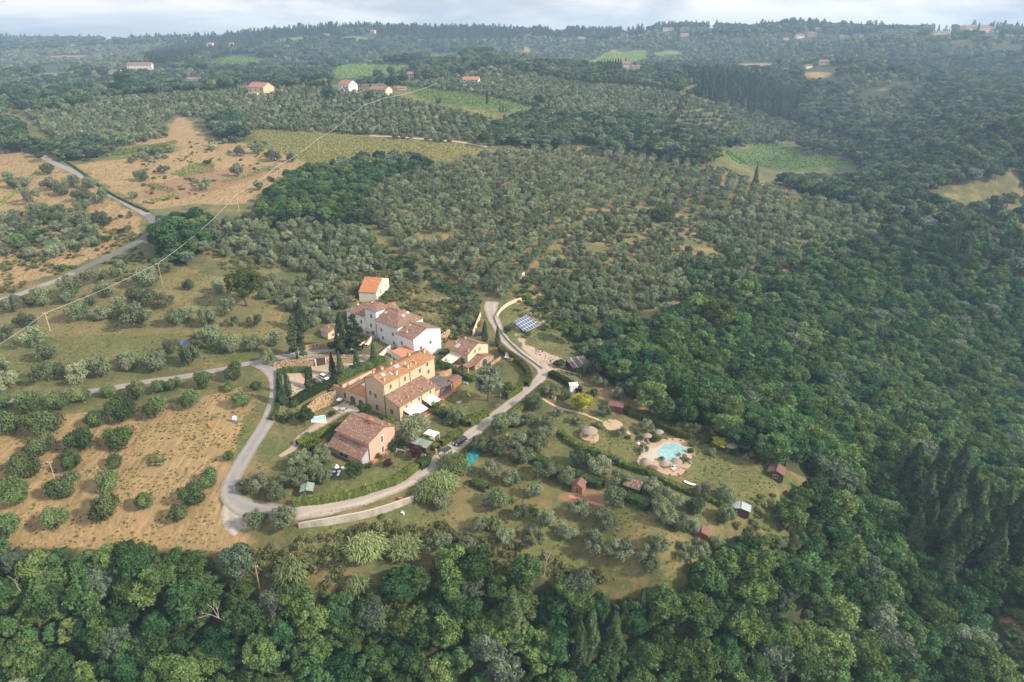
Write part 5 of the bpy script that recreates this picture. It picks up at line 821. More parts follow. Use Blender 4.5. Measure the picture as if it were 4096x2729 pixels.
# leafy shrubs filling the gardens
SB = [bush_proto(120 + i, M[m_], 'shrub_leaves', 120, .28) for i, m_ in enumerate(('hedge', 'hedge_dark', 'hedge_dark', 'hedge', 'olive'))]
for pl_, sp_, lab_, grp_ in (([z2(*q) for q in ((60,640),(200,560),(360,500),(420,560),(330,640),(240,720),(100,800),(20,760))], 2.6, 'leafy shrub massed between yard hedge and pink house', 'shrubs left of the pink house'), ([z1(*q) for q in ((1300,880),(1390,900),(1500,1000),(1560,1060),(1440,1050),(1330,1000))], 2.6, 'shrub with blossom under the cottage terrace', 'shrubs under the cottage terrace'),
        ([z1(*q) for q in ((540,1420),(640,1390),(800,1480),(900,1500),(880,1560),(700,1520))], 2.4, 'dark shrub along the foot of the ochre gable', 'shrubs below the ochre gable'), ([z1(*q) for q in ((1250,1380),(1400,1450),(1560,1530),(1480,1560),(1300,1470))], 2.4, 'flowering shrub beside the awning lawn', 'shrubs of the awning lawn'),
        ([R5(*q) for q in ((40,1600),(250,1600),(500,1500),(400,1800),(200,2000),(-100,2100),(-150,1900))], 3.0, 'shrub on the bank inside the road bend', 'shrubs on the inner bank'), ([z2(*q) for q in ((-140,820),(20,800),(60,900),(-20,1050),(-160,1080))], 3.0, 'garden shrub inside the hairpin', 'shrubs inside the hairpin'), ([zA(*q) for q in ((900,560),(1100,640),(1500,760),(1560,840),(1200,800),(960,720))], 3.4, 'rough shrub between stable and ravine wood', 'shrubs by the stable'), ([zB(*q) for q in ((1430,520),(1600,560),(1800,600),(1800,560),(1500,450))], 2.6, 'shrub along the upper edge of the pool lawn', 'shrubs of the pool lawn')):
    pp = scatter(pl_, sp_, 20, .4, int(sp_ * 10), .6); its = []
    for p in pp[:45]:
        o = link(bpy.data.objects.new('garden_shrub', SB[rt.randrange(5)])); s_ = rt.uniform(.9, 1.9); o.location = (p[0], p[1], p[2] - .1); o.scale = (s_, s_, s_ * rt.uniform(.8, 1.3)); o.rotation_euler = (0, 0, rt.uniform(0, 6)); tag(o, lab_, 'shrub', grp_); its.append(o)
    if its: relabel(grp_, its)
# tufts of dry and green grass over the open ground
tm_ = NT('grass_blades'); oi_ = tm_.n("ObjectInfo"); tm_.finish(tm_.mix(tm_.mix((.10, .135, .04), (.20, .175, .08), tm_.math('GREATER_THAN', oi_.outputs['Random'], .45)), (.33, .25, .13), tm_.math('GREATER_THAN', oi_.outputs['Random'], .78)), .9)
def tuft(i):
    q_ = np.random.RandomState(900 + i); P_ = np.clip(q_.normal(0, .22, (26, 3)), -.4, .4); P_[:, 2] = q_.uniform(.02, .22, 26); Nq = q_.normal(0, 1, (26, 3)); Nq[:, 2] = np.abs(Nq[:, 2]) * .8 + .3; V_ = leafquads(P_, Nq, .28, q_, .2, 1.6); o = link(bpy.data.objects.new('grass_tuft', mesh_np('grass_tuft', V_, np.arange(len(V_)).reshape(-1, 4), tm_.m))); return o
gt = [tuft(i) for i in range(2)]
for o, c, lb in zip(gt, ((300,1080),(330,740)), ('single dry tuft in the middle of the straw field', 'single green tuft on the grass terrace')): o.location = G(v(*c)); tag(o, lb, 'grass')
tp = []
for pl_, sp_, sd_, th_ in ((P_straw, 1.15, 201, -.12), (P_terr, 1.6, 202, -.15), (P_gard, 1.2, 203, -.2), (P_pool, 1.3, 204, -.1), (P_slope, 1.6, 205, -.3), (P_lroad, 2.2, 206, -.2), (P_upper, 2.6, 207, -.2), (VP((490,1200),(560,900),(700,880),(1250,800),(1250,900),(1000,1100),(700,1250)), 1.5, 208, -.1), (VP((1150,690),(1250,700),(1330,800),(1300,900),(1250,840)), 1.4, 209, -.2)): tp.append(clumps(scatter(pl_, sp_, 10, .5, sd_, 0, 620), th_, 4.5, sd_))
tp = np.vstack(tp); s = r.uniform(.35, .95, len(tp)); gn_stuff('grass_tufts', 'dry and green tufts of grass over the open ground', 'grass', tp, np.stack([s, s, s * r.uniform(.6, 1.2, len(s))], 1), r.uniform(0, 6.28, len(s)), r.randint(0, 2, len(s)), [[o] for o in gt]); print('tufts', len(tp))
# orange broom
for i, (c, f, w) in enumerate((((1220,1375), z4, 0), ((740,1380), z5, 22), ((810,1390), z5, 16), ((1050,1435), z5, 10), ((535,320), z9, 14), ((745,550), z9, 20), ((620,535), z9, 10), ((2325,785), z8, 8), ((1360,215), z9, 12))[1:]):
    g = G((f(*c)[0], f(*c)[1])); _, _, Z = project(*g); o = link(bpy.data.objects.new('flowering_bush', bush_proto(40 + i, M['broom'], 'flowering_leaves', 60))); s = w * 1.15 * Z / FPX; o.scale = (s, s, s); o.location = (g[0], g[1], g[2] + 1.0); tag(o, 'orange flowering bush in the dark scrub, number ' + ORD[i] + ' from the valley vineyard', 'bush', 'orange flowering bushes')

# ------------------------------------------------------------------ hedges
def hedge(S, w, h, mat, label, C=None, size=.3, dens=24, rough=.12, name='hedge'):
    if C is None:
        g_ = ground(S); _, _, Zq = project(g_[:, 0], g_[:, 1], g_[:, 2]); C = path_pts([(a, b + .42 * h * FPX / z_) for (a, b), z_ in zip(S, Zq)], .5)
    N = normals(C); r = np.random.RandomState(len(C) + int(w * 10)); L = np.linalg.norm(np.diff(C, axis=0), axis=1).sum(); k = int(L * (w + 2 * h) * dens)
    t = r.uniform(0, len(C) - 1.001, k); i = t.astype(int); f = (t - i)[:, None]; c = C[i] * (1 - f) + C[i+1] * f; nn = N[i]; s = r.uniform(0, w + 2 * h, k); side = np.where(s < h, -1, np.where(s > h + w, 1, 0))
    bump = 1 + rough * 2 * smooth_noise(c[:, 0] * 3, c[:, 1] * 3, 3, 5); off = np.where(side == 0, (s - h) - w / 2, side * w / 2) * bump; zz = np.where(side == 0, h, np.where(side < 0, s, w + 2 * h - s)) * (1 + rough * 2 * smooth_noise(c[:, 0], c[:, 1], 1.7, 9))
    P = np.concatenate([c + nn * off[:, None], (hgt(c[:, 0], c[:, 1]) + zz)[:, None]], 1); Nn = np.concatenate([nn * side[:, None], (side == 0)[:, None] * 1.0 + .15], 1); V1 = leafquads(P + r.normal(0, .05, P.shape), Nn, size, r, .45)
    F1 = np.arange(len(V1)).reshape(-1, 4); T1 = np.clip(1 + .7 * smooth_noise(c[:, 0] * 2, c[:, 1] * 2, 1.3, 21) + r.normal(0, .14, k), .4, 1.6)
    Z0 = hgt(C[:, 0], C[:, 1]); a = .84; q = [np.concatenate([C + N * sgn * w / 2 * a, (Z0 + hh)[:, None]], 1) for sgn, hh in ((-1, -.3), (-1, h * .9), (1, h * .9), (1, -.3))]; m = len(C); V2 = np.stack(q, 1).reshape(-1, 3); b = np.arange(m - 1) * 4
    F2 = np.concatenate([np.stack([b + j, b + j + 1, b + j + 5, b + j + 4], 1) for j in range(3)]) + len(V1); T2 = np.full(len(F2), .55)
    o = link(bpy.data.objects.new(name, mesh_np(name, np.vstack([V1, V2]), np.vstack([F1, F2]), mat, [('tint', 'FACE', 'FLOAT', np.concatenate([T1, T2]))]))); return tag(o, label, name.replace('_', ' '))
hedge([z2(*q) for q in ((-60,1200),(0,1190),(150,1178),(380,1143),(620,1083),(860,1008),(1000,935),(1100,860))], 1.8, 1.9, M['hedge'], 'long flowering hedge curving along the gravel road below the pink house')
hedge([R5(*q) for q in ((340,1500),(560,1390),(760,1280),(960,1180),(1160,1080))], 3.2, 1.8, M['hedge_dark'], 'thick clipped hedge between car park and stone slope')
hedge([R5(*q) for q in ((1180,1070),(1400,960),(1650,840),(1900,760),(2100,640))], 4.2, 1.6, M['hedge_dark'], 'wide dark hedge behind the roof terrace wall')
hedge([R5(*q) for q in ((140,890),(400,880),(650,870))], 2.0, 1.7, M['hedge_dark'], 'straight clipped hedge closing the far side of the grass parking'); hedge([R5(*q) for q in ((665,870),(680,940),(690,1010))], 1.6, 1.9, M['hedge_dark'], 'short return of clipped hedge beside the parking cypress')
hedge([R5(*q) for q in ((90,880),(90,1100),(80,1300),(60,1500),(20,1700),(-80,1850))], 1.6, 1.2, M['hedge'], 'low hedge following the grey road below the junction')
hedge([R5(*q) for q in ((1050,420),(1150,395),(1270,370))], 2.6, 1.8, M['hedge'], 'bright green hedge before the small ochre outbuilding')
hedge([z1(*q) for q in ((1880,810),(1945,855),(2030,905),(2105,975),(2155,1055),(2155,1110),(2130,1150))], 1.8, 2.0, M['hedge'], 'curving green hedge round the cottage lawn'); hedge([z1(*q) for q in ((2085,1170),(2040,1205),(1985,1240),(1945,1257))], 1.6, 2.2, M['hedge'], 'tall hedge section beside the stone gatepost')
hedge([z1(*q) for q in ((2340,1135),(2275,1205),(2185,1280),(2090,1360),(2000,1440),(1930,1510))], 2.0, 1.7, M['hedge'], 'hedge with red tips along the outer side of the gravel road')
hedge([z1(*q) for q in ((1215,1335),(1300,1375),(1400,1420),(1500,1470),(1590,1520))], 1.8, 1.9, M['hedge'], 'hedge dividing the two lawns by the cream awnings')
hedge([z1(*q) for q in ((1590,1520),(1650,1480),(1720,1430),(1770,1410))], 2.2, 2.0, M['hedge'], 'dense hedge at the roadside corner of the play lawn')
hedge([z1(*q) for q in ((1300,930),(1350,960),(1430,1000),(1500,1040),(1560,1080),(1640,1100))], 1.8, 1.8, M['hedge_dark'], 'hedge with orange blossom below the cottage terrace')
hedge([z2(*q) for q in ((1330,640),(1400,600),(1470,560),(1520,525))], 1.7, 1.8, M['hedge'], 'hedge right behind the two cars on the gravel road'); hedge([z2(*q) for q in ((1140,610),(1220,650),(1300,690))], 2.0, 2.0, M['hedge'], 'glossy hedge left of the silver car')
hedge([z2(*q) for q in ((-20,650),(100,600),(220,540),(330,480),(430,420),(480,380))], 2.2, 1.9, M['hedge'], 'hedge screening the pink house from the gravel yard')
hedge([z2(*q) for q in ((1130,860),(1180,820),(1215,760))], 1.8, 2.2, M['hedge_dark'], 'rounded hedge with lamp beside the wooden gate')
hedge([zA(*q) for q in ((470,690),(560,735),(660,790),(750,860))], 2.2, 2.0, M['hedge_dark'], 'dark hedge sheltering the small white shed')
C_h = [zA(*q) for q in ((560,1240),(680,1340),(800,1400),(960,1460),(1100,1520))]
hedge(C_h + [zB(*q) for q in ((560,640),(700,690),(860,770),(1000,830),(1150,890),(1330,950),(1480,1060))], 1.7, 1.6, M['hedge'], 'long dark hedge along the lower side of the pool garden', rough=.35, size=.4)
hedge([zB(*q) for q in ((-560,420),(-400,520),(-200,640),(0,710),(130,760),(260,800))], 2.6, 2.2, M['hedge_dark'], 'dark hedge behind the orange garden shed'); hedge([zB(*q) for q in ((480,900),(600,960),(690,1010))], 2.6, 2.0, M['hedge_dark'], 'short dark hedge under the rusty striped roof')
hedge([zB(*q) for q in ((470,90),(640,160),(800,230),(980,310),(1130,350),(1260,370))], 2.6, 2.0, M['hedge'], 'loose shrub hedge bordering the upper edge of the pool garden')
hedge([z2(*q) for q in ((1500,800),(1560,730),(1600,680))], 1.4, 1.3, M['hedge'], 'low roadside hedge above the teal tarpaulin'); hedge([z2(*q) for q in ((1620,1000),(1700,1040),(1760,1070))], 2.2, 1.8, M['hedge_dark'], 'dark shrub hedge below the teal tarpaulin')
hedge([R3(*q) for q in ((120,440),(200,400),(270,380))], 2.5, 1.2, M['hedge'], 'green bank hedge between villa gable and cottage'); hedge([z6(*q) for q in ((430,1090),(560,1160),(700,1240),(850,1330),(1000,1420),(1060,1440))] if False else [z3(*q) for q in ((440,1085),(540,1150),(640,1230),(760,1310),(880,1370),(1000,1425))], 1.2, .9, M['hedge_dark'], 'thin dark hedge along the upper side of the country road')
for q, w, lab in (((1275,1405), 50, 'round clipped bush beside the cream awning'), ((1425,1470), 65, 'white flowering bush by the lawn hedge'), ((1350,1450), 60, 'pale rose bush beside the round clipped bush')):
    g = G(z1(*q)); o = link(bpy.data.objects.new('garden_bush', bush_proto(60 + w, M['hedge'] if w == 50 else M['silver'], 'garden_bush_leaves'))); o.location = g; o.scale = (1.3,) * 3; tag(o, lab, 'bush')
for q, f, m_, s_, lab in (((750,785), z2, 'hedge', 1.3, 'small bright bush at the pink house corner'), ((655,865), z2, 'olive', 1.5, 'low grey bush on the lawn below the pink house'), ((885,700), z2, 'hedge_dark', 2.0, 'reddish bush by the pink wall'), ((1790,1440), zA, 'hedge_dark', 1.4, 'dark round bush at the right pool edge'), ((1290,1260), zA, 'hedge_dark', 1.1, 'dark bush at the top of the pool steps'), ((1205,1305), zA, 'hedge_dark', 1.2, 'dark bush left of the pool steps'),
        ((880,900), zA, 'hedge_dark', 2.2, 'dark rounded shrub above the red roofed shed'), ((1740,555), zB, 'hedge', 1.9, 'globe shaped bush behind the pool lawn'), ((1850,580), zB, 'hedge', 1.9, 'globe shaped bush left of the red roofed cabin'), ((1050,85), z7, 'scrub', 3.2, 'low bramble patch alone in the straw field'), ((2200,1300), z2, 'hedge_dark', 1.6, 'dark orchard bush between two pale olives'), ((1995,1195), z2, 'hedge_dark', 1.3, 'small dark bush beside an orchard olive'),
        ((950,680), z2, 'hedge', 1.7, 'yellow-green bush behind the purple tree'), ((370,900), R5, 'hedge_dark', .01, '')):
    if s_ < .1: continue
    g = G(f(*q)); o = link(bpy.data.objects.new('garden_bush', bush_proto(80 + int(q[0]) % 50, M[m_], 'garden_bush_leaves'))); o.location = (g[0], g[1], g[2] - .1); o.scale = (s_, s_, s_ * (.4 if m_ == 'scrub' else .9)); tag(o, lab, 'bush')

# ------------------------------------------------------------------ buildings
class Bld:
    def __init__(s, name, label, cat, O, az, zb, group=None):
        s.zb = zb; s.O = O; s.az = az; s.root = thing(name, label, cat, (O[0], O[1], zb), math.radians(az), group)
    def walls(s, x0, x1, y0, y1, z0, ze, mat, ridge=None, name='wall', zeb=None):
        """ridge: ('x', yr, zr, z at y0, z at y1) or ('y', xr, zr, z at x0, z at x1) or ('s', z at y0, z at y1)"""
        mb = MB(); q = s.zb; a = z0 - q; c = [(x0, y0), (x1, y0), (x1, y1), (x0, y1)]; T = [ze - q] * 4; top = None
        if ridge and ridge[0] == 's': T = [ridge[1] - q] * 2 + [ridge[2] - q] * 2
        if ridge and ridge[0] == 'x': T = [ridge[3] - q] * 2 + [ridge[4] - q] * 2
        if ridge and ridge[0] == 'y': T = [ridge[3] - q, ridge[4] - q, ridge[4] - q, ridge[3] - q]
        for i in range(4):
            j = (i + 1) % 4; p = [(*c[i], a), (*c[j], a), (*c[j], T[j])]
            if ridge and ridge[0] == 'x' and i in (1, 3): p.append((c[i][0], ridge[1], ridge[2] - q))
            if ridge and ridge[0] == 'y' and i in (0, 2): p.append((ridge[1], c[i][1], ridge[2] - q))
            mb.face(p + [(*c[i], T[i])])
        if not ridge: mb.face([(*c[k], T[k]) for k in range(4)])
        return mb.build(name, mat, s.root)
    def roof(s, x0, x1, y0, y1, kind, zr, e0, e1=None, yr=None, hip0=0, hip1=0, o=.45, mat=None, th=.16, og=.25, name='roof'):
        """kind 'x': ridge along x, eaves at y0 (height e0) and y1 (e1); 'y' the same turned; 's' single slope rising from y0 to y1"""
        q = s.zb; e1 = e0 if e1 is None else e1; mb = MB(); sw = (kind == 'y'); X0, X1, Y0, Y1 = (x0, x1, y0, y1) if not sw else (y0, y1, x0, x1)
        def P(a, b, z): return ((a, b, z - q) if not sw else (b, a, z - q))
        def panel(pts, uax):
            p3 = [P(*p) for p in pts]; base = pts[0]; uv = []
            for p in pts:
                if uax == 0: uv.append((p[0], math.hypot(p[1] - base[1], p[2] - base[2])))
                else: uv.append((p[1], math.hypot(p[0] - base[0], p[2] - base[2])))
            if (Vector(p3[1]) - Vector(p3[0])).cross(Vector(p3[2]) - Vector(p3[1])).z < 0: p3 = p3[::-1]; uv = uv[::-1]
            mb.slab([(a, b, c + .12) for a, b, c in p3], th, uv)
            # patch uv list for side and bottom faces is filled by face() itself
        if kind == 's':
            k = (e1 - e0) / (Y1 - Y0); panel([(X0 - og, Y0 - o, e0 - k * o), (X1 + og, Y0 - o, e0 - k * o), (X1 + og, Y1, e1), (X0 - og, Y1, e1)], 0)
        else:
            yr = (Y0 + Y1) / 2 if yr is None else yr; k0 = (zr - e0) / (yr - Y0); k1 = (zr - e1) / (Y1 - yr); r0 = X0 - og if not hip0 else X0 + hip0; r1 = X1 + og if not hip1 else X1 - hip1
            a0, a1 = (X0 - (og if not hip0 else o), X1 + (og if not hip1 else o)); lo0, lo1 = e0 - k0 * o, e1 - k1 * o
            panel([(a0, Y0 - o, lo0), (a1, Y0 - o, lo0), (r1, yr, zr)] + ([(r0, yr, zr)] if r1 - r0 > .01 else []), 0); panel([(a1, Y1 + o, lo1), (a0, Y1 + o, lo1), (r0, yr, zr)] + ([(r1, yr, zr)] if r1 - r0 > .01 else []), 0)
            if hip0: panel([(a0, Y1 + o, lo1), (a0, Y0 - o, lo0), (r0, yr, zr)], 1)
            if hip1: panel([(a1, Y0 - o, lo0), (a1, Y1 + o, lo1), (r1, yr, zr)], 1)
            if r1 - r0 > .5:
                a, b = P(r0, yr, zr + .16), P(r1, yr, zr + .16); mb.tube(a, b, .13, n=6)
        return mb.build(name, mat or M['tile'], s.root)
    def win(s, side, plane, t, z, w=.9, h=1.3, name='window', frame='frame', pane='glass', pname='pane', out=1):
        """side 'x' or 'y': the wall plane's axis; out: +1 or -1 the way it faces"""
        f, p = MB(), MB(); z -= s.zb; d = .05 * out
        def bx(mb, t0, t1, za, zb_, d0, d1):
            lo, hi = sorted((plane + d0 * out, plane + d1 * out)); mb.box(*((lo, t0, za, hi, t1, zb_) if side == 'x' else (t0, lo, za, t1, hi, zb_)))
        b = .11; bx(f, t - w/2 - b, t + w/2 + b, z - b, z, -.02, .06); bx(f, t - w/2 - b, t + w/2 + b, z + h, z + h + b, -.02, .06); bx(f, t - w/2 - b, t - w/2, z, z + h, -.02, .06); bx(f, t + w/2, t + w/2 + b, z, z + h, -.02, .06); bx(f, t - .03, t + .03, z, z + h, .022, .05)
        bx(p, t - w/2, t + w/2, z, z + h, -.02, .02); fo_ = f.build(name, M[frame], s.root); p.build(pname, M[pane], fo_); return fo_
    def arch(s, side, plane, t, z, w, h, name='arched_door', out=1, mat='glass'):
        z -= s.zb
        def shape(mb, ww, hh, d0, d1):
            n_ = 10; pts = [(t - ww/2, z), (t + ww/2, z)] + [(t + ww/2 * math.cos(math.pi * i / n_), z + hh - ww/2 + ww/2 * math.sin(math.pi * i / n_)) for i in range(n_ + 1)]
            A_ = [((plane + d0 * out, a, b) if side == 'x' else (a, plane + d0 * out, b)) for a, b in pts]; B_ = [((plane + d1 * out, a, b) if side == 'x' else (a, plane + d1 * out, b)) for a, b in pts]
            mb.face(A_); mb.face(B_[::-1])
            for i in range(len(pts)): j = (i + 1) % len(pts); mb.face([A_[i], A_[j], B_[j], B_[i]])
        f = MB(); shape(f, w + .3, h + .15, -.02, .03); fo_ = f.build(name, M['frame'], s.root); p = MB(); shape(p, w, h, -.02, .06); p.build('pane', M[mat], fo_); return fo_
    def chimney(s, x, y, z, hgt_=1.1, w=.5, mat='cream', cap='tile_orange', parent=None, name='chimney'):
        mb = MB(); z -= s.zb; mb.box(x - w/2, y - w/2, z - .8, x + w/2, y + w/2, z + hgt_); o = mb.build(name, M[mat], parent or s.root)
        m2 = MB(); m2.box(x - w/2 - .1, y - w/2 - .1, z + hgt_ + .14, x + w/2 + .1, y + w/2 + .1, z + hgt_ + .24); m2.tube((x, y, z + hgt_), (x, y, z + hgt_ + .16), w * .3); m2.build('chimney_cap', M[cap], o if not parent else s.root); return o
    def skylight(s, pts, parent=None):
        mb = MB(); mb.slab([(a, b, c - s.zb + .26) for a, b, c in pts], .12); o = mb.build('skylight', M['metal'], s.root)
        c = Vector([sum(p[i] for p in pts) / 4 for i in range(3)]); m2 = MB(); m2.face([(c.x + (a - c.x) * .8, c.y + (b - c.y) * .8, c.z + (z_ - c.z) * .8 - s.zb + .275) for a, b, z_ in pts]); m2.build('pane', M['plastic_glaze'], o); return o
    def part(s, name, mat, fn, parent=None): mb = MB(); fn(mb, s.zb); return mb.build(name, M[mat] if isinstance(mat, str) else mat, parent or s.root)
    def gutter(s, x, y, z0, z1): return s.part('downpipe', 'iron', lambda m, q: m.tube((x, y, z0 - q), (x, y, z1 - q), .09, n=6))
def sl(b, x, y, w, h, zf, ax='y'):
    """skylight lying on a roof: zf(x, y) is the roof height"""
    b.skylight([(x, y, zf(x, y)), (x + w, y, zf(x + w, y)), (x + w, y + h, zf(x + w, y + h)), (x, y + h, zf(x, y + h))])

# --- the long ochre farmhouse
b = Bld('farmhouse', 'long three storey ochre farmhouse with stepped terracotta roofs and roof terrace', 'farmhouse', YA, 55, 1.0)
b.walls(-.3, 24.3, 6.2, 14.2, .0, 12.4, M['yellow'], ('x', 10.1, 14.0, 12.35, 12.35)); rf = b.roof(-.3, 24.3, 6.2, 14.2, 'x', 14.0, 12.35, yr=10.1, mat=M['tile_mossy'], o=.6)
b.walls(0, 17.2, 0, 6.17, .0, 6.3, M['yellow'], ('s', 6.25, 8.1)); b.roof(0, 17.2, 0, 6.15, 's', 0, 6.25, 8.1, o=.6, name='lower_roof')
b.walls(17.23, 19.3, -.2, 6.15, .6, 4.6, M['yellow'], ('s', 4.5, 5.6)); b.roof(17.5, 19.2, -.2, 6.12, 's', 0, 4.5, 5.6, name='lean_to_roof')
b.roof(19.6, 25.2, -.7, 6.1, 's', 0, 4.1, 5.1, mat=M['tile_dark'], o=.5, name='veranda_roof')
for x in (19.8, 24.9): b.part('veranda_pillar', 'cream', lambda m, q: m.box(x - .2, -.65, .3 - q, x + .2, -.25, 4.05 - q))
b.part('veranda_wall', 'yellow', lambda m, q: m.box(24.75, .0, .3 - q, 25.05, 5.9, 4.2 - q)); b.part('patio_door', 'plastic_glaze', lambda m, q: m.box(20.2, 2.2, 1.2 - q, 24.0, 2.3, 3.4 - q)); b.part('veranda_floor', 'paving', lambda m, q: m.box(19.4, -.9, .6 - q, 25.1, 6.0, 1.25 - q))
zf_low = lambda x, y: 6.25 + (8.1 - 6.25) * y / 6.15; zf_main = lambda x, y: 12.35 + 1.65 * (y - 6.2) / 3.9
for x, w, h in ((3.0, .8, 1.5), (9.6, .8, 1.5)): b.win('y', 6.2, x, 9.3, w, h, out=-1)
b.win('y', 6.2, 20.6, 10.2, .9, 1.4, out=-1); b.win('y', 6.2, 16.8, 9.4, .9, 1.4, out=-1); b.win('y', 6.2, 21.0, 7.2, .9, 1.5, out=-1); b.win('y', 6.2, 13.2, 9.7, .3, .4, out=-1)
for x in (3.2, 9.2, 14.7): b.win('y', 0, x, 4.3, .75, 1.1, out=-1)
b.win('y', 0, 5.6, 4.8, .5, .7, out=-1); b.win('x', -.3, 12.2, 6.6, .9, 1.5, out=-1); b.win('x', -.3, 9.9, 6.3, .9, 1.5, out=-1); b.win('x', 0, 3.4, 2.3, 1.2, 1.8, out=-1); b.win('x', -.3, 9.6, 2.0, 1.1, 1.9, name='back_door', out=-1)
for x, y in ((-.05, 6.1), (-.1, -.1), (24.35, 6.1), (10.4, -.08), (-.35, 14.2)): b.gutter(x, y, .5, 12.3 if y > 3 else 6.2)
for x, y, k, w in ((1.2, 6.9, 1.0, .5), (6.6, 7.0, 1.3, .9), (12.0, 6.9, 1.5, .55), (13.6, 7.2, 1.1, .4), (16.0, 7.2, .9, .45), (22.6, 9.2, 1.4, .7), (18.6, 12.6, 1.2, .9), (5.6, 12.4, 1.1, .9), (2.6, 13.2, 1.0, .6), (10.4, 13, 1.0, .6)): b.chimney(x, y, 12.35 + 1.65 * (1 - abs(y - 10.1) / 3.9), k, w)
for x, y in ((2.0, 1.0), (8.4, 1.6), (12.3, .7), (5.2, .9), (16.6, 1.2)): b.chimney(x, y, zf_low(x, y), .6, .3)
sl(b, 2.0, 8.2, 1.5, 1.2, zf_main); sl(b, 4.9, 7.4, 1.6, 1.0, zf_main); sl(b, 8.4, 8.7, 2.0, 1.3, zf_main); sl(b, 12.4, 8.3, 1.0, .8, zf_main)
def dish(b, x, y, z, r=.55, mat='dish', az=-60):
    mb = MB(); d = Vector((math.cos(math.radians(az)), math.sin(math.radians(az)), .45)).normalized(); c = Vector((x, y, z - b.zb)); mb.tube(c + Vector((0, 0, -1)), c, .04); mb.tube(c, c + d * .12, r * .55, r, 14); return mb.build('satellite_dish', M[mat], b.root)
dish(b, 9.9, 10.0, 15.2); b.part('antenna', 'metal', lambda m, q: [m.tube((9.2, 11, 13.5 - q), (9.2, 11, 16.6 - q), .035)] + [m.tube((8.7, 11 + .1 * i, 16.4 - i * .25 - q), (9.7, 11 + .1 * i, 16.4 - i * .25 - q), .025) for i in range(4)])
b.part('pilaster', 'yellow', lambda m, q: m.box(6.9, 5.95, 6 - q, 7.4, 6.21, 12.2 - q)); b.part('pilaster', 'yellow', lambda m, q: m.box(11.9, 5.8, 6 - q, 12.4, 6.21, 12.2 - q))
# roof terrace wing with the two arches
b.walls(-.6, 14.5, 14.25, 25.4, 0, 4.55, M['yellow'], name='terrace_wing'); b.walls(-.9, -.3, 14.3, 29.5, 0, 5.3, M['yellow'], name='arcade_wall'); b.walls(-.3, 15, 25.42, 25.85, 2, 6.2, M['cream'], name='terrace_back_wall'); b.walls(.5, 14.4, 23.2, 23.5, 4.56, 5.4, M['cream'], name='planter_wall')
b.part('terrace_floor', 'terracotta', lambda m, q: m.box(-.3, 14.4, 4.5 - q, 14.4, 25.38, 4.62 - q)); b.arch('x', -.9, 20.3, .9, 2.3, 3.0, out=-1, mat='glass'); b.arch('x', -.9, 16.4, .9, 2.3, 2.9, out=-1, mat='glass'); b.win('x', -.9, 24.0, 2.2, .8, 1.8, name='side_door', out=-1, frame='shutter')
b.part('wall_coping', 'tile_orange', lambda m, q: m.box(-.95, 14.3, 5.302 - q, -.25, 29.5, 5.36 - q)); b.part('wall_coping', 'tile_orange', lambda m, q: m.box(-.3, 25.38, 6.202 - q, 15, 25.9, 6.27 - q))
def awning(O, az, x0, x1, y0, y1, zh, zl, label, posts=True, group='cream awnings of the farmhouse'):
    r = thing('awning', label, 'awning', (*to_world(O, az, x0, y0), 0), math.radians(az), group); L, D = x1 - x0, y1 - y0; mb = MB()
    n_ = 6; Vs = [[(L * i / n_, D * j / n_, zl + (zh - zl) * j / n_ - .12 * math.sin(math.pi * i / n_) * math.sin(math.pi * j / n_)) for i in range(n_ + 1)] for j in range(n_ + 1)]
    for j in range(n_):
        for i in range(n_): mb.slab([Vs[j][i], Vs[j][i+1], Vs[j+1][i+1], Vs[j+1][i]], .03)
    mb.build('canvas', M['canvas'], r); g0 = float(hgt(*to_world(O, az, x0, y0)))
    for x in ((.1, L * .5, L - .1) if posts else ()): m2 = MB(); m2.tube((x, .08, g0 - .2), (x, .08, zl - .06), .05); m2.build('post', M['iron'], r)
    m3 = MB(); m3.tube((0, 0, zl - .05), (L, 0, zl - .05), .05); m3.build('rail', M['white_paint'], r); return r
awning(YA, 55, 1.8, 8.7, -4.2, -.05, 4.0, 2.9, 'largest cream awning stretched over a patio beside the ochre farmhouse'); awning(YA, 55, 10.6, 15.4, -3.8, -.05, 4.0, 2.9, 'cream awning on the farmhouse wall nearer the veranda')
awning(YA, 55, 2.5, 5.5, 16.5, 19.5, 7.0, 6.8, 'small pale sunshade on the farmhouse roof terrace', group=None, posts=False)
def patch(poly_local, O, az, mat, name, label, lift=.10, cat='paving', z=None):
    W = [to_world(O, az, *p) for p in poly_local]; zz = (max(float(hgt(*w)) for w in W) if z is None else z) + lift; mb = MB(); mb.slab([(a, b_, zz) for a, b_ in W], 1.2); o = mb.build(name, M[mat]); return tag(o, label, cat, kind='structure')
patch([(1.2, -5.0), (9.6, -5.0), (9.6, -.02), (1.2, -.02)], YA, 55, 'terracotta', 'patio', 'terracotta patio under the largest awning', lift=.03); patch([(10.2, -4.8), (16.2, -4.8), (16.2, -.02), (10.2, -.02)], YA, 55, 'terracotta', 'patio', 'terracotta patio under the second awning', lift=.03)
patch([(17, -3.2), (25.4, -2.4), (25.4, -.95), (17, -.95)], YA, 55, 'terracotta', 'path', 'terracotta walk before the farmhouse veranda', lift=.03); patch([(-8.5, 13.5), (-1.0, 13.5), (-1.0, 24), (-6.5, 24)], YA, 55, 'paving', 'patio', 'pale paved court in front of the two arches', z=.95, lift=.06)

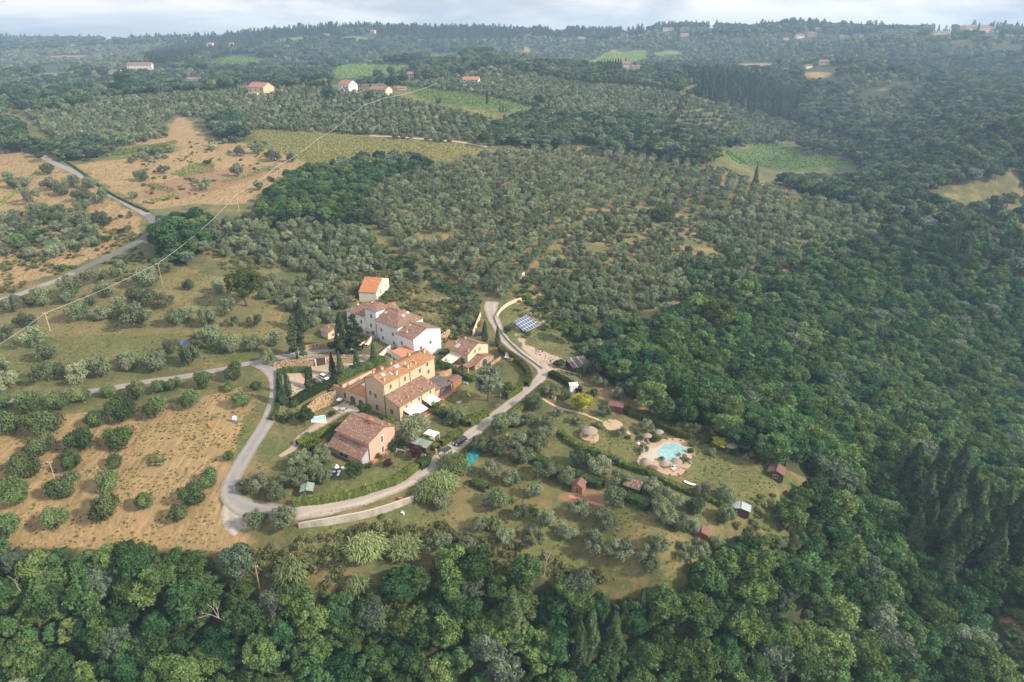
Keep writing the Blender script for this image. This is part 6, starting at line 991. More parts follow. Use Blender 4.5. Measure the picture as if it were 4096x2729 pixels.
# --- the pink house
b = Bld('pink_house', 'salmon pink house with two terracotta roof levels and a glass corner', 'house', PK, -34, .2)
b.walls(-13.2, 0, 0, 10.6, -.6, 6.5, M['pink'], ('x', 6.4, 8.45, 6.4, 6.75)); b.roof(-13.2, 0, 0, 10.6, 'x', 8.45, 6.4, 6.75, yr=6.4, o=.5)
b.walls(-13.2, -.35, -3.1, -.02, -.6, 3.1, M['pink'], ('s', 3.05, 5.0), name='garden_wing'); b.roof(-13.4, -.1, -3.1, -.03, 's', 0, 3.05, 5.0, o=.75, name='lower_roof')
b.part('glass_wall', 'plastic_glaze', lambda m, q: m.face([(-.33, -2.9, .35 - q), (-.33, -.15, .35 - q), (-.33, -.15, 4.6 - q), (-.33, -2.9, 3.0 - q)])); b.part('glass_frame', 'iron', lambda m, q: [m.box(-.36, -3.0, .2 - q, -.28, -2.88, 3.0 - q), m.box(-.36, -.17, .2 - q, -.28, -.06, 4.7 - q)])
b.win('x', 0, 5.2, 3.9, .9, 2.2, frame='white_paint'); b.win('x', 0, 5.2, .4, .9, 2.3, name='door', frame='white_paint'); b.win('y', -3.1, -7.5, .6, 3.4, 1.7, out=-1)
for x, y, k, w in ((-5.2, 6.4, .9, 1.0), (-1.6, 7.2, .9, .4), (.0 - .5, 9.0, .6, .35)): b.chimney(x, y, 8.4 - abs(y - 6.4) * .4, k, w, 'stone')
dish(b, -7.2, 6.9, 9.3, .5); dish(b, -4.3, 5.9, 9.0, .52); patch([(-1, -3.6), (1.6, -3.0), (1.6, 7), (.05, 7), (.05, -.2), (-1, -.2)], PK, -34, 'terracotta', 'path', 'terracotta walk at the foot of the pink gable', lift=.02)

# --- the white villa
b = Bld('white_villa', 'rambling white villa of four stepped blocks with hipped tile roofs and small tower', 'villa', WK, 50, 4.0)
k = SK; zz = lambda z: CAMH - (CAMH - z) * k
b.walls(0, 14*k, 0, 9.4*k, .5, 0, M['white'], ('y', 7*k, zz(12.5), zz(10.3), zz(10.3)), name='east_block'); b.roof(0, 14*k, 0, 9.4*k, 'y', zz(12.5), zz(10.3), o=.35, og=.15)
b.walls(.9*k, 13.9*k, 9.42*k, 22*k, 2, zz(12.25), M['white'], name='middle_block'); b.roof(.9*k, 13.9*k, 9.42*k, 22*k, 'y', zz(15.4), zz(12.3), hip0=6.6*k, o=.5)
b.walls(1.2*k, 8.6*k, 22.02*k, 28.6*k, 4, zz(15.4), M['white'], name='tower'); b.roof(1.2*k, 8.6*k, 22.02*k, 28.6*k, 'x', zz(17.0), zz(15.5), hip0=3.65*k, hip1=3.65*k, o=.45, name='tower_roof')
b.walls(.7*k, 13.5*k, 28.62*k, 40*k, 4, zz(11.9), M['white'], name='west_block'); b.roof(.7*k, 13.5*k, 28.65*k, 40*k, 'y', zz(14.8), zz(12.0), hip1=6*k, o=.5)
b.walls(8.65*k, 13.5*k, 22.05*k, 28.6*k, 4, zz(12.2), M['white'], name='rear_block'); b.roof(8.7*k, 13.5*k, 22.05*k, 28.6*k, 'x', zz(15.0), zz(12.2), o=.1, og=.1)
for x, z in ((3.6, 6.6), (8.4, 7.3)): b.win('y', 0, x, z, .9, 1.3, out=-1)
b.win('x', 0, 6.4, 7.9, .8, 1.4, out=-1)
for y, z in ((12.2, 9.6), (18.8, 9.6), (12.0, 6.0), (18.2, 6.4), (20.8, 4.9)): b.win('x', .9*k, y, z, .8, 1.3, out=-1)
for y, z in ((24.6, 13.6),): b.win('x', 1.2*k, y, z, .9, 1.3, out=-1, frame='shutter')
b.win('x', 1.2*k, 25.2, 9.6, .9, 1.4, out=-1)
for y in (30.5, 36.0): b.win('x', .7*k, y, 9.8, .9, 1.4, out=-1)
for y, w in ((24.2, 1.4), (31.0, 1.4), (27.6, 1.2)): b.win('x', (1.2 if y < 28 else .7)*k, y, 6.2, w, 2.0, name='door', out=-1, frame='shutter', pane='shutter')
for x in (3.2, 6.2): b.arch('y', 22.02*k, x, 13.9, 1.2, 1.3, name='arched_window', out=-1)
for x in (2.6, 5.2): b.win('y', 9.42*k, x, 10.9, .6, .8, out=-1)
for y, z1_ in ((9.3*k, 11.8), (-.06, 11.5), (22*k, 12)): b.gutter(.82*k if y > 1 else -.06, y, 4, z1_)
zfm = lambda x, y: zz(12.3) + (zz(15.4) - zz(12.3)) * (x - .9*k) / (6.5*k); zfh = lambda x, y: zz(12.3) + (zz(15.4) - zz(12.3)) * (y - 9.42*k) / (6.6*k)
sl(b, 4.2, 19.4, 1.0, 1.6, zfm); sl(b, 6.4, 12.3, 1.5, 1.1, zfh); sl(b, 9.2, 12.9, 1.4, 1.1, zfh); sl(b, 5.0, 7.2, .9, .8, lambda x, y: zz(10.3) + 2.2 * x / 7)
for x, y, z, w in ((2.4, 14.6, 12.9, .8), (6.0, 10.6, 12.7, .45), (7.6, 11.0, 13.0, .45), (9.4, 11.2, 12.9, .4), (2.0, 5.4, 11.9, .45), (12.2, 18.6, 13.5, .8), (5.0, 37.5, 13.9, .7), (8.0, 32.5, 15.0, .7), (7.4, 16.4, 15.1, .4)): b.chimney(x, y, z, 1.2, w, 'white')
dish(b, 9.0, 23.0, 17.5, .6, 'dish'); b.part('canopy_roof', 'frame', lambda m, q: m.box(-.5, 24.0, 8.3 - q, .9, 30.5, 8.42 - q))
b.walls(-6.5, -.02, -1.8, 5.0, 3.2, 7.5, M['white'], ('s', 7.2, 8.0), name='annex'); b.roof(-6.5, -.05, -1.8, 5.0, 's', 0, 7.2, 8.0, o=.15, og=.1, mat=M['terracotta'], name='annex_roof'); b.win('y', -1.8, -1.0, 4.3, .9, 2.0, name='door', out=-1)
# garden stair and walls of the villa
def lwall(name, label, S, w, h, mat, group=None, z_off=-.8, cap=None, ground_pts=None, cat='wall'):
    P = ground([p for p in S])[:, :2] if ground_pts is None else np.array(ground_pts); C = spline(P, 1.0) if len(P) > 2 else np.array([P[0] + (P[1] - P[0]) * t_ for t_ in np.linspace(0, 1, 8)]); N = normals(C)
    hh = np.interp(np.linspace(0, 1, len(C)), np.linspace(0, 1, len(h)), h) if np.ndim(h) else np.full(len(C), h); Zg = hgt(C[:, 0], C[:, 1]); mb = MB()
    A0 = C - N * w / 2; B0 = C + N * w / 2
    for i in range(len(C) - 1):
        za, zb_ = Zg[i] + z_off, Zg[i+1] + z_off; ta, tb = Zg[i] + hh[i], Zg[i+1] + hh[i+1]
        mb.face([(*A0[i], za), (*A0[i+1], zb_), (*A0[i+1], tb), (*A0[i], ta)]); mb.face([(*B0[i+1], zb_), (*B0[i], za), (*B0[i], ta), (*B0[i+1], tb)]); mb.face([(*A0[i], ta), (*A0[i+1], tb), (*B0[i+1], tb), (*B0[i], ta)])
    mb.face([(*A0[0], Zg[0] + z_off), (*A0[0], Zg[0] + hh[0]), (*B0[0], Zg[0] + hh[0]), (*B0[0], Zg[0] + z_off)]); mb.face([(*B0[-1], Zg[-1] + z_off), (*B0[-1], Zg[-1] + hh[-1]), (*A0[-1], Zg[-1] + hh[-1]), (*A0[-1], Zg[-1] + z_off)])
    o = mb.build(name, M[mat]); tag(o, label, cat, group); BLOCK.append((C, .8))
    if cap:
        m2 = MB()
        for i in range(len(C) - 1):
            ta, tb = Zg[i] + hh[i] + .004, Zg[i+1] + hh[i+1] + .004; p = [C[i] - N[i] * (w/2 + .06), C[i+1] - N[i+1] * (w/2 + .06), C[i+1] + N[i+1] * (w/2 + .06), C[i] + N[i] * (w/2 + .06)]; m2.slab([(*p[0], ta + .08), (*p[1], tb + .08), (*p[2], tb + .08), (*p[3], ta + .08)], .08)
        m2.build('coping', M[cap], o)
    return o
lwall('garden_wall', 'white parapet climbing beside the villa stair', [z1(550,830), z1(640,780), z1(720,690), z1(760,670)], .35, [1.4, 1.6, 1.6, 1.2], 'white', cap='terracotta'); lwall('garden_wall', 'inner white parapet of the villa stair', [z1(560,790), z1(650,740), z1(735,665)], .3, [.9, 1.0, 1.0], 'white', cap='terracotta')
lwall('garden_wall', 'white wall below the dry lawn of the villa', [z1(590,890), z1(660,925), z1(740,905), z1(830,830), z1(900,800)], .35, [.9, 1.3, 1.6, 1.6, 1.4], 'white', cap='terracotta'); lwall('garden_wall', 'white wall carrying the tiled annex terrace', [z1(825,850), z1(900,885), z1(960,905)], .35, 1.8, 'white', cap='terracotta')
# --- barn, cottage, outbuilding
b = Bld('old_barn', 'old white barn with bright orange tile roof and crumbling gable', 'barn', BB, -8, 8.6)
b.walls(-7.4, .3, 0, 17.5, 7, 13.3, M['old_white'], ('x', 8.9, 16.7, 13.2, 13.6)); b.roof(-7.4, .3, 0, 17.5, 'x', 16.7, 13.2, 13.6, yr=8.9, mat=M['tile_orange'], o=.25, og=.12)
b.win('x', .3, 5.2, 11.0, .9, 1.9, frame='old_white'); b.win('x', .3, 13.2, 10.9, .9, 1.7, frame='old_white')
b = Bld('cottage', 'two storey ochre cottage with arched stone annex and cream awning', 'cottage', SQ, 53, 2.6)
b.walls(0, 12, 0, 8.5, 1.4, 7.5, M['cream'], ('y', 6, 9.9, 7.4, 7.4)); b.roof(0, 12, 0, 8.5, 'y', 9.9, 7.4, o=.4); b.walls(-.1, 10.7, -3.6, -.02, .8, 4.0, M['stone'], ('y', 5.2, 5.8, 4.0, 4.0), name='stone_annex'); b.roof(-.1, 10.7, -3.6, -.04, 'y', 5.8, 4.0, o=.3, og=.12)
b.arch('y', -3.6, 5.3, 2.1, 2.8, 2.7, out=-1); b.win('y', 0, 4.3, 6.6, 1.0, 1.3, out=-1, pane='shutter'); b.win('y', 0, 6.9, 6.6, 1.0, 1.3, out=-1, pane='shutter'); b.win('x', 0, 2.2, 3.2, 1.6, 2.2, name='patio_door', out=-1)
sl(b, 1.2, 5.6, 1.9, 1.7, lambda x, y: 7.4 + 2.5 * x / 6); b.chimney(6, 6.0, 9.7, .9, .5); b.chimney(1.4, .6, 8.0, .7, .35); b.chimney(3.2, 8.2, 8.6, .8, .4); b.gutter(-.06, -.05, 2.6, 7.3); b.gutter(12.06, -.05, 2.8, 7.3)
awning(SQ, 143, 1.8, 8.2, .02, 5.0, 3.9, 3.9, 'cream awning over the cottage terrace', group=None) if False else None
r_ = thing('awning', 'square cream awning slung from the cottage wall over its brick terrace', 'awning', (*to_world(SQ, 53, 0, 3.0), 0), math.radians(53)); mb = MB(); mb.slab([(-.05, -.2, 6.0), (-.05, 5.3, 6.0), (-5.2, 5.3, 4.9), (-5.0, .2, 4.9)], .03); mb.build('canvas', M['canvas'], r_)
for y in (.25, 5.2): m2 = MB(); m2.tube((-5.0, y, float(hgt(*to_world(SQ, 53, -5, 3 + y))) - .2), (-5.0, y, 4.86), .05); m2.build('post', M['iron'], r_)
patch([(-5.6, 2.4), (-.05, 2.4), (-.05, 8.6), (-5.6, 8.6)], SQ, 53, 'terracotta', 'patio', 'brick terrace under the cottage awning', z=2.7); patch([(0.2, -6.4), (11.5, -6.4), (11.5, -3.65), (0.2, -3.65)], SQ, 53, 'terracotta', 'patio', 'brick terrace before the stone arch', z=1.75); patch([(.6, -7.4), (13.4, -7.4), (13.4, -6.42), (.6, -6.42)], SQ, 53, 'terracotta', 'path', 'terracotta step along the cottage lawn', z=1.5)
lwall('terrace_wall', 'low stone wall edging the cottage terrace', None, .4, 1.0, 'stone', ground_pts=[to_world(SQ, 53, 5.6, -6.35), to_world(SQ, 53, 11.4, -6.35)], cap='terracotta'); lwall('terrace_wall', 'second low stone wall at the near end of the cottage terrace', None, .4, .7, 'stone', ground_pts=[to_world(SQ, 53, .4, -6.35), to_world(SQ, 53, 3.4, -6.35)], cap='terracotta')
def shed(name, label, c, f, az, L, W, h, rise, wall, roof, kind='x', door=None, group=None, cat='shed', zoff=0, uvroof=None, o=.25):
    g = G(f(*c)); b = Bld(name, label, cat, to_world(g[:2], az, -L/2, -W/2), az, g[2] + zoff, group); q = b.zb
    if kind == 's': b.walls(0, L, 0, W, q - .5, q + h, M[wall], ('s', q + h, q + h + rise)); b.roof(0, L, 0, W, 's', 0, q + h, q + h + rise, mat=M[roof], o=o, og=o, th=.08)
    else: yr = (W if kind == 'x' else L) / 2; b.walls(0, L, 0, W, q - .5, q + h, M[wall], (kind, yr, q + h + rise, q + h, q + h)); b.roof(0, L, 0, W, kind, q + h + rise, q + h, mat=M[roof], o=o, og=o, th=.08)
    if door: b.win(*door[:2], door[2], q + door[3], door[4], door[5], name=door[6] if len(door) > 6 else 'door', out=-1)
    BLOCK.append((np.array([g[:2]]), 2.5)); return b
g = G(R5(1150,290)); b = Bld('outbuilding', 'little ochre outbuilding with two tiled roofs above the driveway', 'outbuilding', (g[0] - 2, g[1]), 48, g[2])
q = b.zb; b.walls(0, 8, 0, 4.6, q - 1, q + 2.6, M['cream'], ('y', 4, q + 4, q + 2.6, q + 2.6)); b.roof(0, 8, 0, 4.6, 'y', q + 4, q + 2.6, o=.3); b.win('y', 0, 2.2, q + .9, .8, 1.0, out=-1); b.arch('y', 0, 6.0, q + .1, 1.6, 2.1, out=-1); b.chimney(2.2, 2.6, q + 3.4, .5, .3)
shed('garden_shed', 'orange wooden garden house with dark red roof beside the play lawn', (445 + 1740*0, 0), lambda a, c_: R3(345, 1010), 55, 4.6, 3.4, 2.3, .5, 'wood_orange', 'shingle', 'x', ('y', 0, 3.0, .9, .7, 1.0, 'window'))
shed('garden_shed', 'small white metal shed against the dark hedge', (690,860), zA, 10, 2.6, 1.6, 2.6, .3, 'white_paint', 'white_paint', 's')
shed('garden_shed', 'red roofed brown wooden shed in the pool garden', (1095,1040), zA, -20, 4.6, 3.0, 2.4, .8, 'wood_red', 'shingle', 'x', ('y', 0, 1.2, .1, .8, 1.9))
shed('garden_cabin', 'dark cabin with faded red roof at the end of the pool lawn', (1890,720), zB, -28, 4.4, 4.0, 2.3, .9, 'wood_dark', 'shingle', 'y', ('y', 0, 2.2, .7, 1.2, 1.0, 'window'))
shed('garden_shed', 'orange wooden shed with pinkish roof in the lower orchard', (35,850), zB, -25, 3.0, 3.0, 2.3, .8, 'wood_orange', 'shingle', 'y', ('y', 0, 1.5, .1, .9, 1.8))
shed('garden_shed', 'narrow red shed half hidden by an olive near the teal tarpaulin', (2010,800), z2, 20, 1.6, 3.0, 2.3, .5, 'wood_red', 'shingle', 'y')
b = shed('shelter', 'open shelter with dark corrugated roof striped by rusty sheets', (545,860), zB, -30, 4.4, 3.6, 2.4, .5, 'wood_dark', 'tile_dark', 's')
for x_, a_, c_ in ((.5,.2,1.6),(1.4,1.2,3.2),(2.3,.3,1.4),(2.9,1.8,3.4),(3.7,.6,2.0)): b.part('rusty_sheet', 'rust', lambda m, q: m.slab([(x_, a_, 2.56 + .139*a_), (x_ + .4, a_, 2.56 + .139*a_), (x_ + .4, c_, 2.56 + .139*c_), (x_, c_, 2.56 + .139*c_)], .02))
shed('shelter', 'low shelter with pale blue-grey gabled roof at the garden corner', (1560,1060), zB, -22, 4.4, 2.8, 1.9, .5, 'wood_dark', 'plastic_glaze', 'y')
shed('garden_shed', 'little red-brown shed above the bottom orchard olives', (1185,1290), zB, -20, 3.6, 2.6, 1.9, .7, 'wood_red', 'shingle', 'y')
shed('garden_shed', 'grey-green felt roofed shed inside the roadside hedge', (75,1120), z2, 8, 3.0, 3.2, 2.0, .45, 'wood_dark', 'felt', 'y')
shed('hut', 'small stone hut with white gable in the olive grove', (2072,140), z1, 60, 4.2, 2.4, 2.4, .3, 'old_white', 'tile', 's', ('y', 0, 1.0, .8, .5, .8, 'window'))
shed('carport', 'dark roofed carport half hidden by the purple tree', (1150,690), z2, -30, 5.2, 3.2, 1.8, .3, 'wood_dark', 'felt', 's')
g = G(zA(745,690)); b = Bld('stable', 'open horse shelter with dark roof striped by two pale bands', 'stable', (g[0] - 2.5, g[1] - 1.5), 20, g[2], None); q = b.zb
for i, (a_, c_) in enumerate(((0, 2.0), (2.03, 4.6), (4.63, 7.4))): b.roof(a_, c_, 0, 6.6, 's', 0, q + 2.6, q + 3.5, mat=M['tile_dark'], o=.2, og=.0, th=.08)
b.part('roof_band', 'canvas', lambda m, q: [m.slab([(x_, -.2, 2.7), (x_ + .18, -.2, 2.7), (x_ + .18, 6.6, 3.68), (x_, 6.6, 3.68)], .05) for x_ in (1.93, 4.53)])
for x in (.2, 3.6, 7.2):
    for y in (.1, 6.4): b.part('post', 'wood_dark', lambda m, q: m.tube((x, y, -.5), (x, y, 2.6 if y < 1 else 3.4), .1))
b.part('back_wall', 'wood_dark', lambda m, q: m.box(.2, 6.35, -.4, 7.2, 6.42, 3.3))

# --- houses along the ridge and far away
def far_house(c, f, wpx, hpx, az, label, wall='white', roof='tile_far', name='house', kind='x', ratio=.7, win=3, extra=None, cat='house', ze=None, group=None):
    S = f(*c); g = G(S); _, _, Z = project(*g); Wm = wpx * Z / FPX; hh = hpx * Z / FPX; ca = abs(math.cos(math.radians(az))); sa = abs(math.sin(math.radians(az))); L = Wm / (ca + ratio * sa); W = L * ratio
    b = Bld(name, label, cat, to_world(g[:2], az, -L/2, 0), az, g[2], group); q = b.zb; h1 = hh * .74; r1 = hh * .26 + .12 * W * .5
    b.walls(0, L, 0, W, q - 3, q + h1, M[wall], ('x', W/2, q + h1 + r1, q + h1, q + h1)); b.roof(0, L, 0, W, 'x', q + h1 + r1, q + h1, mat=M[roof], o=.6, og=.4)
    for i in range(win):
        for fl in range(2 if h1 > 5 else 1): b.win('y', 0, L * (i + .5) / win, q + 1.0 + fl * h1 / 2, min(1.4, L / win * .4), min(1.6, h1 * .22), out=-1)
    if extra == 'porch':
        b.walls(L * .15, L * .8, -W * .35, -.02, q - 2, q + h1 * .42, M[wall], name='porch')
        for i in range(3): b.arch('y', -W * .35, L * (.27 + .2 * i), q + .1, L * .12, h1 * .33, out=-1)
    if extra == 'wing': b.walls(L + .02, L * 1.45, 0, W * .8, q - 2, q + h1 * .7, M[wall], ('x', W * .4, q + h1 * .9, q + h1 * .7, q + h1 * .7), name='wing'); b.roof(L + .05, L * 1.45, 0, W * .8, 'x', q + h1 * .9, q + h1 * .7, mat=M[roof], o=.4, og=.3)
    b.chimney(L * .3, W * .5, q + h1 + r1 - .4, .9, .7, 'cream'); BLOCK.append((np.array([g[:2]]), L * .6)); return b
far_house((1725,650), z3, 100, 48, -25, 'yellow villa with orange roof and arched porch on the ridge', 'yellow', extra='porch', ratio=.75, name='villa', cat='villa')
far_house((130,628), z4, 74, 46, -35, 'white two storey villa with red roof and balcony on the ridge', 'white', extra='porch', ratio=.8, name='villa', cat='villa')
far_house((355,640), z4, 88, 28, -20, 'low pale grey barn with skylights right of the white ridge villa', 'old_white', 'tile', win=4, name='barn', cat='barn'); far_house((980,570), z4, 66, 26, -4, 'white rectangular house with red hipped roof on the crest', 'white', win=4)
far_house((575,530), z4, 36, 24, -20, 'small ochre house peeping over the ridge vineyard', 'cream'); far_house((515,605), z4, 38, 10, 5, 'low red roofed shed at the ridge vineyard corner', 'cream', win=1, name='shed', cat='shed'); far_house((2110,655), z3, 34, 12, -10, 'tiny orange roofed hut among the ridge cypresses', 'cream', win=1, name='hut', cat='shed'); far_house((425,535), z4, 24, 10, -15, 'little red roof between ridge trees left of the ochre house', 'cream', win=1)
far_house((1855,812), z3, 32, 8, -5, 'pinkish low shed in the ridge grove', 'old_white', win=1, name='shed', cat='shed'); far_house((2195,588), z3, 16, 12, 10, 'white outbuilding left of the white ridge villa', 'white', win=1, name='outbuilding', cat='outbuilding')
far_house((940,468), z3, 95, 24, 8, 'long pale stone villa on the hazy left hillside', 'old_white', 'tile', ratio=.3, win=8, name='villa', cat='villa'); far_house((765,502), z3, 46, 15, -8, 'white farmhouse with pale red roof on the hazy left slope', 'white', 'tile', win=3, name='farmhouse', cat='farmhouse'); far_house((640,502), z3, 24, 12, 5, 'smaller white building left of the hazy white farmhouse', 'white', 'tile', win=1)
far_house((1290,555), z3, 60, 16, -10, 'grey stone farm low in the hazy valley', 'old_white', 'tile', win=4, name='farmhouse', cat='farmhouse'); far_house((1410,312), z3, 26, 12, -5, 'white house with red roof under the left skyline wood', 'white'); far_house((1555,305), z3, 16, 9, 0, 'tiny house right of the one under the skyline wood', 'cream', win=1); far_house((495,310), z3, 26, 9, -5, 'faint white house on the far left ridge', 'white', 'tile', win=2); far_house((733,290), z3, 22, 12, 5, 'ochre block on the far left skyline', 'cream', 'tile', win=2)
far_house((2188,245), z3, 28, 9, -5, 'white house below the left end of the skyline wood', 'white', win=2); far_house((318,225), z4, 24, 12, -20, 'pinkish house on the skyline left of the conifer wood', 'cream', win=2); far_house((2025,462), z4, 34, 26, -8, 'cream villa tower right of the tight cypress row', 'cream', 'tile', name='villa', cat='villa'); far_house((2088,470), z4, 34, 16, -8, 'lower cream wing beside the far villa tower', 'cream', 'tile', win=3)
far_house((1445,240), z4, 22, 10, 0, 'grey house half hidden in the skyline conifers', 'old_white', 'tile', win=1); far_house((2060,232), z4, 30, 9, 0, 'white house under umbrella pines on the skyline', 'white', win=2); far_house((2140,225), z4, 24, 8, 5, 'red roofed house on the skyline plateau', 'cream', win=2); far_house((2310,210), z4, 44, 12, -5, 'pale long house under the umbrella pines', 'white', 'tile', win=4)
far_house((70,245), z5, 34, 10, -10, 'white villa left of the antenna hill', 'white', win=3); far_house((850,260), z5, 34, 16, 10, 'pale grey roofed house on the antenna hill slope', 'old_white', 'tile', win=2); far_house((925,250), z5, 30, 18, -15, 'ochre house beneath the antenna hill trees', 'cream', 'tile', win=2); far_house((970,215), z5, 24, 15, 0, 'yellow house near the top of the antenna hill', 'cream', win=1); far_house((893,213), z5, 16, 10, 0, 'tiny orange roof on the antenna hill top', 'cream', win=1); far_house((755,270), z5, 20, 8, 0, 'small pinkish house left of the antenna hill foot', 'cream', win=1)
far_house((1150,255), z5, 40, 10, 5, 'pale houses row right of the antenna hill', 'cream', 'tile', win=4); far_house((1262,247), z5, 16, 8, 0, 'bright white shed on the right skyline', 'white', win=1); far_house((2050,222), z5, 120, 26, 5, 'large brown roofed farm on the right skyline', 'cream', 'tile', win=6, ratio=.4, name='farmhouse', cat='farmhouse'); far_house((1800,232), z5, 60, 12, -5, 'long low roof left of the large skyline farm', 'cream', 'tile', ratio=.4); far_house((2330,215), z5, 40, 14, 0, 'brown building at the right end of the skyline', 'cream', 'tile', win=2); far_house((250,205), z5, 20, 6, 0, 'faint yellow house on the skyline plateau', 'cream', win=1)
far_house((910,460), z5, 34, 14, 20, 'dark roofed farm above the green clearing', 'old_white', 'tile_dark', win=1); far_house((1010,438), z5, 38, 18, -10, 'pink roofed farmhouse in the wooded right slope', 'cream', 'tile', win=2, name='farmhouse', cat='farmhouse')
for i, (a_, c_, w_) in enumerate(((930,285,18),(965,280,24),(1000,272,22),(1035,276,22),(1070,272,26),(1110,278,22),(1150,280,24),(1190,284,28),(1230,288,22),(1262,292,20),(1290,296,20))):
    far_house((a_, c_), z3, w_, 10, (i * 37) % 30 - 15, 'pale house of the hilltop village on the left skyline, ' + ORD[i] + ' from left', 'cream' if i % 2 else 'old_white', 'tile', win=1, group='houses of the hilltop village')
g = G(z3(917,288)); mb = MB(); s_ = project(*g)[2] / FPX; mb.box(-3 * s_, -3 * s_, -5, 3 * s_, 3 * s_, 26 * s_); o = mb.build('church_tower', M['old_white']); m2 = MB(); m2.box(-3.6 * s_, -3.6 * s_, 26 * s_, 3.6 * s_, 3.6 * s_, 27.5 * s_); m2.build('cornice', M['tile'], o); o.location = g; tag(o, 'slim square church tower of the hilltop village', 'tower')
for (bx_, by_, ty_), lab in ((((770, 192, 112)), 'left lattice radio mast on the antenna hill'), (((850, 188, 116)), 'right radio mast on the antenna hill')):
    g = G(z5(bx_, by_)); h = topz(g, z5(bx_ + 4, ty_)) - g[2]; r_ = thing('radio_mast', lab, 'mast', tuple(g)); mb = MB()
    for j in range(3): mb.tube((.8 * math.cos(j * 2.09), .8 * math.sin(j * 2.09), -1), (.3 * math.cos(j * 2.09), .3 * math.sin(j * 2.09), h), .25, .18, 5)
    mb.build('lattice', M['metal'], r_); m2 = MB(); m2.tube((0, 0, h * .8), (0, 0, h * .95), .9); m2.build('aerials', M['white_paint'], r_)
# golden stubble clearings need nothing more: they are colours of the land

# ------------------------------------------------------------------ walls, fences, stairs
lwall('retaining_wall', 'long curved concrete retaining wall below the gravel road', [z2(*q) for q in ((-10,1440),(200,1420),(420,1385),(600,1350),(780,1300),(920,1250),(1070,1190))], .35, [1.3, 1.9, 2.1, 2.1, 2.1, 2.0, 1.7], 'concrete', z_off=-1, cap='concrete_pole')
lwall('stone_wall', 'rubble stone wall under the driveway railing', [R5(*q) for q in ((-20,820),(250,815),(450,810),(780,800))], .5, [1.6, 2.3, 2.6, 2.4], 'stone'); lwall('stone_wall', 'right part of the rubble wall beyond the dark gate', [R5(*q) for q in ((1010,770),(1300,745),(1560,735))], .5, 2.1, 'stone')
lwall('stone_wall', 'stone wall left of the bright green hedge on the driveway', [R5(*q) for q in ((600,500),(820,470),(1030,450))], .5, [1.8, 2.0, 2.0], 'stone', cap='terracotta')
lwall('stone_wall', 'tall curved stone wall behind the raised pool garden', [z1(*q) for q in ((70,1420),(160,1390),(260,1350),(350,1330))], .5, [2.5, 4.0, 4.6, 4.8], 'stone'); lwall('stone_wall', 'stone wall standing behind the white villa gable', [R2(*q) for q in ((1800,1290),(1880,1250),(1980,1180))], .5, 3.2, 'stone'); lwall('stone_wall', 'stone garden wall beside the ochre farmhouse corner', [z1(1310,1085), z1(1370,1070), z1(1425,1045)], .5, 1.8, 'stone', cap='terracotta')
lwall('gate_wall', 'cream plastered wall rising beside the parked dark car', [z1(*q) for q in ((1632,700),(1660,620),(1700,500))], .5, [2.4, 2.0, 1.4], 'cream'); lwall('road_wall', 'yellowish stone parapet curving round the solar array', [z1(*q) for q in ((1850,520),(1900,450),(1980,395),(2085,355))], .6, [1.0, 1.2, 1.3, 1.2], 'cream')
lwall('road_wall', 'dark kerb wall along the outer edge of the upper gravel road', [z1(*q) for q in ((1835,520),(1870,610),(1920,690),(2010,790),(2110,880),(2210,950),(2285,1005))], .45, .7, 'concrete')
def fence(label, S, h, gap, mat='iron', rails=(.5, .95), r=.045, name='fence', cat='fence', ptop=None):
    C = path_pts(S, gap); Z = hgt(C[:, 0], C[:, 1]); rt_ = thing(name, label, cat, (*C[0], Z[0])); b0 = Vector((*C[0], Z[0])); mb = MB()
    for i in range(min(len(C), 100)): mb2 = MB(); mb2.tube(Vector((*C[i], Z[i] - .2)) - b0, Vector((*C[i], Z[i] + h)) - b0, r * 1.5, n=5); mb2.build('post', M[mat], rt_)
    for q in rails:
        for i in range(len(C) - 1): mb.tube(Vector((*C[i], Z[i] + h * q)) - b0, Vector((*C[i+1], Z[i+1] + h * q)) - b0, r, n=4)
    if ptop:
        for i in range(len(C) - 1): mb.tube(Vector((*C[i], Z[i] + h * .1)) - b0, Vector((*C[i+1], Z[i+1] + h * .95)) - b0, r * .8, n=4); mb.tube(Vector((*C[i], Z[i] + h * .95)) - b0, Vector((*C[i+1], Z[i+1] + h * .1)) - b0, r * .8, n=4)
    mb.build('rail', M[mat], rt_); return rt_
fence('dark iron railing with crossed bars above the rubble wall', [R5(*q) for q in ((-20,720),(250,715),(500,690),(730,650),(1000,630),(1300,660),(1540,640))], 1.1, 2.6, 'iron', ptop=True); fence('wire fence with thin posts round the horse pen', [zA(*q) for q in ((270,400),(340,440),(430,480),(520,505),(600,530),(690,550))], 1.2, 3.0, 'wood_dark', r=.03)
fence('brown wooden rail fence before the stable', [zA(*q) for q in ((555,675),(650,700),(760,730))], 1.1, 2.4, 'canvas', rails=(.9,), r=.06); fence('thin post fence between horse track and stable tree', [zA(*q) for q in ((385,590),(440,600),(520,610))], 1.2, 2.5, 'wood_dark', r=.03); fence('tall dark mesh fence with gate beside the play lawn', [z1(*q) for q in ((1790,1380),(1830,1350),(1870,1320))], 2.0, 1.5, 'iron', rails=(.3,.6,.95))
fence('thin wire fence along the top of the concrete wall', [z2(*q) for q in ((100,1330),(300,1295),(500,1260),(700,1225),(900,1180),(1040,1130))], .9, 2.5, 'iron', r=.022); fence('thin wire fence crossing the straw field', [z6(*q) for q in ((900,1390),(1090,1360),(1250,1335),(1420,1310),(1575,1300))], 1.0, 4, 'iron', r=.02); fence('post fence at the end of the upper gravel road', [z1(*q) for q in ((1765,370),(1845,350),(1930,385),(1935,390))], 1.4, 3, 'rust', r=.04)
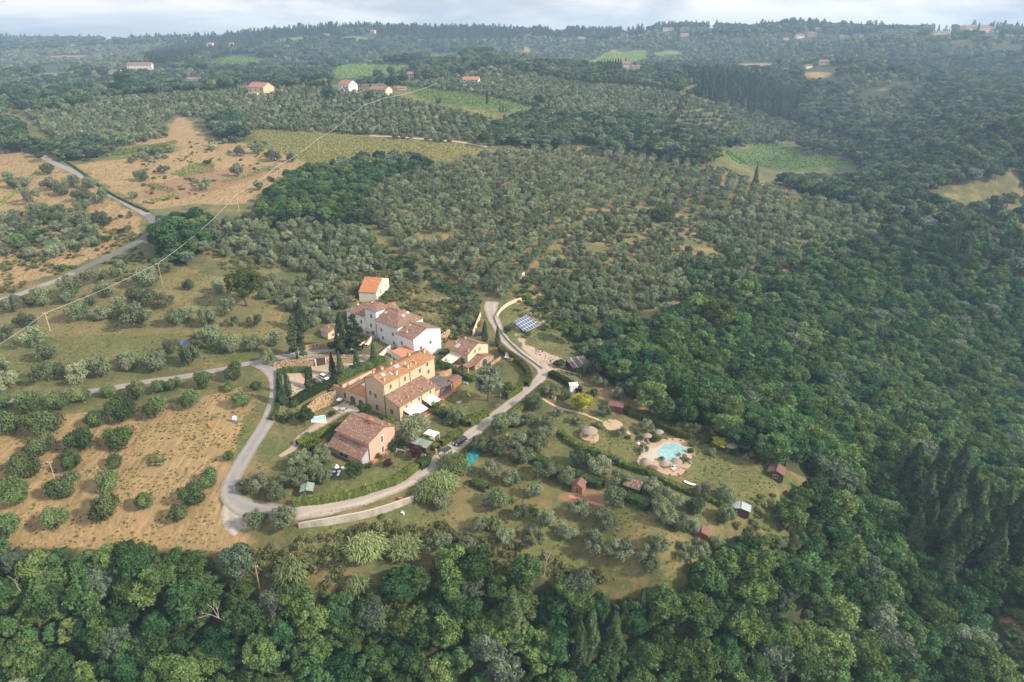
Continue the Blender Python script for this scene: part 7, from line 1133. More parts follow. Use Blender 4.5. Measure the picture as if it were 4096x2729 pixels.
# wooden driveway gate of the pink house with posts
def gate(label, a, b_, f, h, mat, name='gate'):
    p, q = G(f(*a)), G(f(*b_)); r_ = thing(name, label, 'gate', tuple(p)); d = Vector(q) - Vector(p); mb = MB(); n_ = max(6, int(d.length / .25))
    for i in range(n_ + 1): t_ = i / n_; c = d * t_; mb.tube(c + Vector((0, 0, .05)), c + Vector((0, 0, h * (.85 + .15 * math.sin(math.pi * t_)))), .035, n=4)
    for z_ in (.25, h * .8): mb.tube(Vector((0, 0, z_)), d + Vector((0, 0, z_)), .04, n=4)
    mb.build('gate_panel', M[mat], r_)
    for c in (Vector((0, 0, 0)), d): m2 = MB(); m2.box(c.x - .18, c.y - .18, c.z - .4, c.x + .18, c.y + .18, c.z + h + .25); m2.build('gatepost', M['pink' if mat == 'wood_red' else 'stone'], r_)
gate('curved wooden gate with pink posts beside the silver car', (1222,790), (1283,745), z2, 1.5, 'wood_red'); gate('dark double gate leading from the upper road to the cottage', (1775,760), (1835,790), z1, 1.6, 'wood_dark'); gate('dark metal gate with pale stone post by the big round tree', (1890,1280), (1945,1260), z1, 1.7, 'iron')
# roll-up gate in the stone wall
g = G(R5(800,810)); g2 = G(R5(1010,770)); az_ = math.degrees(math.atan2(g2[1] - g[1], g2[0] - g[0])); L_g = math.hypot(g2[0] - g[0], g2[1] - g[1]); b = Bld('garage_door', 'dark brown roller gate framed by pale pillars in the rubble wall', 'gate', g[:2], az_, g[2])
b.part('door_panel', 'wood_dark', lambda m, q: [m.box(.3, -.05, -.2, L_g - .3, .1, 2.7)] + [m.box(.3, -.07, .2 + .3 * i, L_g - .3, -.051, .24 + .3 * i) for i in range(8)])
for x in (0, L_g - .25): b.part('pillar', 'white', lambda m, q: m.box(x, -.25, -.4, x + .28, .3, 2.95))
b.part('lintel', 'tile', lambda m, q: m.box(-.2, -.4, 2.96, L_g + .25, .6, 3.12))
# earth cliff steps to the pool
P_ = ground([zA(1225,1275), zA(1300,1330)]); r_ = thing('steps', 'wooden sleeper steps going down to the pool terrace', 'steps', tuple(P_[0]))
for i in range(7):
    c = Vector(P_[0]).lerp(Vector(P_[1]), i / 6) - Vector(P_[0]); z_ = float(hgt(P_[0][0] + c.x, P_[0][1] + c.y)) - P_[0][2]; mb = MB(); mb.tube((c.x - .7, c.y - .45, z_ + .1), (c.x + .7, c.y + .45, z_ + .1), .1, n=6); mb.build('step', M['thatch'], r_)

# ------------------------------------------------------------------ pools
def blob(pts, f, lift, step=.6):
    P = ground([f(*p) for p in pts])[:, :2]; C = spline(np.vstack([P, P[:1]]), step); return C[:-1]
zp = ZPOOL - .25
def disc(C, z, mat, name, label, th=.3, kind=None, cat=None, parent=None, inset=0):
    if inset: c0 = C.mean(0); d = C - c0; L = np.linalg.norm(d, axis=1)[:, None]; C = c0 + d * (1 - inset / L)
    mb = MB(); A_ = np.cross(C, np.roll(C, -1, 0)).sum(); C = C if A_ > 0 else C[::-1]; mb.prism([tuple(c) for c in C], z - th, z); o = mb.build(name, M[mat], parent); return tag(o, label, cat, kind=kind) if label else o
def at_h(pts, f, z): P = np.array([wp(f(*p), z) for p in pts]); return spline(np.vstack([P, P[:1]]), .5)[:-1]
zp += .25
disc(at_h(S_TERR, zB, zp), zp, 'sandpath', 'pool_terrace', 'pale sandy terrace round the garden pool', 1.5, 'structure', 'paving')
C_s = at_h([(620,480),(660,460),(740,455),(800,430),(830,400),(900,393),(970,410),(1030,440),(1050,475),(1020,530),(970,560),(940,585),(870,590),(780,585),(690,575),(635,540)], zB, zp + .05); o = disc(C_s, zp + .05, 'paving', 'swimming_pool', 'kidney shaped garden pool with beach entry and turquoise water', .5, None, 'pool')
C_w = at_h([(770,475),(815,450),(850,415),(905,403),(965,418),(1020,445),(1042,478),(1010,525),(965,552),(930,575),(890,570),(840,540),(790,520)], zB, zp + .08); disc(C_w, zp + .075, 'water', 'water', None, .1, parent=o)
disc(at_h(S_CIRC, zB, ZCIRC), ZCIRC, 'sandpath', 'gravel_circle', 'round gravel seating circle on the garden path', .8, 'structure', 'paving')
def box_pool(c, f, az, L, W, h, label, water_='water_blue', wallm='canvas'):
    g = G(f(*c)); r_ = thing('raised_pool', label, 'pool', tuple(g), math.radians(az)); mb = MB(); t_ = .22
    for q in ((-L/2, -W/2, L/2, -W/2 + t_), (-L/2, W/2 - t_, L/2, W/2), (-L/2, -W/2 + t_, -L/2 + t_, W/2 - t_), (L/2 - t_, -W/2 + t_, L/2, W/2 - t_)): mb.box(q[0], q[1], -.4, q[2], q[3], h)
    mb.build('basin', M[wallm], r_); m2 = MB(); m2.box(-L/2 + t_, -W/2 + t_, -.2, L/2 - t_, W/2 - t_, h - .15); m2.build('water', M[water_], r_)
box_pool((175,1495), z1, 22, 4.6, 2.8, 1.1, 'small raised rectangular pool with bright blue water on the gravel yard')
g = G(z2(1615,790)); C_t = ground([z2(*q) for q in ((1500,815),(1610,700),(1700,735),(1600,885))]); mb = MB(); nn_ = 10
def bil(i, j): a, c = i / nn_, j / nn_; p = (C_t[0] * (1 - a) + C_t[1] * a) * (1 - c) + (C_t[3] * (1 - a) + C_t[2] * a) * c; return (p[0], p[1], float(hgt(p[0], p[1])) + .35 + .12 * math.sin(i * 1.7 + j) )
for i in range(nn_):
    for j in range(nn_): mb.slab([bil(i, j), bil(i, j+1), bil(i+1, j+1), bil(i+1, j)][::-1], .06)
tag(mb.build('tarpaulin', M['teal']), 'teal tarpaulin stretched over the ground beside the gravel road', 'tarpaulin')
# ------------------------------------------------------------------ solar arrays
def array(c, f, az, tilt, L, W, nx_, ny_, label, mat='pv', name='solar_array'):
    g = G(f(*c)); r_ = thing(name, label, 'solar panels', tuple(g), math.radians(az)); mb = MB(); ct, st = math.cos(math.radians(tilt)), math.sin(math.radians(tilt)); p = [(-L/2, -W/2*ct, .35), (L/2, -W/2*ct, .35), (L/2, W/2*ct, .35 + W*st), (-L/2, W/2*ct, .35 + W*st)]
    mb.slab(p, .06, [(0, 0), (nx_, 0), (nx_, ny_), (0, ny_)]); mb.build('panel', M[mat], r_)
    for x in (-L*.4, 0, L*.4): m2 = MB(); m2.tube((x, W/2*ct*.8, -.5), (x, W/2*ct*.8, .3 + W*st*.88), .07); m2.tube((x, -W/2*ct*.8, -.5), (x, -W/2*ct*.8, .35 + W*st*.08), .07); m2.build('support', M['metal'], r_)
a0, a1 = G(z1(2100,648)), G(z1(2240,570)); azp = math.degrees(math.atan2(a1[1] - a0[1], a1[0] - a0[0]))
array((2130,615), z1, azp, 28, 9.2, 6.6, 6, 4, 'large tilted solar array of framed panels on the gravel patch'); array((1245,815), z6, 5, 35, 2.8, 2.8, 1, 1, 'small blue solar panel standing on the grass terrace', 'pv_blue', 'small_solar_array')
# ------------------------------------------------------------------ poles and cables
def pole(base, top, f, label, mat='concrete_pole', r=.16, arms=1, group=None, name='utility_pole'):
    g = G(f(*base)); h = topz(g, f(*top)) - g[2]; r_ = thing(name, label, 'utility pole', tuple(g), 0, group); mb = MB(); mb.tube((0, 0, -1), (0, 0, h), r * 1.15, r * .75, 8); mb.build('post', M[mat], r_)
    m2 = MB(); m2.box(-.9 * arms, -.06, h - .35, .9 * arms, .06, h - .22); m2.build('crossarm', M['concrete_pole'], r_)
    for x in (-.8, 0, .8): m3 = MB(); m3.tube((x * arms, 0, h - .22), (x * arms, 0, h + .1), .07, .05, 6); m3.build('insulator', M['white_paint'], r_)
    return Vector((g[0], g[1], g[2] + h))
Pq = [((338,715),(328,592),z6,'concrete_pole','pale power pole on the lower left terrace'), ((1098,425),(1077,258),z6,'pole_rust','reddish wooden power pole on the grass terrace'), ((1607,1415),(1603,1308),z3,'concrete_pole','power pole at the edge of the dry upper plots'), ((1874,1225),(1872,1120),z3,'concrete_pole','power pole beside the vine hedge'), ((2145,1020),(2140,935),z3,'concrete_pole','power pole standing in the middle vineyard'),
      ((160,830),(157,785),z4,'concrete_pole','power pole at the grove edge above the vineyard'), ((273,765),(270,703),z4,'pole_rust','power pole below the white ridge villa'), ((397,715),(393,660),z4,'concrete_pole','power pole near the low grey barn'), ((755,605),(750,560),z4,'concrete_pole','last power pole by the green ridge vineyard')]
tops = [pole(b_, t_, f, lab, m_, group='poles of the overhead line') for b_, t_, f, m_, lab in Pq]
def cable(p, q, sag, label, r=.055, n_=16, off=0, group='spans of the overhead line', name='power_cable'):
    mb = MB(); pts = []
    for i in range(n_ + 1): t_ = i / n_; c = p.lerp(q, t_); pts.append(Vector((c.x + off, c.y, c.z - sag * 4 * t_ * (1 - t_))))
    for a, c in zip(pts, pts[1:]): mb.tube(a, c, r, n=4)
    tag(mb.build(name, M['cable_dark' if 'thin' in label else 'cable']), label, 'cable', group)
left_end = Vector((*wp(z6(-160,890), 19), 19)); NMS = ['lower left terrace', 'grass terrace', 'round dark trees', 'dry upper plots', 'middle vineyard edge', 'grove above the vineyard', 'upper grove', 'ridge barn', 'ridge vineyard']
prev = left_end
for i, tp in enumerate(tops): cable(prev, tp, (prev - tp).length * .018, 'twisted overhead cable span ending at the %s' % NMS[i], r=.06 + .011 * i); prev = tp
t1 = pole((380,235), (345,85), z7, 'slim pale pole with white crossarm in the straw field', r=.1, arms=.8); t2 = pole((1750,960), (1722,785), z7, 'wooden pole with white insulators rising from the bottom wood', 'pole_rust', r=.15, arms=.7)
e2 = Vector((*wp(z8(720,1390), -6), -6)); cable(t2, e2, 2, 'thin wire pair running down from the wooden pole over the wood', r=.012, group=None); cable(t2 + Vector((.6, 0, 0)), e2 + Vector((1.5, 0, -.5)), 2.4, 'second thin wire down from the wooden pole over the wood', r=.012, group=None)
def lamp(c, f, label, h=2.8):
    g = G(f(*c)); r_ = thing('street_lamp', label, 'lamp', tuple(g), 0, 'garden lamps'); mb = MB(); mb.tube((0, 0, -.2), (0, 0, h), .05); mb.build('post', M['iron'], r_); m2 = MB(); m2.lathe([(.05, h), (.16, h + .1), (.2, h + .4), (.02, h + .55)], n=8); m2.build('lantern', M['plastic_glaze'], r_)
lamp((625,1120), z2, 'garden lamp on dark post by the flowering roadside hedge'); lamp((1185,840), z2, 'garden lamp beside the wooden gate'); lamp((1600,500), z2, 'garden lamp over the hedge behind the black car'); lamp((1470,740), zB, 'white globe lamp on the pool lawn'); lamp((1090,370), zB, 'white globe lamp behind the pool', 1.6); lamp((420,910), zA, 'lamp beside the path start in the pool garden', 1.4)
# ------------------------------------------------------------------ cars
def car(c, f, az, label, paint, L=4.4, W=1.8, H=1.5, kind='hatch', glass='glass', group=None, roof=None, name='parked_car'):
    g = G(f(*c)); r_ = thing(name, label, 'car', (g[0], g[1], g[2] + .1), math.radians(az), group); n_ = 14; bh = H * .58
    x = [-L/2, -L*.47, -L*.30, -L*.05, L*.2, L*.36, L*.46, L/2]; prof = [(.32, .62), (.24, bh*.92), (.22, bh), (.22, bh), (.22, bh*.98), (.24, bh*.86), (.26, bh*.74), (.34, .5)]; wid = [.78, .94, 1, 1, 1, .97, .9, .72]; mb = MB()
    ring = [[(xx, -W/2*w*.94, z0), (xx, -W/2*w, (z0+z1)/2), (xx, -W/2*w*.9, z1), (xx, W/2*w*.9, z1), (xx, W/2*w, (z0+z1)/2), (xx, W/2*w*.94, z0)] for xx, (z0, z1), w in zip(x, prof, wid)]
    for a, c_ in zip(ring, ring[1:]):
        for i in range(6): j = (i + 1) % 6; mb.face([a[i], c_[i], c_[j], a[j]])
    mb.face(ring[0]); mb.face(ring[-1][::-1]); mb.build('body', M[paint], r_)
    back = -L*.46 if kind != 'sedan' else -L*.34; cx = [(back, bh), (back + L*.06, H*.96), (L*.04, H), (L*.26, bh)]; wi, wt = W/2*.86, W/2*.70; m2 = MB(); m3 = MB()
    lo = [(back, -wi, bh-.02), (L*.26, -wi, bh-.02), (L*.26, wi, bh-.02), (back, wi, bh-.02)]; hi = [(back + L*.08, -wt, H-.05), (L*.08, -wt, H-.05), (L*.08, wt, H-.05), (back + L*.08, wt, H-.05)]
    for i in range(4): j = (i + 1) % 4; m2.face([lo[i], lo[j], hi[j], hi[i]])
    m2.face(hi); m2.build('windows', M[glass], r_); m3.slab([(a * 1.02, b_ * 1.03, z_ + .05) for a, b_, z_ in hi], .045); m3.build('roof', M[roof or paint], r_)
    for sx_ in (-L*.31, L*.31):
        for sy_ in (-W/2 + .1, W/2 - .1): m4 = MB(); m4.tube((sx_, sy_ - .11, .32), (sx_, sy_ + .11, .32), .33, n=14); w_ = m4.build('wheel', M['tyre'], r_); m5 = MB(); e_ = 1 if sy_ > 0 else -1; m5.tube((sx_, sy_ + .10 * e_, .32), (sx_, sy_ + .13 * e_, .32), .19, n=10); m5.build('rim', M['metal'], w_)
    for sy_ in (-W*.33, W*.33): m6 = MB(); m6.cbox(L/2 - .08, sy_, bh*.7, .2, .3, .13); m6.build('headlight', M['white_paint'], r_); m7 = MB(); m7.cbox(-L/2 + .07, sy_, bh*.85, .14, .22, .22); m7.build('tail_light', M['dish'], r_)
    BLOCK.append((np.array([g[:2]]), 3)); return r_
g1, g2 = G(z2(1340,770)), G(z2(1600,590)); azr = math.degrees(math.atan2(g2[1] - g1[1], g2[0] - g1[0]))
car((1508,640), z2, azr + 180, 'black estate car parked on the verge of the gravel road', 'black_car', 4.8, 1.9, 1.6); car((1372,740), z2, azr + 180, 'beige-silver hatchback parked behind the black estate car', 'silver_car', 4.3, 1.8, 1.55, roof='black_car')
car((1880,235), z7, 78, 'silver people carrier parked among garden olives left of the felt roofed shed', 'silver_car', 4.5, 1.8, 1.65); car((970,1060), R5, -38, 'small white round hatchback in the car park', 'white_paint', 3.8, 1.7, 1.5); car((815,1150), R5, -35, 'black car half hidden by the clipped hedge', 'black_car', 4.2, 1.75, 1.45)
car((1560,850), R5, 5, 'white car mostly hidden behind a cypress', 'white_paint', 4.0, 1.7, 1.5); car((835,95), R3, 10, 'dark grey car by the cream gate wall', 'black_car', 4.3, 1.75, 1.45, 'sedan')
# ------------------------------------------------------------------ people
def person(c, f, label, h=1.7, top='cloth_dark', walk=.25, az=0, zb=None):
    g = G(f(*c)); me = bpy.data.meshes.new('person'); J = [(0,0,.93),(0,0,1.2),(0,0,1.42),(0,0,1.55),(0,.02,1.68), (.1,0,.88),(.12,walk,.5),(.12,walk*.6,.06),(.12,walk*.6+.14,.03), (-.1,0,.88),(-.12,-walk*.3,.5),(-.12,-walk,.1),(-.12,-walk+.14,.03), (.2,0,1.38),(.26,-walk*.4,1.12),(.25,.0,.88),(.25,.05,.8), (-.2,0,1.38),(-.26,walk*.4,1.12),(-.25,.15,.9),(-.25,.2,.83)]
    E_ = [(0,1),(1,2),(2,3),(3,4),(0,5),(5,6),(6,7),(7,8),(0,9),(9,10),(10,11),(11,12),(2,13),(13,14),(14,15),(15,16),(2,17),(17,18),(18,19),(19,20)]; me.from_pydata([tuple(a * h / 1.75 for a in p) for p in J], E_, []); me.materials.append(M[top]); o = link(bpy.data.objects.new('person', me))
    R_ = [.15,.13,.15,.06,.105,.09,.065,.045,.035,.09,.065,.045,.035,.06,.045,.035,.03,.06,.045,.035,.03]; md = o.modifiers.new('skin', 'SKIN'); 
    for i, sv in enumerate(me.skin_vertices[0].data): sv.radius = (R_[i], R_[i] * .85)
    me.skin_vertices[0].data[0].use_root = True; o.modifiers.new('sub', 'SUBSURF').levels = 1; o.modifiers['sub'].render_levels = 1
    o.location = (g[0], g[1], (g[2] if zb is None else zb) + .02); o.rotation_euler = (0, 0, math.radians(az)); hd = MB(); hd.lathe([(.0, 1.82*h/1.75), (.09, 1.78*h/1.75), (.115, 1.70*h/1.75), (.11, 1.63*h/1.75)], n=10); hd.build('hair', M['wood_dark'], o); fc = MB(); fc.lathe([(.108, 1.70*h/1.75), (.1, 1.6*h/1.75), (.05, 1.54*h/1.75)], 0, .03, 10); fc.build('face', M['skin'], o)
    tr = MB(); tr.lathe([(.165, .78*h/1.75), (.172, 1.0*h/1.75), (.155, 1.15*h/1.75)], n=12); tr.build('shorts', M['cloth_dark'], o); return tag(o, label, 'person')
person((1175,1450), R3, 'person in pale top and dark trousers walking on the road verge', 1.75, 'cloth_pale', .3, -40); person((1132,1425), R3, 'smaller person beside the walker at the dark fence', 1.3, 'skin', .15, -30); person((938,715), R3, 'person in blue standing before the stone arch', 1.7, 'cloth_blue', .08, -120)
# ------------------------------------------------------------------ garden things
def umbrella(c, f, label, r_m=1.5, h=2.4, mat='thatch', group='thatched parasols by the pool', z=None):
    g = G(f(*c)); r_ = thing('parasol', label, 'parasol', (g[0], g[1], g[2] if z is None else z), 0, group); mb = MB(); mb.tube((0, 0, -.1), (0, 0, h), .05); mb.build('pole', M['wood_dark'], r_); m2 = MB(); m2.lathe([(.02, h + .35), (r_m * .55, h + .1), (r_m, h - .3), (r_m * .97, h - .38), (.05, h + .15)], n=18); m2.build('canopy', M[mat], r_)
umbrella((675,390), zB, 'thatched parasol near the pool steps', z=zp); umbrella((787,345), zB, 'thatched parasol behind the pool olive', z=zp); umbrella((950,640), zB, 'largest thatched parasol over the white loungers', 1.7, z=zp); umbrella((835,660), zB, 'thatched parasol in front of the sago palm', z=zp)
def lounger(c, f, az, label, mat='white_paint', z=None, name='sun_lounger'):
    g = G(f(*c)); r_ = thing(name, label, 'sun lounger', (g[0], g[1], (g[2] if z is None else z)), math.radians(az), 'sun loungers by the pool'); mb = MB(); mb.slab([(-.9, -.32, .38), (.45, -.32, .38), (.45, .32, .38), (-.9, .32, .38)], .09); mb.build('bed', M[mat], r_); m2 = MB(); m2.slab([(.45, -.32, .38), (1.05, -.32, .85), (1.05, .32, .85), (.45, .32, .38)], .08); m2.build('backrest', M[mat], r_)
    for x in (-.75, .35):
        for y in (-.26, .26): m3 = MB(); m3.tube((x, y, 0), (x, y, .3), .03); m3.build('leg', M['metal'], r_)
lounger((618,435), zB, 130, 'white sun lounger at the pool step end', z=zp); lounger((650,415), zB, 110, 'grey lounger under the parasol near the steps', 'thatch', z=zp); lounger((695,410), zB, 100, 'second grey lounger under the parasol near the steps', 'thatch', z=zp); lounger((935,655), zB, 20, 'white lounger in front of the largest parasol', z=zp); lounger((950,630), zB, 20, 'white lounger directly under the largest parasol', z=zp)
# thatched gazebo and the two huts by the pool
def gazebo(c, f, label, R_=1.8, h=2.4, z=None):
    g = G(f(*c)); r_ = thing('gazebo', label, 'gazebo', (g[0], g[1], g[2] if z is None else z)); mb = MB(); mb.lathe([(.4, h + 1.1), (R_ * 1.0, h + .45), (R_ * 1.35, h - .1), (R_ * 1.3, h - .2), (.3, h + .75)], n=16); mb.build('roof', M['thatch'], r_); m2 = MB(); m2.lathe([(.02, h + 1.3), (.45, h + 1.08)], n=10); m2.build('roof_cap', M['thatch'], r_)
    for i in range(6): m3 = MB(); a = i * 1.047; m3.tube((R_ * math.cos(a), R_ * math.sin(a), -.3), (R_ * math.cos(a), R_ * math.sin(a), h), .06); m3.build('post', M['bark'], r_)
gazebo((840,1290), zA, 'round thatched gazebo on a stone edged terrace', 1.9); patch([(1.8*math.cos(a*.5236)*1.7, 1.8*math.sin(a*.5236)*1.7) for a in range(12)], G(zA(840,1290))[:2], 0, 'sandpath', 'terrace', 'round earth terrace under the gazebo', lift=.05); gazebo((660,630), zB, 'low thatched hut at the lower pool edge', 1.3, 1.7, z=zp); gazebo((1455,470), zB, 'thatched shelter beside the lime green tree', 1.6, 1.9)
# sago palm
def palm(c, f, label, z=None, h=.7, n_=26, L=1.3, mat='hedge_dark'):
    g = G(f(*c)); r_ = thing('palm', label, 'palm', (g[0], g[1], g[2] if z is None else z)); mb = MB(); mb.tube((0, 0, -.2), (0, 0, h), .2, .16); mb.build('trunk', M['bark'], r_); Vv, F = [], []
    for i in range(n_):
        a = i * 2.399; u = .3 + .7 * (i / n_); p = [(0, 0, h), (math.cos(a) * L * .5 * u, math.sin(a) * L * .5 * u, h + .75 * (1.2 - u)), (math.cos(a) * L * u, math.sin(a) * L * u, h + .35 * (1.1 - u) - .1)]; w = .16; dx, dy = -math.sin(a) * w, math.cos(a) * w
        for q, q2 in zip(p, p[1:]): k = len(Vv); Vv += [(q[0]-dx, q[1]-dy, q[2]), (q[0]+dx, q[1]+dy, q[2]), (q2[0]+dx*.7, q2[1]+dy*.7, q2[2]), (q2[0]-dx*.7, q2[1]-dy*.7, q2[2])]; F.append((k, k+1, k+2, k+3))
    o = link(bpy.data.objects.new('fronds', mesh_np('fronds', np.array(Vv), F, M[mat], [('tint', 'FACE', 'FLOAT', np.ones(len(F)))]))); o.parent = r_
palm((815,575), zB, 'sago palm on the pool beach', z=zp, L=1.5); palm((1985,970), z1, 'small palm with shaggy trunk beside the white hammock', h=2.4, L=1.6, mat='hedge'); palm((770,1340), z2, 'young palm sprouting in front of the concrete wall', h=.3, L=1.4)
o = bush_proto(90, M['broom'], 'red_flowers', 90); o = link(bpy.data.objects.new('flower_clump', o)); g = G(zB(978,527)); o.location = (g[0], g[1], zp); o.scale = (.8, .8, .7); tag(o, 'orange-red flower clump at the pool rim', 'flowers')
def boulders(pts, f, z, label, s_=.35):
    r = random.Random(3)
    for n_, q in enumerate(pts):
        p = wp(f(*q), z); mb = MB(); mb.lathe([(.02, s_ * 1.2), (s_ * .8, s_ * .9), (s_, s_ * .3), (s_ * .9, -.2)], n=7); o = mb.build('boulder', M['stone']); o.location = (*p, z); o.rotation_euler = (r.uniform(-.2, .2), r.uniform(-.2, .2), r.uniform(0, 6)); o.scale = (r.uniform(.8, 1.6), r.uniform(.8, 1.3), 1); tag(o, label + ', ' + ORD[n_] + ' clockwise from the steps', 'boulder', 'stones edging the pool terrace')
boulders([(600,390),(640,370),(720,365),(790,375),(870,370),(930,375),(1000,385),(1060,420),(1110,470),(1120,530),(1090,600),(1040,650),(980,700),(900,705)], zB, zp, 'rounded stone edging the pool terrace')
# pink house garden furniture
def egg_set():
    g = G(z2(330,960)); r_ = thing('hanging_chair', 'white cone shaped hanging chair on an arched steel stand', 'chair', tuple(G(z2(310,905)))); mb = MB(); pts = [(0, 0, 0), (0, .1, 1.4), (.15, .1, 2.1), (.6, .1, 2.4), (1.1, 0, 2.3)]
    for a, c in zip(pts, pts[1:]): mb.tube(a, c, .05)
    mb.build('stand', M['metal'], r_); m2 = MB(); m2.lathe([(.02, 2.3), (.3, 2.0), (.75, 1.25), (.6, 1.1)], 1.2, 0, 16); m2.build('shade', M['white_paint'], r_)
    for (a, c_), lab, s_, nm, ct in (((320,925), 'round white pouf left of the table', .5, 'pouf', 'stool'), ((370,920), 'white oval garden table on the pink house lawn', .5, 'garden_table', 'table'), ((365,940), 'small white stool before the oval table', .35, 'stool', 'stool'), ((360,955), 'lowest white round stool on the lawn', .4, 'stool', 'stool'), ((405,895), 'white shell armchair right of the hanging chair', .45, 'armchair', 'chair')):
        p = G(z2(a, c_)); r2 = thing(nm, lab, ct, tuple(p)); m4 = MB(); m4.lathe([(s_ * .3, 0), (s_ * .12, .2), (s_ * .12, .4)], n=10); m4.build('foot', M['metal'], r2); m5 = MB(); m5.lathe([(.02, .40), (s_, .42), (s_ * 1.05, .5 if nm != 'armchair' else .8), (s_ * .95, .52 if nm != 'armchair' else .8), (.02, .48)], n=16); m5.build('seat' if nm != 'garden_table' else 'tabletop', M['white_paint'], r2)
    lounger((290,955), z2, 60, 'blue and white lounger left of the white poufs', 'blue_p')
egg_set()
def bench(c, f, az, label, mat='white_paint', L=1.5):
    g = G(f(*c)); r_ = thing('garden_bench', label, 'bench', tuple(g), math.radians(az)); mb = MB(); mb.box(-L/2, -.22, .40, L/2, .22, .46); mb.build('seat', M[mat], r_); m2 = MB(); m2.box(-L/2, .2, .5, L/2, .26, .9); m2.build('backrest', M[mat], r_)
    for x in (-L*.42, L*.42): m3 = MB(); m3.box(x - .04, -.2, 0, x + .04, .24, .4); m3.build('leg', M[mat], r_)
bench((572,1000), R3, 160, 'small white garden bench against the hedge of the play lawn'); bench((965,1310), z2, -30, 'white plastic chairs stacked below the concrete wall', L=1.0)
def table(c, f, label, r_m=.8, mat='paving', chairs=4, z=None):
    g = G(f(*c)); zz_ = g[2] if z is None else z; r_ = thing('garden_table', label, 'table', (g[0], g[1], zz_)); mb = MB(); mb.lathe([(.02, .76), (r_m, .76), (r_m, .70), (.02, .70)], n=18); mb.build('tabletop', M[mat], r_); m2 = MB(); m2.tube((0, 0, 0), (0, 0, .7), .1); m2.build('leg', M[mat], r_)
    for i in range(chairs):
        a = 6.283 * i / chairs + .4; r2 = thing('garden_chair', 'wooden chair at the round stone table, ' + ORD[i] + ' anticlockwise from the right', 'chair', (g[0] + (r_m + .35) * math.cos(a), g[1] + (r_m + .35) * math.sin(a), zz_), a, 'chairs round the garden table'); m3 = MB(); m3.box(-.22, -.22, .40, .22, .22, .45); m3.build('seat', M['bark'], r2); m4 = MB(); m4.box(.18, -.22, .45, .22, .22, .9); m4.build('backrest', M['bark'], r2)
        for x in (-.18, .18):
            for y in (-.18, .18): m5 = MB(); m5.tube((x, y, 0), (x, y, .4), .025, n=5); m5.build('leg', M['bark'], r2)
table((405,1395), z1, 'round stone table on the pale court before the arches', z=1.02)
umbrella((375,1340), z1, 'half folded white parasol beside the stone wall', 1.0, 2.3, 'white_paint', None, z=1.0)
g = G(z2(1225,600)); b = Bld('pergola', 'white flat roofed pergola on the small lawn', 'pergola', (g[0] - 1.8, g[1] - 1.0), -28, g[2]); b.part('roof', 'white_paint', lambda m, q: m.box(0, 0, 2.3, 3.9, 2.9, 2.42))
for x in (.1, 3.8):
    for y in (.1, 2.8): b.part('post', 'white_paint', lambda m, q: m.box(x - .06, y - .06, -.3, x + .06, y + .06, 2.3))
b.part('table', 'frame', lambda m, q: m.box(1.0, .8, .65, 2.8, 2.0, .72))
g = G(z2(1075,680)); b = Bld('pergola', 'grey metal roofed car shelter left of the purple tree', 'pergola', (g[0] - 2.4, g[1] + .3), -30, g[2]); b.roof(0, 3.6, 0, 2.6, 's', 0, b.zb + 1.9, b.zb + 2.2, mat=M['plastic_glaze'], o=.1, og=.1, th=.06)
for x in (.1, 3.5): b.part('post', 'iron', lambda m, q: m.tube((x, .1, -.3), (x, .1, 1.9), .05))
g = G(R3(655,1235)); r_ = thing('slide', 'yellow childrens slide with orange ladder on the play lawn', 'slide', tuple(g), math.radians(60)); mb = MB(); mb.slab([(-.25, 0, .15), (.25, 0, .15), (.25, 1.1, 1.1), (-.25, 1.1, 1.1)], .08); mb.build('chute', M['yellow_p'], r_); m2 = MB(); m2.slab([(-.25, 1.12, 1.15), (.25, 1.12, 1.15), (.25, 1.6, .0), (-.25, 1.6, .0)], .08); m2.build('ladder', M['orange_p'], r_)
g = G(R3(445,1330)); mb = MB(); mb.box(-.9, -.7, -.1, .9, .7, .07); o = mb.build('paving_slab', M['paving']); o.location = g; o.rotation_euler = (0, 0, .7); tag(o, 'pale square slab lying in the play lawn', 'slab')
g = G(R3(1345,530)); r_ = thing('hammock', 'white canvas swing seat on the cottage lawn', 'hammock', tuple(g), math.radians(-25)); mb = MB(); mb.slab([(-1.3, -.5, .5), (1.3, -.5, .5), (1.3, .5, .75), (-1.3, .5, .75)], .08); mb.build('seat', M['white_paint'], r_); m2 = MB(); m2.slab([(-1.4, .5, .8), (1.4, .5, .8), (1.4, .7, 1.9), (-1.4, .7, 1.9)], .06); m2.build('canopy', M['canvas'], r_)
g = G(zB(1080,800)); r_ = thing('hammock', 'white hammock slung between posts below the pool lawn', 'hammock', tuple(g), math.radians(-32)); mb = MB()
for i in range(8): u0, u1 = -1.7 + 3.4*i/8, -1.7 + 3.4*(i+1)/8; z0_, z1_ = .5 + .25 * (u0/1.7)**2, .5 + .25 * (u1/1.7)**2; mb.slab([(u0, -.45, z0_), (u1, -.45, z1_), (u1, .45, z1_), (u0, .45, z0_)], .04)
mb.build('cloth', M['white_paint'], r_)
for x in (-2, 2): m2 = MB(); m2.tube((x, 0, -.2), (x, 0, 1.2), .05); m2.build('post', M['bark'], r_)
g = G(zA(508,930)); mb = MB(); mb.lathe([(.85, -.3), (.85, 1.0), (.6, 1.0), (.6, .3), (.02, .3)], n=18); o = mb.build('well', M['stone']); o.location = g; tag(o, 'round brick well in the pool garden', 'well'); m2 = MB(); m2.tube((0, 0, .3), (0, 0, 2.0), .04); m2.build('pump', M['metal'], o)
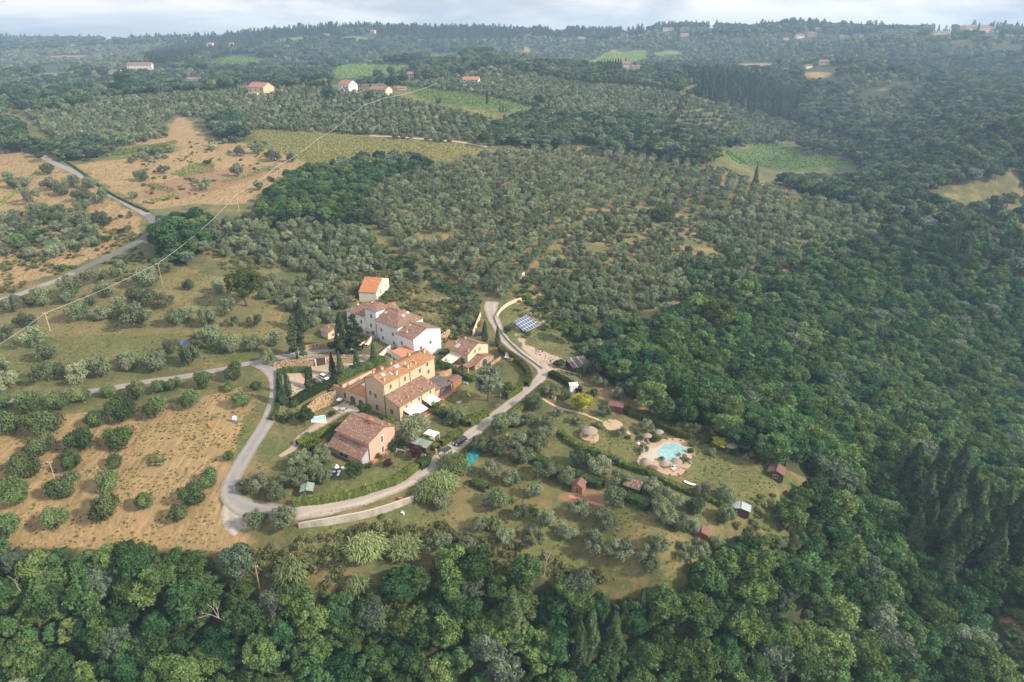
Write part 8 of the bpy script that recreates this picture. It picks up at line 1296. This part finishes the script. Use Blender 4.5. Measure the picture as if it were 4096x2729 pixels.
g = G(z6(1405,1350)); mb = MB(); mb.lathe([(.02, 1.1), (.3, 1.0), (.35, 0)], n=10); o = mb.build('barrel', M['orange_p']); o.location = g; tag(o, 'orange barrel at the fence in the straw field', 'barrel')
g = G(z6(1583,1325)); r_ = thing('water_tank', 'white and blue tank standing at the straw field corner', 'tank', tuple(g)); mb = MB(); mb.box(-.4, -.4, 0, .4, .4, .9); mb.build('tank', M['blue_p'], r_); m2 = MB(); m2.box(-.6, -.5, .9, .4, .4, 1.9); m2.build('cover', M['white_paint'], r_)
g = G(z2(953,748)); r_ = thing('swing_frame', 'thin white swing frame on the pink house lawn', 'swing', tuple(g), math.radians(-25)); mb = MB(); mb.tube((-1.5, 0, 1.6), (1.5, 0, 1.6), .05)
for x in (-1.5, 1.5): mb.tube((x, -.6, 0), (x, 0, 1.6), .04); mb.tube((x, .6, 0), (x, 0, 1.6), .04)
mb.build('frame', M['white_paint'], r_)
g = G(z2(813,760)); mb = MB(); mb.lathe([(.3, .7), (.35, .6), (.3, 0)], n=12); o = mb.build('bin', M['blue_p']); o.location = g; tag(o, 'blue bin at the corner of the pink house', 'bin')
g = G(z2(945,1180)); mb = MB(); mb.box(-.5, -.4, -.3, .5, .4, .9); o = mb.build('meter_box', M['rust']); o.location = g; tag(o, 'reddish utility box on the verge above the concrete wall', 'utility box')
g = G(z8(615,760)); r_ = thing('barrier', 'red and white striped barrier below the reed clumps', 'barrier', tuple(g), .1); 
for i in range(6): mb = MB(); mb.box(-1.1 + .37 * i, -.04, .8, -1.1 + .37 * (i + 1), .04, 1.05); mb.build('stripe', M['dish' if i % 2 else 'white_paint'], r_)
for x in (-1, 1): mb = MB(); mb.tube((x, .06, -.2), (x, .06, 1.2), .05); mb.build('post', M['metal'], r_)
for (a_, c_), lab in (((1790,715), 'orange plastic toy climbing frame under the orchard trees'), ((1960,595), 'small orange toy house among the orchard trees')):
    g = G(z2(a_, c_)); r_ = thing('toy', lab, 'toy', tuple(g)); mb = MB(); mb.box(-.4, -.4, 0, .4, .4, 1.0); mb.build('frame', M['orange_p'], r_); m2 = MB(); m2.slab([(-.5, -.5, 1.0), (.5, -.5, 1.0), (.5, .5, 1.3), (-.5, .5, 1.3)], .06); m2.build('roof', M['yellow_p'], r_)
g = G(z1(2250,532)); mb = MB(); mb.box(-1, -.7, 0, 1, .7, .15); o = mb.build('cover_plate', M['white_paint']); o.location = g; tag(o, 'white plate on the gravel patch behind the solar array', 'plate')
g = G(z1(2180,500)); mb = MB(); mb.box(-.6, -.4, 0, .6, .4, 1.2); o = mb.build('equipment_box', M['frame']); o.location = (g[0] - .5, g[1], g[2]); tag(o, 'beige equipment box above the solar array', 'utility box')
o = thing('outdoor_kitchen', 'low tiled barbecue lean-to at the cottage corner', 'barbecue', (*to_world(SQ, 53, -2.6, -2.4), 1.9), math.radians(53)); mb = MB(); mb.slab([(-.2, -.3, 2.0), (3.0, -.3, 2.0), (3.0, 2.4, 2.6), (-.2, 2.4, 2.6)], .12); mb.build('roof', M['tile'], o)
for x in (0, 2.8): m2 = MB(); m2.box(x - .15, -.2, -.3, x + .15, .1, 1.9); m2.build('pillar', M['cream'], o)
m2 = MB(); m2.box(.1, 1.9, -.3, 2.8, 2.3, 2.3); m2.build('back_wall', M['cream'], o)
# earth mound of vegetable plot edging below the orange shed
ribbon('track', [zB(*q) for q in ((-60,905),(60,940),(180,975),(280,1000))], 1.0, M['terracotta'], 'reddish garden path below the orange shed', cat='path')

# ------------------------------------------------------------------ the air
t = NT('air'); pv = t.n("VolumePrincipled"); pv.inputs['Color'].default_value = (.48, .71, 1.0, 1); pv.inputs['Density'].default_value = 0.00021; pv.inputs['Anisotropy'].default_value = .2
t.t.links.new(pv.outputs[0], t.out.inputs['Volume']); zlo, zhi = float(ZZ.min()) - 1, float(max(ZZ.max(), 150)) + 40
mb = MB(); mb.box(GX[0] - 5, GY[0] - 5, zlo, GX[-1] + 5, GY[-1] + 5, zhi); tag(mb.build('haze', t.m), 'thin bluish summer haze over the hills', 'haze', kind='stuff')
